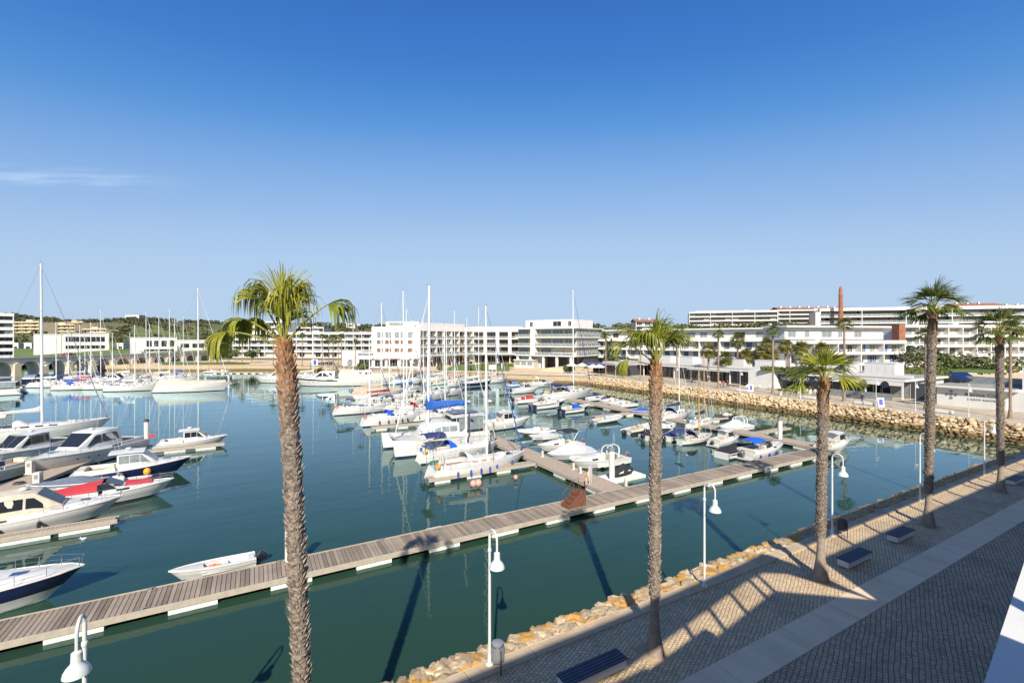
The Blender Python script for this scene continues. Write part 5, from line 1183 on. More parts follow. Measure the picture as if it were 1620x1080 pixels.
# broadleaf trees, cypresses, hedges
def tree(name, label, u, v, z0, H, R_, mat, n=260, q=.28, group='trees among the buildings', trunk_h=.35, squash=.8, seed=0):
    r = random.Random(seed or int(u*7+v*13)); root = thing(name, label, 'tree', (u, v, z0), 0, group); t = MB().tube([(0,0,-.3),(.05,0,H*trunk_h*.6),(-.05,.05,H*trunk_h)], [.05*H*.5,.04*H*.5,.03*H*.5], 7)
    c = MB()
    for i in range(7):
        a = i*2.4; rad = R_*(.25+.4*r.random()); z = H*lerp(trunk_h+.15, .85, r.random()); e = (rad*cos(a), rad*sin(a), z); t.tube([(-.05,.05,H*trunk_h*.95), (e[0]*.6,e[1]*.6,lerp(H*trunk_h,z,.7)), e], [.02*H*.5,.012*H*.5,.006*H*.5], 5)
        clump(c, e, R_*r.uniform(.4,.65), R_*squash*r.uniform(.4,.6), n//7, q, r)
    t.build('trunk', 'bark', root, True); c.build('crown', mat, root); return root
def cypress(label, u, v, z0, H, w, seed=0):
    r = random.Random(seed+3); root = thing('cypress', label, 'tree', (u, v, z0), 0, 'cypresses by the hotel'); c = MB()
    for _ in range(420):
        t = r.random(); rad = w*(1-t)**.7*min(1, t*9+.3)*r.uniform(.5,1); a = r.uniform(0,6.28); p = Vector((rad*cos(a), rad*sin(a), .4+t*(H-.4))); b = Vector((cos(a),sin(a),0)).cross(Vector((0,0,1))); s = .22*r.uniform(.7,1.4)
        c.add([p-b*s, p+b*s, p+b*s*.2+Vector((cos(a)*.1,sin(a)*.1,s*2.6))], [(0,1,2)])
    c.build('crown', 'leaf_cypress', root); MB().tube([(0,0,-.2),(0,0,H*.5)], [.14,.06], 6).build('trunk', 'bark', root); return root
for px, d, H, lab in ((960,165,10.5,'left dark cypress beside the right hotel block'),(967,168,11,'right dark cypress beside the right hotel block')): u, v = W(px, d); cypress(lab, u, v, 0, H, 1.9, px)
TREES = [(972,160,6,4.2,'leaf_olive','olive tree below the cypresses'),(985,155,5,3.6,'leaf_olive','second olive tree right of the cypresses'),(362,208,7.5,5.2,'leaf_hedge','rounded tree on the grass bank right of the bridge'),(345,215,9,5,'leaf_olive','tall loose tree on the grass bank'),(398,215,6.5,4,'leaf_hedge','bushy tree at the end of the long balcony block'),
 (1450,128,9,6.0,'leaf_olive','dark garden tree behind the tall dark palm'),(1480,122,7,5.2,'leaf_hedge','garden tree left of the club building roof'),(1505,124,7.5,5.5,'leaf_olive','bare looking garden tree above the solar panel'),(1530,126,8,5.0,'leaf_olive','garden tree behind the solar panel'),(1575,120,6.5,5,'leaf_hedge','garden tree above the tall white club wall'),(1437,140,11,1.8,'leaf_cypress','narrow dark tree at the corner of the blue shuttered block')]
for px, d, H, rad, m_, lab in TREES: u, v = W(px, d); tree('garden_tree', lab, u, v, 0, H, rad, m_, 420, .34)
def hedge(name, label, A, B, w, h, z0, mat='leaf_hedge', n=900, q=.2):
    A, B = Vector((*A,z0)), Vector((*B,z0)); t = (B-A).normalized(); s = Vector((-t.y,t.x,0)); mb = MB()
    mb.loft([[A-s*w*.4, A+s*w*.4, A+s*w*.35+Vector((0,0,h*.85)), A-s*w*.35+Vector((0,0,h*.85))],[B-s*w*.4, B+s*w*.4, B+s*w*.35+Vector((0,0,h*.85)), B-s*w*.35+Vector((0,0,h*.85))]])
    for _ in range(n):
        p = A + (B-A)*RNG.random() + s*rnd(-.5,.5)*w + Vector((0,0,h*rnd(.15,1.02))); d = Vector((rnd(-1,1),rnd(-1,1),rnd(-1,1))).normalized(); b = d.cross(Vector((rnd(-1,1),rnd(-1,1),rnd(-1,1)))).normalized(); k = q*rnd(.6,1.4)
        mb.add([p-d*k, p+b*k*.7, p+d*k, p-b*k*.7], [(0,1,2,3)])
    return tag(mb.build(name, mat), label, 'hedge')
hedge('hedge', 'clipped green hedge on the shop roof between white boxes', W(1205,104), W(1300,96), 2.5, 1.0, 3.9)
hedge('hedge', 'low hedge behind the roof boxes near the club building', W(1395,108), W(1450,105), 3.5, 1.8, 2.6)
hedge('hedge', 'green planting around the club pool', W(1448,106), W(1500,104), 4, 2.2, 2.4, n=1200)
hedge('hedge', 'low hedge along the hotel lawn', W(760,172), W(812,170), 2.2, 1.3, .8)
for px, d, r_, lab in ((575,160,2.2,'round clipped bush left of the hotel shops'),(900,150,2.0,'round clipped bush by the white parasols'),(697,163,1.3,'dark bush at the left end of the hotel lawn'),(741,161,1.2,'small bush on the hotel lawn front'),(765,161,1.0,'second small bush on the hotel lawn front')):
    u, v = W(px, d); c = MB(); clump(c, (0,0,r_*.7), r_, r_*.75, 420, .24); c.ball((0,0,r_*.55), r_*.82, r_*.82, r_*.65, 10, 8); tag(c.build('round_bush', 'leaf_hedge', loc=(u,v,.2)), lab, 'bush', 'clipped bushes on the far quay')
# lawns
def poly_sheet(name, pts, z, mat): return struct(MB().add([(*p, z) for p in pts], [tuple(range(len(pts)))]).build(name, mat))
poly_sheet('grass_bank', [W(255,197.5),W(395,199),W(395,216),W(250,225)], .06, 'grass'); 
ln = MB(); A, B_, C_, D_ = W(702,162), W(806,158), W(806,174), W(720,176)
ln.add([(*A,.15),(*B_,.15),(*C_,1.5),(*D_,1.4)], [(0,1,2,3)]).add([(*A,0),(*B_,0),(*B_,.15),(*A,.15)], [(0,1,2,3)]); struct(ln.build('hotel_lawn', 'grass'))
# ------------------------------------------------------------------ street furniture on the near side
def lamp(label, u, v, H=4.62, far=False, rz=None):
    root = thing('street_lamp', label, 'street lamp', (u, v, .06 if not far else .12), -pi/2 if rz is None else rz, 'white hook lamps on the near quay' if not far else 'white hook lamps on the shop promenade')
    if 'post' not in LM:
        R_ = .27; zc = H - R_; pts = [(0,0,0),(0,0,zc)] + [(R_*(1-cos(a)), 0, zc + R_*sin(a)) for a in [pi*i/10 for i in range(1,11)]] + [(2*R_,0,zc-.38)]
        LM['post'] = MB().tube(pts[:2], [.055,.045], 10).mesh('post', 'lamp_white', True); LM['arm'] = MB().tube(pts[1:], .036, 8).mesh('arm', 'lamp_white', True)
        LM['base'] = MB().lathe([(.13,0),(.13,.03),(.075,.06),(.07,.35),(.055,.38)], 12).mesh('base', 'lamp_white', True)
        x = 2*R_; z = zc-.36; LM['shade'] = MB().loft([[(x+r*cos(2*pi*j/20), r*sin(2*pi*j/20), z+dz) for j in range(20)] for r, dz in ((.04,.02),(.10,-.02),(.105,-.22),(.125,-.27),(.19,-.34),(.24,-.43),(.255,-.50),(.24,-.50),(.18,-.36),(.08,-.28))], True, True).mesh('lamp_shade', 'lamp_white', True)
        LM['bulb'] = MB().ball((x,0,z-.39), .09, n=10, k=8).mesh('bulb', 'lamp_glow', True); LM['collar'] = MB().lathe([(.06,0),(.065,.02),(.065,.1),(.05,.12)], 10, (0,0,zc-.55)).mesh('collar', 'lamp_white', True)
    for k in ('base','post','collar','arm'): link({'arm':'arm'}.get(k,k), LM[k], root)
    s = link('lamp_shade', LM['shade'], root); link('bulb', LM['bulb'], s)
    return root
LM = {}
for i, (u, v, lab) in enumerate(((-3.5,14.15,'white hook lamp at the lower left corner, cut by the frame'),(6.85,13.75,'white hook lamp with the grey bin at its foot'),(17.35,13.45,'white hook lamp right of the second palm'),(28.0,13.4,'white hook lamp right of the third palm'),(39.3,13.4,'white hook lamp half hidden behind the fourth palm'),(51.3,13.4,'white hook lamp left of the fifth palm'))): lamp(lab, u, v)
for px, py, lab in ((1545-22,662,'with the folded solar roof behind it'),(1441,652,'left of the club building'),(1379,645,'beside the small blue sign board'),(1265,631,'before the dark restaurant awnings'),(1240-64,620,'by the second blue sign board'),(1103,607,'by the walkers in the middle'),(1073,604,'left of the walkers'),(991,598,'near the white parasols')):
    u, v = G(px, py); lamp('small white hook lamp on the shop promenade ' + lab, 87.9, v, far=True, rz=R(0))
# litter bins
def bin_(label, u, v, dark):
    root = thing('litter_bin', label, 'litter bin', (u, v, .004), 0, 'litter bins'); m_ = 'metal_grey' if not dark else 'metal_dark'
    b = MB().lathe([(.19,.36),(.21,.38),(.21,.86),(.19,.88)], 16).build('drum', m_, root, True)
    for j in range(16): a = 2*pi*j/16; MB().box(-.012,.012,-.006,.006,.38,.86).build('rib', m_, b, rz=a+pi/2, loc=(.215*cos(a), .215*sin(a), 0))
    MB().torus((0,0,.88), .2, .02, 'z', 16, 6).build('rim', 'metal_dark', root, True); MB().lathe([(.2,.9),(.2,.95),(.12,1.0),(.01,1.01)], 14).build('lid', m_, root, True)
    for sg in (1,-1): MB().tube([(0,sg*.24,0),(0,sg*.24,.8),(0,sg*.2,.8)], .025, 6).build('leg', 'metal_dark', root)
u, v = G(785, 1058); bin_('grey metal litter bin at the foot of the second lamp', u, v-.1, False)
u, v = G(1333, 848); bin_('dark litter bin beside the fourth lamp', u, v, True)
# benches: white block supports and blue-black slats
def bench(label, u, v, L=2.3, rz=0):
    root = thing('bench', label, 'bench', (u, v, .004), rz, 'benches on the near promenade')
    MB().bev(-L/2+.02,L/2-.02,-.24,.24,.09,.38,.02).build('base_block', 'render_white', root); MB().box(-L/2+.15,L/2-.15,-.17,.17,0,.09).build('plinth', 'concrete_dark', root)
    sm = MB().bev(-L/2,L/2,-.052,.052,0,.04,.008).mesh('slat', 'bench_slat')
    for i in range(5): link('slat', sm, root, loc=(0,-.245+i*.1225,.385))
M('bench_slat', (.035,.045,.075), .6, var=.2, scale=8)
for (px, py, L, lab) in ((938,1073,2.5,'bench nearest the camera at the bottom edge'),(1352,890,2.3,'bench right of the third palm'),(1425,852,2.1,'bench left of the fourth palm'),(1606,764,2.3,'bench right of the fifth palm')):
    u, v = G(px, py); bench('white block bench with dark blue slats, ' + lab, u, v, L)
# ------------------------------------------------------------------ the apartment house the picture is taken from; unseen walls outlined for their shadows
hs = thing('apartment_house', 'white apartment house with terrace parapet at the lower right corner', 'building', (0,0,0))
def shadow_wall(name, poly, y0=-1.3, y1=-1.0, mat='render_white'): return MB().prism(poly, y0, y1).build(name, mat, hs)
shadow_wall('wall', [(-45,0),(17.1,0),(17.1,8.9),(16.9,8.95),(12.6,11.05),(4.7,9.9),(4.6,10.5),(-3,10.5),(-45,10.5)])  # thin unseen wall, top edge stepped to shape the shadow it casts
shadow_wall('shadow_fascia', [(-45,11.3),(-3,11.1),(3.4,10.9),(11.6,12.2),(12.9,12.25),(14.1,11.75),(16.9,9.0),(15.2,12.0),(14.2,13.1),(12,12.95),(4,12.7),(-45,12.7)], -1.29, -1.01)  # unseen sheet above the opening, cut to cast the upper shadow edge
for x in (-20,-16,-12,-8,-4,-.5,5.4,7.0,8.6,10.2,11.8,12.5):
    zb = 9.7 if x < 3.6 else 9.75+(x-3.6)*.144; MB().box(x-.07,x+.07,-1.24,-1.08,zb,zb+1.7).build('terrace_post', 'render_white', hs)
shadow_wall('wall', [(17.1,0),(92,0),(92,11.55),(17.1,11.55)])
shadow_wall('pergola_beam', [(17.1,12.75),(92,12.75),(92,13.7),(17.1,13.7)])
for i in range(25): MB().box(17.2+i*3.05,17.36+i*3.05,-1.25,-1.1,11.5,12.8).build('pergola_post', 'render_white', hs)
A = Vector((5.08,1.33,8.25)); t = Vector((cos(R(8.5)), sin(R(8.5)), 0)); s_ = Vector((t.y,-t.x,0))
pw = MB(); a0, a1 = A - t*3.2, A + t*4.5
pw.loft([[a0, a0+s_*.42, a0+s_*.42+Vector((0,0,-.06)), a0+Vector((0,0,-.06))],[a1, a1+s_*.42, a1+s_*.42+Vector((0,0,-.06)), a1+Vector((0,0,-.06))]]); pw.build('parapet_coping', 'render_white', hs)
pw = MB(); b0, b1 = a0+s_*.04+Vector((0,0,-.06)), a1+s_*.04+Vector((0,0,-.06)); dn = Vector((0,0,-1.0))
pw.loft([[b0,b0+s_*.3,b0+s_*.3+dn,b0+dn],[b1,b1+s_*.3,b1+s_*.3+dn,b1+dn]]); pw.build('parapet_wall', 'render_white', hs)
MB().loft([[b0+dn+Vector((0,0,0))-s_*.1, b0+dn+s_*2.2, b0+dn+s_*2.2+Vector((0,0,-.25)), b0+dn-s_*.1+Vector((0,0,-.25))],[b1+dn-s_*.1, b1+dn+s_*2.2, b1+dn+s_*2.2+Vector((0,0,-.25)), b1+dn-s_*.1+Vector((0,0,-.25))]]).build('terrace_slab', 'concrete', hs)
rp = MB()
for i in range(10): q = a0 + t*(.3+i*.8) + s_*.33; rp.tube([q, q+Vector((0,0,.02))], .02, 6)
rp.build('coping_stud', 'metal_dark', hs)
# ------------------------------------------------------------------ buildings
def site(name, label, A, B, z0=0, cat='building', group=None):
    A, B = Vector((*A,0)), Vector((*B,0)); r = thing(name, label, cat, (A.x, A.y, z0), atan2(B.y-A.y, B.x-A.x), group); return r, (B-A).length
WC = {}
def win_mesh(w, h, n=2, frame='render_white', glass='glass_dark', t=.07):
    key = (round(w,2), round(h,2), n, frame, glass)
    if key not in WC:
        mb = MB().box(0,w,-.03,.02,0,h,1)
        for x in [0] + [w*i/n - t/2 for i in range(1,n)] + [w-t]: mb.box(x,x+t,-.07,-.028,0,h)
        for z in (0, h-t): mb.box(0,w,-.066,-.027,z,z+t)
        WC[key] = mb.mesh('window', [frame, glass])
    return WC[key]
def rail_mesh(w, h, mat, glass=None):
    key = ('r', round(w,2), h, mat, glass)
    if key not in WC:
        mb = MB().box(0,w,-.03,.03,h-.05,h)
        if glass: mb.box(0.03,w-.03,-.012,.012,.06,h-.07,1)
        n = max(2, int(w/1.4))
        for i in range(n+1): x = (w-.05)*i/n; mb.box(x,x+.05,-.022,.022,0,h-.05)
        WC[key] = mb.mesh('balustrade', [mat] + ([glass] if glass else []))
    return WC[key]
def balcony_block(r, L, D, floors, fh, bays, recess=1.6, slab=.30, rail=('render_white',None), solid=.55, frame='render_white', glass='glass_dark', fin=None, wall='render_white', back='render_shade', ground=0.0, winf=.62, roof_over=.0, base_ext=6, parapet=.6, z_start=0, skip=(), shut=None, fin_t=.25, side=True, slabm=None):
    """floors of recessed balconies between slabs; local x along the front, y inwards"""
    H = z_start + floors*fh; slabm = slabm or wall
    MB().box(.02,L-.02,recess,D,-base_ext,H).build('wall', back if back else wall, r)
    for x0, x1 in (((0,.35),(L-.35,L)) if side else ()): MB().box(x0,x1,-.02,recess+.02,z_start,H-.003).build('side_wall', wall, r)
    if side:
        for sx in (0,1): MB().box(L+.0 if sx else -.03, L+.03 if sx else 0, recess, D, -base_ext, H-.01).build('end_wall', wall, r)
    bw = L/bays
    for k in range(floors+1):
        z = z_start + k*fh; top = k == floors
        MB().box(-.06 if not top else -roof_over-.08, L+.06 if not top else L+roof_over+.08, -.18-(roof_over if top else 0), recess+.05, z-slab/2, z+slab/2+(parapet if top else 0)).build('roof_slab' if top else 'floor_slab', slabm, r)
        if top: break
        if solid and k > 0 or (solid and z_start > 0): MB().box(-.03,L+.03,-.16,-.04,z+slab/2,z+slab/2+solid).build('balcony_front', wall, r)
        hr = 1.0 - solid
        ww = bw*winf; wh = fh - slab - .35
        for i in range(bays):
            if (k,i) in skip: continue
            gq = RNG.random(); link('window', win_mesh(ww, wh, max(2, round(ww/1.3)), frame, glass if gq < .6 else 'curtain' if gq < .75 else 'glass_clear' if gq < .88 else 'glass_dark'), r, loc=(i*bw + (bw-ww)/2, recess-.005, z+slab/2+.02))
            if rail and (k > 0 or z_start > 0): link('balustrade', rail_mesh(bw-.1, hr if solid else 1.0, *rail), r, loc=(i*bw+.05, -.1, z+slab/2+(solid or 0)))
            if shut and (i+k) % 2 == 0:
                link('shutter', SHM, r, loc=(i*bw + (bw-ww)/2 - .62, recess-.06, z+slab/2+.05), scale=(1,1,wh/2.3)); link('shutter', SHM, r, loc=(i*bw + (bw+ww)/2 + .02, recess-.06, z+slab/2+.05), scale=(1,1,wh/2.3))
        if fin:
            for i in range(1,bays):
                if i % fin == 0: MB().box(i*bw-fin_t/2, i*bw+fin_t/2, -.12, recess, z+slab/2-.01, z+fh-slab/2+.01).build('fin_wall', wall, r)
    MB().box(.3,L-.3,recess+.3,D-.3,H+.01,H+.05).build('roof', 'roof_grey', r)
    for i in range(int(L/9)): x = rnd(2, L-3); MB().bev(x, x+rnd(1,2.4), recess+2.5, recess+4, H+.05, H+rnd(1.0,1.9), .05).build('roof_unit', RNG.choice(['render_shade','metal_grey','render_white']), r)
    return H
M('curtain', (.55,.50,.42), .6, var=.15, scale=1.2)
SHM = MB().box(0,.6,-.02,.02,0,2.3).mesh('shutter', 'shutter_blue')
def holed(r, L, z0, z1, rects, y0=0, t=.3, mat='render_white', name='wall'):
    xs = sorted({0, L, *[q for a in rects for q in a[:2]]}); zs = sorted({z0, z1, *[q for a in rects for q in a[2:4]]}); mb = MB()
    for i in range(len(xs)-1):
        for j in range(len(zs)-1):
            cx, cz = (xs[i]+xs[i+1])/2, (zs[j]+zs[j+1])/2
            if not any(a[0] < cx < a[1] and a[2] < cz < a[3] for a in rects): mb.add([(xs[i],y0,zs[j]),(xs[i+1],y0,zs[j]),(xs[i+1],y0,zs[j+1]),(xs[i],y0,zs[j+1])], [(0,1,2,3)])
    for a in rects:
        P = [(a[0],a[2]),(a[1],a[2]),(a[1],a[3]),(a[0],a[3])]
        for k in range(4): p, q = P[k], P[(k+1)%4]; mb.add([(p[0],y0,p[1]),(q[0],y0,q[1]),(q[0],y0+t,q[1]),(p[0],y0+t,p[1])], [(3,2,1,0)])
    return mb.build(name, mat, r)

# --- hotel, left block: white front with brown windows
r, L = site('hotel_block', 'white hotel block with rows of brown framed windows', W(588,180), W(664,180))
rows = [(11.5,13.9,'glass_clear','render_white'),(9.2,10.7,'blind_brown','wood_frame'),(6.0,7.5,'blind_brown','wood_frame')]; wx = [(2.1,4.5),(5.3,7.7),(9.0,10.8),(11.1,12.9),(14.3,16.4)]
rects = [(a,b,z0,z1) for z0,z1,_,_ in rows for a,b in wx] + [(a,b,.3,3.1) for a,b in ((1.2,5.2),(6.2,10.2),(11.2,15.2),(16,18.4))]
holed(r, L, -.5, 15.9, rects)
for z0,z1,g,f in rows:
    for a,b in wx: link('window', win_mesh(b-a,z1-z0,2,f,g), r, loc=(a,.26,z0))
for a,b in ((1.2,5.2),(6.2,10.2),(11.2,15.2),(16,18.4)): link('shop_window', win_mesh(b-a,2.8,4,'render_white','glass_dark'), r, loc=(a,.26,.3))
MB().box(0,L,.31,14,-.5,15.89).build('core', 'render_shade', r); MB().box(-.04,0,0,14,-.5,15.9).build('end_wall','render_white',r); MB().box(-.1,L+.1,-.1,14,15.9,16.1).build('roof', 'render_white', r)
MB().box(4.5,L-1,4,13,16.1,18.3).build('attic', 'render_white', r); link('window', win_mesh(6,1.3,3,'render_cream','glass_clear'), r, loc=(5.5,3.95,16.6)); MB().box(0,L,-.9,0,3.5,3.75).build('shop_canopy', 'render_white', r)
for i in range(3): MB().box(1.5+i*5,5+i*5,-1.25,-.9,3.0,3.5).build('shop_awning', 'cv_tan' if i != 1 else 'cv_maroon', r)
# --- receding wing with deep balcony bays
def wing(label, A, B, bays, fin_t, name='hotel_wing', attic=True):
    r, L = site(name, label, A, B); balcony_block(r, L, 12, 3, 3.35, bays, 2.0, .35, ('steel','glass_clear'), 0, 'wood_frame', 'glass_dark', 1, z_start=4.6, winf=.7, parapet=2.0, fin_t=fin_t, base_ext=0, back='render_tan')
    MB().box(-.1,L+.1,-2.2,2,4.1,4.4).build('shop_canopy', 'metal_grey', r); bw = L/bays
    for i in range(bays): link('shop_window', win_mesh(bw*.84,3.2,3,'metal_grey','glass_dark'), r, loc=(i*bw+bw*.08,1.97,.4)); MB().box(i*bw-.15,i*bw+.15,-.15,.15,0,4.1).build('column', 'render_white', r)
    if attic: MB().box(1,L-1,4,11,16.6,18.0).build('attic', 'render_white', r)
    return r
wing('receding hotel wing with deep white framed balcony bays', W(664.5,180), W(748,206), 7, .55)
wing('rear hotel wing with paired brown balconies facing the lawn', W(748.5,206), W(826,204), 4, 1.5, attic=False)
MB()
# --- right hotel block with glass balconies
r, L = site('hotel_block', 'white hotel block with glass balconies on stilts above open ground floor', W(815,180), W(908,165)); D = 24
H = balcony_block(r, L, D, 3, 3.45, 5, 2.0, .38, ('render_white','glass_clear'), 0, 'render_white', 'glass_clear', None, z_start=4.9, winf=.86, parapet=.15, base_ext=-4.9, side=False, slabm='render_white', back='render_cream')
for k in range(4): MB().box(L,L+.9,-.18,D,4.9+k*3.45-.19,4.9+k*3.45+.19).build('side_slab', 'render_white', r)
for k in range(3):
    for i in range(6): link('side_window', win_mesh(3.4,2.7,3,'render_white','glass_clear'), r, loc=(L-.01,2.4+i*3.6,4.9+k*3.45+.25), rz=pi/2); link('side_balustrade', rail_mesh(3.5,1.0,'render_white','glass_clear'), r, loc=(L+.8,2.2+i*3.6,4.9+k*3.45+.2), rz=pi/2)
MB().box(7.2,9.4,-.14,2.05,4.9+.2,H-.2).build('lift_wall', 'render_white', r)
for i in range(5): MB().box(.5+i*5.9,1.3+i*5.9,.2,1.0,-.2,4.75).build('column', 'render_white', r)
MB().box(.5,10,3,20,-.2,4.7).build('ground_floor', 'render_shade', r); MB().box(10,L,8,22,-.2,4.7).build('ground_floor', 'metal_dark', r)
MB().box(0,9.5,-1.4,2.6,2.9,3.2).build('kiosk_roof', 'render_white', r); MB().box(0.3,9.2,-.9,2.6,-.2,2.9).build('kiosk', 'render_shade', r)
for i in range(3): link('kiosk_window', win_mesh(2.3,1.4,2,'render_white','glass_clear'), r, loc=(.6+i*2.9,-.93,1.1))
MB().box(3,L-1.5,3,D-5,H+.2,H+3.3).build('attic', 'render_white', r)
for a in (5,15.5,22): link('attic_window', win_mesh(1.4 if a != 15.5 else 3.6,1.9,2,'render_white','glass_dark'), r, loc=(a,2.97,H+.8))
# --- long balcony row at left of the hotel, and blocks behind
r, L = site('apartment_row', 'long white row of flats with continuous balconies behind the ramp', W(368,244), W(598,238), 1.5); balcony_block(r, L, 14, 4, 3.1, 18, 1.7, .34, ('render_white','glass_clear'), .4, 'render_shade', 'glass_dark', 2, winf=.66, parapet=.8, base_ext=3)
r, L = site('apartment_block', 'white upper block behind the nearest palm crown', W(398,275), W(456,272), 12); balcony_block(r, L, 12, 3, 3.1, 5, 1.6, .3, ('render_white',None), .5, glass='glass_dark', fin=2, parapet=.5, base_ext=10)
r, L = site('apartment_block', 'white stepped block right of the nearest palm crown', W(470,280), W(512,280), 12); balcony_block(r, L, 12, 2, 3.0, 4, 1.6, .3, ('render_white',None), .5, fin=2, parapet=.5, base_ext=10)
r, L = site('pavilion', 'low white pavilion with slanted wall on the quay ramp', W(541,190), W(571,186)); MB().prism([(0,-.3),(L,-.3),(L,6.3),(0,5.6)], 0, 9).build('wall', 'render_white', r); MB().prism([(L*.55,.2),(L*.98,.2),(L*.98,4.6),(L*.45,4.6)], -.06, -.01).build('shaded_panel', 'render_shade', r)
r, L = site('shop_pavilion', 'white shop with wide glass front left of the hotel', W(566,182), W(590,180)); holed(r, L, -.3, 5.4, [(.5,L-.4,.3,3.2)]); link('shop_window', win_mesh(L-.9,2.9,5,'render_white','glass_dark'), r, loc=(.5,.26,.3)); MB().box(0,L,.31,8,-.3,5.39).build('core','render_shade',r); MB().box(-.2,L+.2,-.8,8,5.4,5.7).build('roof','render_white',r)
# --- right hand apartment blocks
r, L = site('apartment_block', 'long white flats with blue doors behind the shop roofs', W(942,182), W(1250,138), .8); balcony_block(r, L, 13, 3, 3.25, 20, 1.8, .36, ('render_white',None), .45, 'shutter_blue', 'glass_blue', 2, winf=.5, parapet=.5, shut=None, base_ext=3)
MB().box(3,L-2,3.5,12,10.3,13.6).build('attic', 'render_white', r); MB().box(2,L-1,1.6,12,13.6,14.0).build('attic_roof', 'render_white', r)
for i in range(14): link('attic_window', win_mesh((2.4,1.2,3.2)[i%3],1.7,2,'render_shade','glass_clear' if i % 4 else 'glass_dark'), r, loc=(6+i*5.6+(i%2)*.8,3.47,11.0))
r, L = site('apartment_block', 'white flats with blue shutters right of the bushy palms', W(1250,122), W(1433,130), 1.0); balcony_block(r, L, 12, 3, 3.0, 10, 1.8, .36, ('render_white',None), .45, 'render_white', 'glass_dark', 2, winf=.45, parapet=.6, shut=True, base_ext=3)
MB().box(2,L-3,4,12,10.0,13.4).build('attic', 'render_white', r); MB().box(1.2,L-2,2.4,12,13.4,13.9).build('attic_roof', 'render_white', r)
for i, w_ in enumerate((2.6,1.4,3.4,1.4,2.6)): link('attic_window', win_mesh(w_,1.7,2,'render_shade','glass_clear'), r, loc=(3+i*5.6,3.97,10.7))
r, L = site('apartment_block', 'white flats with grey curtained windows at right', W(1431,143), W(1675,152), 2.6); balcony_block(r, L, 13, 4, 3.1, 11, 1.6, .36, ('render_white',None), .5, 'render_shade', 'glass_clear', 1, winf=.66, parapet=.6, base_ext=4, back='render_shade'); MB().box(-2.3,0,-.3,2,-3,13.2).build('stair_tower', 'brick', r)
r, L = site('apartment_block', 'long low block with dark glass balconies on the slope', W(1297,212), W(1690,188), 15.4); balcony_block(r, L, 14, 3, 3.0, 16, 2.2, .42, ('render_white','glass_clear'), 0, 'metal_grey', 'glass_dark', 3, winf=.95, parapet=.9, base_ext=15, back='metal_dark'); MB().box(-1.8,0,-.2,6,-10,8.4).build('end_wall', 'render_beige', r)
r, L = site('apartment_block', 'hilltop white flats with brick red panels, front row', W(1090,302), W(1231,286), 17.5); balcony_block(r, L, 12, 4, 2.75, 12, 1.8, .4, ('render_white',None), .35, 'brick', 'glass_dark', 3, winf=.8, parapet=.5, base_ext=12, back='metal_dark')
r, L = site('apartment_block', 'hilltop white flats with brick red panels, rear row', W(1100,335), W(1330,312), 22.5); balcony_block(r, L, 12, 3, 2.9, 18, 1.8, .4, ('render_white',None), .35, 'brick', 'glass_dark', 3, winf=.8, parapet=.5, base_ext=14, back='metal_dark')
def tiled(label, A, B, z0, floors, bays, wall='render_white', base=14):
    r, L = site('tiled_house', label, A, B, z0); H = balcony_block(r, L, 12, floors, 2.9, bays, 1.5, .35, ('render_white',None), .35, 'render_shade', 'glass_dark', 2, winf=.7, parapet=0, base_ext=base, wall=wall, back=wall)
    MB().prism([(-.6,H+.17),(13,H+.17),(6.2,H+2.0)], -.6, L+.6, 'x').build('tiled_roof', 'roof_tile', r)
    for i in range(max(2, int(L/7))): MB().box(3+i*6.5,4+i*6.5,4,5,H+.5,H+2.6).build('chimney', 'render_white', r)
tiled('tile roofed terrace on the ridge behind the brick chimney', W(1232,330), W(1345,326), 27, 2, 9); tiled('tile roofed white houses on the ridge above the dark glass block', W(1345,335), W(1462,330), 26.5, 2, 10); tiled('tile roofed white house left of the fifth palm crown', W(1512,300), W(1585,296), 27.5, 2, 6); tiled('tile roofed house at the right edge of the ridge', W(1592,300), W(1700,295), 26.5, 2, 6)
tiled('small red roofed house behind the second palm crown', W(1006,300), W(1045,300), 17, 2, 3)
# trees on the slope between the hilltop flats and the long white flats
tr = random.Random(77); ORD = ['first','second','third','fourth','fifth','sixth','seventh','eighth','ninth','tenth','eleventh','twelfth','thirteenth','fourteenth','fifteenth','sixteenth','seventeenth','eighteenth','nineteenth','twentieth']
for k in range(20):
    px = 1078 + k*11.8 + tr.uniform(-3,3); d = 225 + (k*7 % 5)*8; u, v = W(px, d); z0 = ZY(tr.uniform(523,530), d) - 1.5; tree('hillside_tree', ORD[k] + ' scrubby tree from the left on the slope below the hilltop flats', u, v, z0, tr.uniform(4.5,7), tr.uniform(3.4,5.0), 'leaf_olive' if k % 3 else 'leaf_hedge', 170, .6, 'trees on the slope below the hilltop flats')
for k in range(8):
    px = 1440 + k*10 + tr.uniform(-3,3); d = 250; u, v = W(px, d); tree('hillside_tree', ORD[k] + ' round dark tree from the left on the ridge above the dark glass block', u, v, 22.5, tr.uniform(4,6), tr.uniform(3.4,4.8), 'leaf_olive', 150, .6, 'trees on the ridge above the dark glass block')
# --- brick chimney
u, v = W(1330, 205); ch = thing('brick_chimney', 'tall slender brick factory chimney above the white flats', 'chimney', (u, v, 8)); MB().box(-1.6,1.6,-1.6,1.6,-10,8).build('plinth', 'brick', ch)
MB().lathe([(1.05,8),(1.0,10),(.78,22),(.78,22.3),(.9,22.6),(.9,23.1),(.74,23.4),(.66,25.6),(.5,26.4),(.15,27)], 14).build('stack', 'brick', ch, True)
for z in (12,16,20): MB().lathe([(1.11-.019*z+.10,0),(1.13-.019*z+.10,.1),(1.11-.019*z+.10,.35)], 14, (0,0,z)).build('band', 'roof_tile', ch)
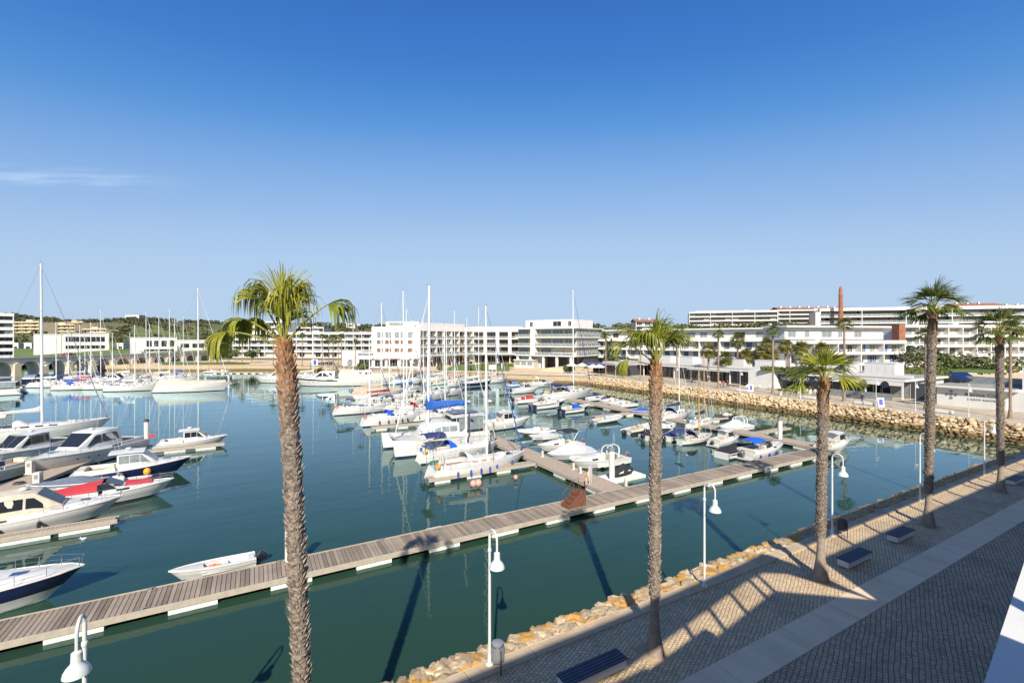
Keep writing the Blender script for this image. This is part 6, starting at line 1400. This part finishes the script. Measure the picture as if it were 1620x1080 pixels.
# --- left side: edge tower, cream flats, white halls
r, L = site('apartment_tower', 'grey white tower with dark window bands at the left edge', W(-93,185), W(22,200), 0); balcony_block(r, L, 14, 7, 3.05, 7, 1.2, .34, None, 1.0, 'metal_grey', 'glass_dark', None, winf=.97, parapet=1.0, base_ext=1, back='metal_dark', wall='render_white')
for lab, a, b, d, z0, fl, w_ in (('cream flats stepping down left, nearest the edge tower', 20, 62, 420, 8, 6, 'render_cream'), ('cream flats behind the white hall', 66, 118, 430, 9, 5, 'render_cream'), ('pale yellow flats right of the tall mast', 95, 130, 455, 12, 5, 'render_tan'), ('low cream flats at the right end of the group', 122, 168, 430, 8, 4, 'render_cream'), ('long tan roofed flats among the hill scrub', 165, 205, 440, 6, 2, 'render_beige')):
    r, L = site('cream_flats', lab, W(a,d), W(b,d-8), z0); balcony_block(r, L, 14, fl, 3.1, max(3, int(L/5.5)), 1.8, .36, None, .7, 'render_cream', 'glass_dark', 2, winf=.6, parapet=.7, base_ext=8, wall=w_, back=w_); MB().box(L*.3,L*.55,4,9,fl*3.1,fl*3.1+2.6).build('stair_head', w_, r)
def hall(name, label, A, B, z0, h, rects, D=16, panel=None):
    r, L = site(name, label, A, B, z0); R2 = [(a*L,b*L,c,d) for a,b,c,d in rects]; holed(r, L, -3, h, R2, t=.4)
    for a,b,c,d in R2: link('window', win_mesh(b-a,d-c,max(2,round((b-a)/2.2)),'render_white','glass_dark'), r, loc=(a,.34,c))
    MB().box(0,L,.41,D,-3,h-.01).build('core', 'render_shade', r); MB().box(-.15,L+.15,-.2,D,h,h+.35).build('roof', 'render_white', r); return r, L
hall('exhibition_hall', 'plain white hall behind the tall mast', W(53,250.4), W(97,257.8), 5, 8.8, [])
r, L = hall('exhibition_hall', 'white hall with panelled front behind the arched bridge', W(97.5,258), W(172,272), 5, 9.3, [(.08,.92,.6,2.6),(.08,.92,4.6,7.6)])
MB().box(L-.9,L+.1,-.5,.0,-2,9.9).build('pylon', 'render_white', r)
hall('long_white_building', 'low white building with four wide dark windows', W(205,256.6), W(280,270), 3.8, 8.2, [(.34,.46,3,6.6),(.5,.62,3,6.6),(.66,.78,3,6.6),(.82,.94,3,6.6),(.3,.94,.3,1.6)])
hall('long_white_building', 'small white annexe right of the low white building', W(281,267), W(327,277), 4, 6.6, [(.1,.4,2,4.6),(.5,.9,2,4.6)])
for px, d, w_, lab in ((20,300,9,'left'),(38,300,12,'middle'),(185,300,10,'right')): hall('shed', lab + ' small white shed on the far bank', W(px,d), W(px+w_,d), 4, 4.5, [(.2,.8,.8,2.6)], 8)
hall('villa', 'white villa on the hill crest at left', W(198,600), W(220,600), 36, 7, [(.2,.8,2,5)], 12); hall('villa', 'white villa on the hill above the long balcony row', W(548,560), W(562,560), 25, 6, [(.2,.8,2,4)], 12); hall('villa', 'second white villa on the hill above the long balcony row', W(564,565), W(570,565), 24, 6, [(.2,.8,2,4)], 12)
# embankment between bridge and halls
struct(MB().add([(*W(-80,235),.8),(*W(335,250),.8),(*W(335,272),4.4),(*W(-80,272),5.4),(*W(335,330),4.4),(*W(-80,330),5.4)], [(0,1,2,3),(3,2,4,5)]).build('grass_embankment', 'grass'))
# --- arched bridge
A, B = W(-75,150), W(335,246); r, L = site('arched_bridge', 'low grey road bridge with a row of arches', A, B, 0, 'bridge'); n = 12; sp = L/n; ZD = 3.75
for i in range(n):
    x0 = i*sp + .9; x1 = (i+1)*sp - .9; cx = (x0+x1)/2; rx = (x1-x0)/2; rings = []
    for k in range(15):
        a = pi - pi*k/14; x = cx + rx*cos(a); z = -1.4 + 4.3*sin(a); rings.append([(x,0,z),(x,7,z),(x,7,ZD),(x,0,ZD)])
    MB().loft(rings).build('arch', 'render_beige', r)
for i in range(n+1):
    MB().box(i*sp-.9,i*sp+.9,0,7,-3.2,ZD).build('pier', 'render_beige', r); MB().prism([(i*sp-1.0,-3.2),(i*sp+1.0,-3.2),(i*sp+.9,2.0),(i*sp,2.6),(i*sp-.9,2.0)], -.8, -.01).build('cutwater', 'render_cream', r)
MB().box(-2,L+2,-.5,7.5,ZD,ZD+.55).build('deck', 'metal_grey', r); MB().box(-2,L+2,-.5,-.3,ZD+.55,ZD+.75).build('deck_edge', 'concrete', r)
for i in range(int(L/2.4)): MB().box(i*2.4,i*2.4+.12,-.42,-.34,ZD+.75,ZD+1.35).build('rail_post', 'metal_grey', r)
MB().box(-2,L+2,-.42,-.34,ZD+1.35,ZD+1.43).build('handrail', 'metal_grey', r)
# --- cars
def car(label, u, v, z, rz, mat):
    c = thing('parked_car', label, 'car', (u, v, z), rz, 'cars seen far off'); rings = []
    for x, w, z0, z1 in ((-2.1,.78,.35,.75),(-1.9,.86,.25,.92),(-.9,.88,.22,.95),(.8,.88,.22,.95),(1.7,.84,.25,.82),(2.1,.70,.35,.62)): rings.append([(x,-w*.9,z0),(x,-w,z0+.2),(x,-w*.95,z1),(x,w*.95,z1),(x,w,z0+.2),(x,w*.9,z0)])
    MB().loft(rings).build('body', mat, c, True); cb = Cabin([(-1.8,.78,.62,.9,1.0),(-1.1,.80,.62,.9,1.42),(.2,.80,.62,.9,1.45),(1.0,.76,.6,.9,.98)]); k = cb.build(c, mat, 'cabin'); cb.side(k, -1.3, .6, .15, .85, slant=.35, slant0=.1); cb.screen(k, -2, 'glass_dark'); cb.screen(k, 0, 'glass_dark')
    for x in (-1.3,1.3):
        for sg in (1,-1): w = MB().loft([[(x+.32*cos(2*pi*j/12), sg*(.72+dy), .32+.32*sin(2*pi*j/12)) for j in range(12)] for dy in (0,.2)]).build('wheel', 'rubber', c); MB().loft([[(x+.2*cos(2*pi*j/10), sg*(.921+dy), .32+.2*sin(2*pi*j/10)) for j in range(10)] for dy in (0,.01)]).build('rim', 'alu', w)
for px, d, z, m_, lab in ((500,196,.02,'car_dark','dark parked car at the left of the quay ramp row'),(512,194,.02,'car_dark','second dark parked car on the quay ramp'),(522,196,.02,'car_dark','third dark parked car on the quay ramp'),(529,200,.02,'car_silver','silver parked car on the quay ramp')): u, v = W(px, d); car(lab, u, v, z, rnd(0,.3)-TH, m_)
for px, t_, m_, lab in ((186,.6,'car_white','white car driving on the bridge'),(40,.3,'car_red','dark red car on the bridge at left')):
    P = Vector((*A,0)).lerp(Vector((*B,0)), t_); car(lab, P.x+2, P.y+3, ZD+.56, atan2(B[1]-A[1],B[0]-A[0]), m_)
u, v = W(498, 186); sg = thing('information_board', 'blue and white board at the quay ramp', 'sign', (u, v, 0), -TH); MB().box(-1.3,1.3,-.1,.1,.4,2.9).build('panel','render_white',sg); MB().box(-.7,.7,-.13,-.1,.7,2.6).build('poster','sign_blue',sg)
for x in (-1,1): MB().box(x-.08,x+.08,-.08,.08,0,.4).build('post','metal_grey',sg)
# ------------------------------------------------------------------ shop promenade on the right
sh = thing('shop_arcade', 'long low white shop arcade with flat roof and glass fronts', 'building', (0,0,0))
V0, V1 = 37.5, 119
holes = []
MB().box(106.0,121,V0,V1,0,3.3).build('core', 'render_shade', sh)
MB().box(102.2,121.5,V0-.6,V1+.5,3.3,3.62).build('roof_slab', 'render_white', sh); MB().box(102.9,121,V0,V1,3.624,3.70).build('roof_deck', 'roof_grey', sh); MB().box(107,107.3,V0,V1,3.7,4.25).build('roof_upstand', 'render_white', sh)
y = V0; i = 0; wm_ = win_mesh(2.86,3.0,2,'render_white','glass_dark'); wm2 = win_mesh(2.86,3.0,2,'metal_grey','glass_clear')
while y + 2.9 < V1:
    if not (59.8 < y < 65.5): link('shop_window', wm_ if (i*7) % 5 else wm2, sh, loc=(105.97, y+2.9, .15), rz=-pi/2)
    if i % 2 == 0 and not (48 < y < 65): MB().box(102.9,103.15,y,y+.25,0,3.3).build('column', 'render_white', sh)
    y += 2.9; i += 1
MB().box(100.6,106,60.0,66.0,0,3.9).build('solid_wall', 'render_white', sh); MB().prism([(105.9,0),(99.6,0),(105.9,3.2)], 66.0, 66.2, 'y').build('slanted_side', 'render_white', sh)
MB().box(101.2,107,72,84,3.0,3.15).build('white_awning', 'render_white', sh)
# roof boxes
for k, (v, u) in enumerate(((44,112),(52,112.5),(66.5,110),(75,110.5),(83,111),(91,111),(99,111),(107,111))):
    b = thing('roof_box', ['first and largest white box on the shop roof from the right','second white box on the shop roof from the right','third white box on the shop roof from the right','fourth white box on the shop roof from the right','fifth white box on the shop roof from the right','sixth white box on the shop roof from the right','seventh white box on the shop roof from the right','last white box on the shop roof, farthest left'][k], 'roof box', (u, v, 3.7), 0, 'white boxes on the shop roof')
    MB().box(-2,2,-2.6,2.6,0,2.5 if k < 2 else 2.2).build('body', 'render_white', b); MB().box(-2.06,2.06,-2.66,2.66,2.5 if k < 2 else 2.2,(2.5 if k < 2 else 2.2)+.08).build('lid', 'render_shade', b)
    for j in range(4): MB().box(-2.03,-2,-2.3+j*1.2,-2.26+j*1.2,.1,2.0).build('panel_joint', 'render_shade', b)
# restaurant awnings with SUNSET
tm = text_mesh('SUNSET', .95, 'letter_white', .008)
for k, v in enumerate((58.2,54.6,51.0)):
    a = thing('awning', ['left dark awning lettered SUNSET','middle dark awning lettered SUNSET','right dark awning lettered SUNSET'][k], 'awning', (102.4, v, 0), -pi/2, 'restaurant awnings')
    MB().box(-1.75,1.75,-.06,.0,1.75,3.28).build('valance', 'sign_dark', a); MB().loft([[(-1.75,0,3.2),(1.75,0,3.2),(1.75,0,3.27),(-1.75,0,3.27)],[(-1.75,2.6,3.22),(1.75,2.6,3.22),(1.75,2.6,3.28),(-1.75,2.6,3.28)]]).build('canopy', 'sign_dark', a); link('lettering', tm, a, loc=(0,-.075,2.3), rot=(pi/2,0,0), scale=(.78,.78,1))
    MB().box(-1.0,1.0,-.072,-.062,2.12,2.17).build('underline', 'letter_white', a)
MB().box(102.25,102.4,37.2,49,2.5,3.3).build('shop_fascia', 'render_white', sh)
for k, v in enumerate((47,43.5,40)):
    d = MB().loft([[(dx, .62*cos(2*pi*j/20), .62*sin(2*pi*j/20)) for j in range(20)] for dx in (0,-.06)]); tag(d.build('round_sign', 'sign_dark', loc=(102.24, v, 2.62)), ['left round black sign on the white shop fascia','middle round black sign on the white shop fascia','right round black sign on the white shop fascia'][k], 'sign', 'round shop signs')
# glass terrace screen
gs = thing('glass_screen', 'low clear glass screen along the restaurant terrace', 'screen', (99.6, 49, 0), -pi/2)
for k in range(7): link('glass_panel', rail_mesh(1.55,1.25,'steel','glass_clear'), gs, loc=(k*1.6,0,0))
# club building with its lettering
cb_ = thing('club_building', 'white club building with grey emblem and Marina Club lettering', 'building', (0,0,0))
MB().box(101,118,23.9,32.2,0,3.0).build('wall', 'render_white', cb_); MB().box(100.2,118.3,22.6,32.8,3.0,3.3).build('roof_slab', 'render_white', cb_); MB().box(100.8,118,23,32.5,3.304,3.38).build('roof_deck', 'roof_grey', cb_)
MB().box(102.6,121,17,22.6,0,6.7).build('tower_wall', 'render_white', cb_); MB().box(101.3,118,17,23.9,0,3.02).build('side_wall', 'render_white', cb_); MB().box(106,108,32.3,37.4,0,2.9).build('link_wall', 'metal_dark', cb_)
link('lettering', text_mesh('Marina Club', .78, 'sign_grey', .02, .012, 1.1), cb_, loc=(100.97,26.55,1.85), rot=(pi/2,0,-pi/2)); link('lettering', text_mesh('LAGOS RESORT', .42, 'sign_grey', .02, .006, 1.25), cb_, loc=(100.97,26.55,1.2), rot=(pi/2,0,-pi/2))
for dy, dz in ((0,0),(.55,0),(-.55,0),(0,.55),(0,-.55)): MB().loft([[(100.99+dx, 30.35+dy+.24*cos(2*pi*j/10), 1.85+dz+.24*sin(2*pi*j/10)) for j in range(10)] for dx in (0,-.03)]).build('emblem_dot', 'sign_grey', cb_)
MB().box(109,109.1,23.5,33,3.38,4.6).build('pool_screen', 'glass_clear', cb_)
u, v = W(1531, 80); sp_ = thing('solar_panel', 'dark tilted solar panel on the club roof', 'solar panel', (u, v, 3.4), -TH); MB().loft([[(-1.9,-.6,.5),(1.5,-.6,.5),(1.5,-.6,.56),(-1.9,-.6,.56)],[(-2.4,1.2,1.75),(1.0,1.2,1.75),(1.0,1.2,1.81),(-2.4,1.2,1.81)]]).build('panel', 'solar', sp_)
for x in (-1.5,1.0): MB().tube([(x,-.3,0),(x,-.3,.7)], .04, 5).tube([(x-.4,1,0),(x-.4,1,1.6)], .04, 5).build('leg', 'metal_grey', sp_)
poly_sheet('club_lawn', [W(1480,110),W(1580,104),W(1590,122),W(1490,128)], 3.2, 'grass')
# sign boards on the promenade
for px, py, lab in ((1393,643,'white and blue sign board beside the walker'),(1188,619,'white and blue sign board before the white shop wall')):
    u, v = G(px, py); b = thing('sign_board', lab, 'sign board', (u, v, .004), -TH-R(20), 'sign boards on the shop promenade'); MB().loft([[(-.45,-.28,0),(.45,-.28,0),(.45,-.22,0),(-.45,-.22,0)],[(-.45,-.05,1.45),(.45,-.05,1.45),(.45,0,1.45),(-.45,0,1.45)]]).build('front_panel','letter_white',b); MB().loft([[(-.45,.28,0),(.45,.28,0),(.45,.24,0),(-.45,.24,0)],[(-.45,.05,1.45),(.45,.05,1.45),(.45,.01,1.45),(-.45,.01,1.45)]]).build('rear_panel','letter_white',b)
    MB().loft([[(-.25,-.262,.3),(.25,-.262,.3),(.25,-.25,.3),(-.25,-.25,.3)],[(-.25,-.095,1.25),(.25,-.095,1.25),(.25,-.085,1.25),(-.25,-.085,1.25)]]).build('poster','sign_blue',b)
# long flat bench blocks on the promenade
for k, (v, lab) in enumerate(((47,'low white bench block by the small bushy pots'),(60,'low white bench block before the restaurant'),(28,'low white bench block before the club wall'),(38,'low white bench block left of the club building'))):
    b = thing('bench_block', lab, 'bench', (89.6, v, .004), R(90), 'bench blocks on the shop promenade'); MB().bev(-1.3,1.3,-.35,.35,.1,.45,.03).build('seat','render_white',b); MB().box(-1.1,1.1,-.25,.25,0,.1).build('plinth','concrete_dark',b)
# planters
for px, py, lab in ((1235,625,'white round planter at the foot of a slim palm'),(1263,622,'white planter with yellow green plant left of the third palm'),(1281,622,'white planter with spiky plant before the restaurant')):
    u, v = G(px, py); p_ = thing('planter', lab, 'planter', (u, v, .004), 0, 'white planters'); MB().lathe([(.3,0),(.42,.8),(.45,.85),(.38,.85),(.36,.75)], 14).build('pot','render_white',p_,True)
    c = MB(); r_ = random.Random(px)
    for j in range(26): a = j*2.4; e = r_.uniform(.3,1.4); d = Vector((cos(a)*cos(e), sin(a)*cos(e), sin(e))); s = Vector((-sin(a),cos(a),0))*.05; q = Vector((0,0,.78)); c.add([q-s, q+s, q+d*.6+s*.8, q+d*.95+Vector((0,0,-.15))], [(0,1,2,3)])
    c.build('plant','frond_date',p_)
# cafe tables and chairs
def chair(label, u, v, rz, mat='gel_white', grp='terrace chairs'):
    c = thing('terrace_chair', label, 'chair', (u, v, .004), rz, grp)
    if 'seat' not in CH: CH['seat'] = MB().bev(-.22,.22,-.22,.22,.42,.47,.01).mesh('seat', mat); CH['back'] = MB().box(-.22,.22,.19,.23,.47,.92).mesh('backrest', mat); CH['leg'] = MB().tube([(0,0,0),(0,0,.42)], .02, 5).mesh('leg', 'alu')
    link('seat', CH['seat'], c); link('backrest', CH['back'], c)
    for x in (-.19,.19):
        for y_ in (-.19,.19): link('leg', CH['leg'], c, loc=(x,y_,0))
CH = {}
for k, (v, lab) in enumerate(((62.2,'first cafe table by the slim palm'),(59,'second cafe table before the left awning'),(52.3,'cafe table behind the third palm trunk'),(49.6,'cafe table right of the third palm trunk'))):
    t_ = thing('cafe_table', lab, 'table', (98.2, v, .004), 0, 'cafe tables'); MB().lathe([(.45,.72),(.45,.75),(.44,.76)], 16).build('top','gel_white',t_); MB().tube([(0,0,0),(0,0,.72)], .035, 6).build('pedestal','alu',t_); MB().lathe([(.25,0),(.25,.02),(.05,.05)], 12).build('foot','alu',t_)
    for j in range(3): a = j*2.1+k; chair(['left','middle','right'][j] + ' white chair at the ' + lab, 98.2+.8*cos(a), v+.8*sin(a), a-pi/2)
# parasols by the far corner
for px, py, lab in ((905,590,'first white parasol from the left by the far corner'),(921,590,'second white parasol by the far corner'),(938,591,'third white parasol by the far corner'),(948,590,'fourth white parasol beside the navy restaurant')):
    u, v = W(px, 146 if px < 930 else 138); p_ = thing('parasol', lab, 'parasol', (u, v, .2), 0, 'white parasols at the far corner'); MB().loft([[(r_*cos(2*pi*j/8), r_*sin(2*pi*j/8), z) for j in range(8)] for r_, z in ((2.0,2.35),(2.0,2.5),(1.0,2.95),(.05,3.35))], True, False).build('canopy','cv_white',p_); MB().tube([(0,0,0),(0,0,3.3)], .035, 6).build('pole','alu',p_); MB().lathe([(.35,0),(.35,.08),(.06,.12)], 10).build('foot','concrete',p_)
r, L = site('restaurant', 'navy restaurant pavilion at the left end of the shop arcade', W(938,150), W(990,138)); MB().box(0,L,0,8,0,3.0).build('wall','metal_dark',r); MB().box(-.3,L+.3,-1.6,8,3.0,3.3).build('roof','roof_grey',r); MB().box(0,L*.55,-1.7,-1.6,2.3,3.2).build('fascia','sign_blue',r)
for k in range(4): link('window', win_mesh(2.2,2.2,2,'metal_grey','glass_dark'), r, loc=(.4+k*2.6,-.02,.3))
# white railing at the corner terrace and steps before the right hotel
rl = thing('terrace_railing', 'white railing around the corner terrace above the far quay', 'railing', (*W(888,141.5),0), atan2(W(938,136.5)[1]-W(888,141.5)[1], W(938,136.5)[0]-W(888,141.5)[0]))
for k in range(6): link('panel', rail_mesh(1.6,1.0,'render_white'), rl, loc=(k*1.62,0,.05)); MB().box(k*1.62,k*1.62+1.6,-.03,.03,.5,.58).build('mid_rail','render_white',rl)
r, L = site('stone_steps', 'pale steps rising to the right hotel block', W(852,158), W(896,152), 0, 'steps')
for k in range(6): MB().box(k*.2,L-k*.2,k*.9,k*.9+12,k*.2-.2,k*.2+.02).build('step','render_cream',r)
tag(MB().box(-1.2,1.2,-.1,.1,.6,2.2).box(-.1,.1,-.1,.1,0,.6).build('notice_board','render_white',loc=(*W(779,158),0),rz=-TH),'white notice board on the quay below the lawn','sign')
for px, lab in ((662,'left bollard lamp on the far quay'),(794,'right bollard lamp on the far quay')): u, v = W(px,160); tag(MB().lathe([(.2,0),(.2,2.2),(.25,2.25),(.25,2.5),(.05,2.6)],10).build('bollard_lamp','render_white',loc=(u,v,0)),lab,'lamp','bollard lamps')
# ------------------------------------------------------------------ people
def person(label, u, v, rz, top, legs, hair='hair', stride=.28, h=1.72, bend=0):
    me = bpy.data.meshes.new('person'); s = h/1.72
    J = dict(pel=(0,0,.95), ch=(.02,0,1.25), sh=(.02,0,1.42), nk=(.03,0,1.50), hd=(.05,0,1.60), hd2=(.05,0,1.68), lh=(0,.09,.90), lk=(stride*.5+.05,.1,.50), la=(stride*.6,.1,.08), lt=(stride*.6+.16,.11,.04), rh=(0,-.09,.90), rk=(-stride*.1+.03,-.1,.50), ra=(-stride*.8,-.1,.10), rt=(-stride*.8+.15,-.11,.05),
             ls=(.01,.19,1.40), le=(-.08,.24,1.13), lw=(.02,.25,.90), lf=(.06,.25,.80), rs=(.01,-.19,1.40), re=(-.02,-.24,1.13), rw=(.14,-.24,.95), rf=(.2,-.24,.87))
    E_ = [('pel','ch'),('ch','sh'),('sh','nk'),('nk','hd'),('hd','hd2'),('pel','lh'),('lh','lk'),('lk','la'),('la','lt'),('pel','rh'),('rh','rk'),('rk','ra'),('ra','rt'),('sh','ls'),('ls','le'),('le','lw'),('lw','lf'),('sh','rs'),('rs','re'),('re','rw'),('rw','rf')]
    Rd = dict(pel=.14,ch=.14,sh=.11,nk=.055,hd=.095,hd2=.085,lh=.095,lk=.065,la=.045,lt=.04,rh=.095,rk=.065,ra=.045,rt=.04,ls=.06,le=.045,lw=.034,lf=.035,rs=.06,re=.045,rw=.034,rf=.035)
    ks = list(J); me.from_pydata([tuple(c*s for c in J[k]) for k in ks], [(ks.index(a), ks.index(b)) for a, b in E_], [])
    o = bpy.data.objects.new('person_tmp', me); COL.objects.link(o); o.modifiers.new('skin','SKIN'); sk = me.skin_vertices[0].data
    for i, k in enumerate(ks): sk[i].radius = (Rd[k]*s,)*2; sk[i].use_root = (k == 'pel')
    o.modifiers.new('sub','SUBSURF').levels = 1
    dg = bpy.context.evaluated_depsgraph_get(); m2 = bpy.data.meshes.new_from_object(o.evaluated_get(dg)); bpy.data.objects.remove(o)
    m2.materials.clear()
    for m_ in (legs, top, 'skin', hair, 'cloth_black'): m2.materials.append(MAT[m_])
    for f in m2.polygons:
        c = f.center/s; z = c.z
        f.material_index = 4 if z < .09 else 0 if z < .93 and abs(c.y) < .19 else 2 if (abs(c.y) > .2 and z < .97) else 1 if z < 1.47 else (3 if (c.z > 1.66 or c.x < .0) and z > 1.54 else 2); f.use_smooth = True
    m2.name = 'person'; p_ = link('person', m2, None, loc=(u, v, .004), rz=rz); return tag(p_, label, 'person', 'walkers on the shop promenade')
for px, py, a, t_, l_, lab in ((1095,608,80,'cloth_black','denim','person in dark clothes walking left of the tall thin mast'),(1106,609,80,'cloth_grey','cloth_black','person in grey and black walking beside another one'),(1144,614,250,'cloth_red','denim','person in a red top beside the slim palm'),(1151,613,250,'cloth_black','cloth_black','person in black beside the one in red'),(1139,613,70,'cloth_beige','denim','person in a beige top left of the slim palm'),(1364,637,200,'cloth_black','denim','person in a dark jacket walking alone before the restaurant'),(1258,625,90,'cloth_green','cloth_black','person in green standing by the restaurant terrace'),(652,636,0,'cloth_black','denim','person in dark clothes aboard among the sailboats'),(541,584,40,'cloth_red','cloth_red','person in red on the quay ramp')):
    u, v = G(px, py) if py != 636 else W(652, 92); q = person(lab, u, v, R(a), t_, l_)
    if py == 636: q.location.z = -1.55
    if py == 584: q['group'] = 'walkers on the far quay'; q.location.xy = W(541,168)
# seabirds and loose bits on the water
for px, py in ((133,853),(199,747)):
    u, v = G(px, py, WATER); b = MB().ball((0,0,.06), .17, .09, .09, 8, 6).ball((.16,0,.17), .06, .05, .05, 8, 5).tube([(.2,0,.16),(.28,0,.14)], [.015,.004], 4); tag(b.build('seagull','letter_white',None,True,loc=(u,v,WATER),rz=rnd(0,6)), ['small white gull floating beside the cream canopy cruiser','small white gull floating right of the red covered boat'][px > 150], 'bird', 'floating gulls')
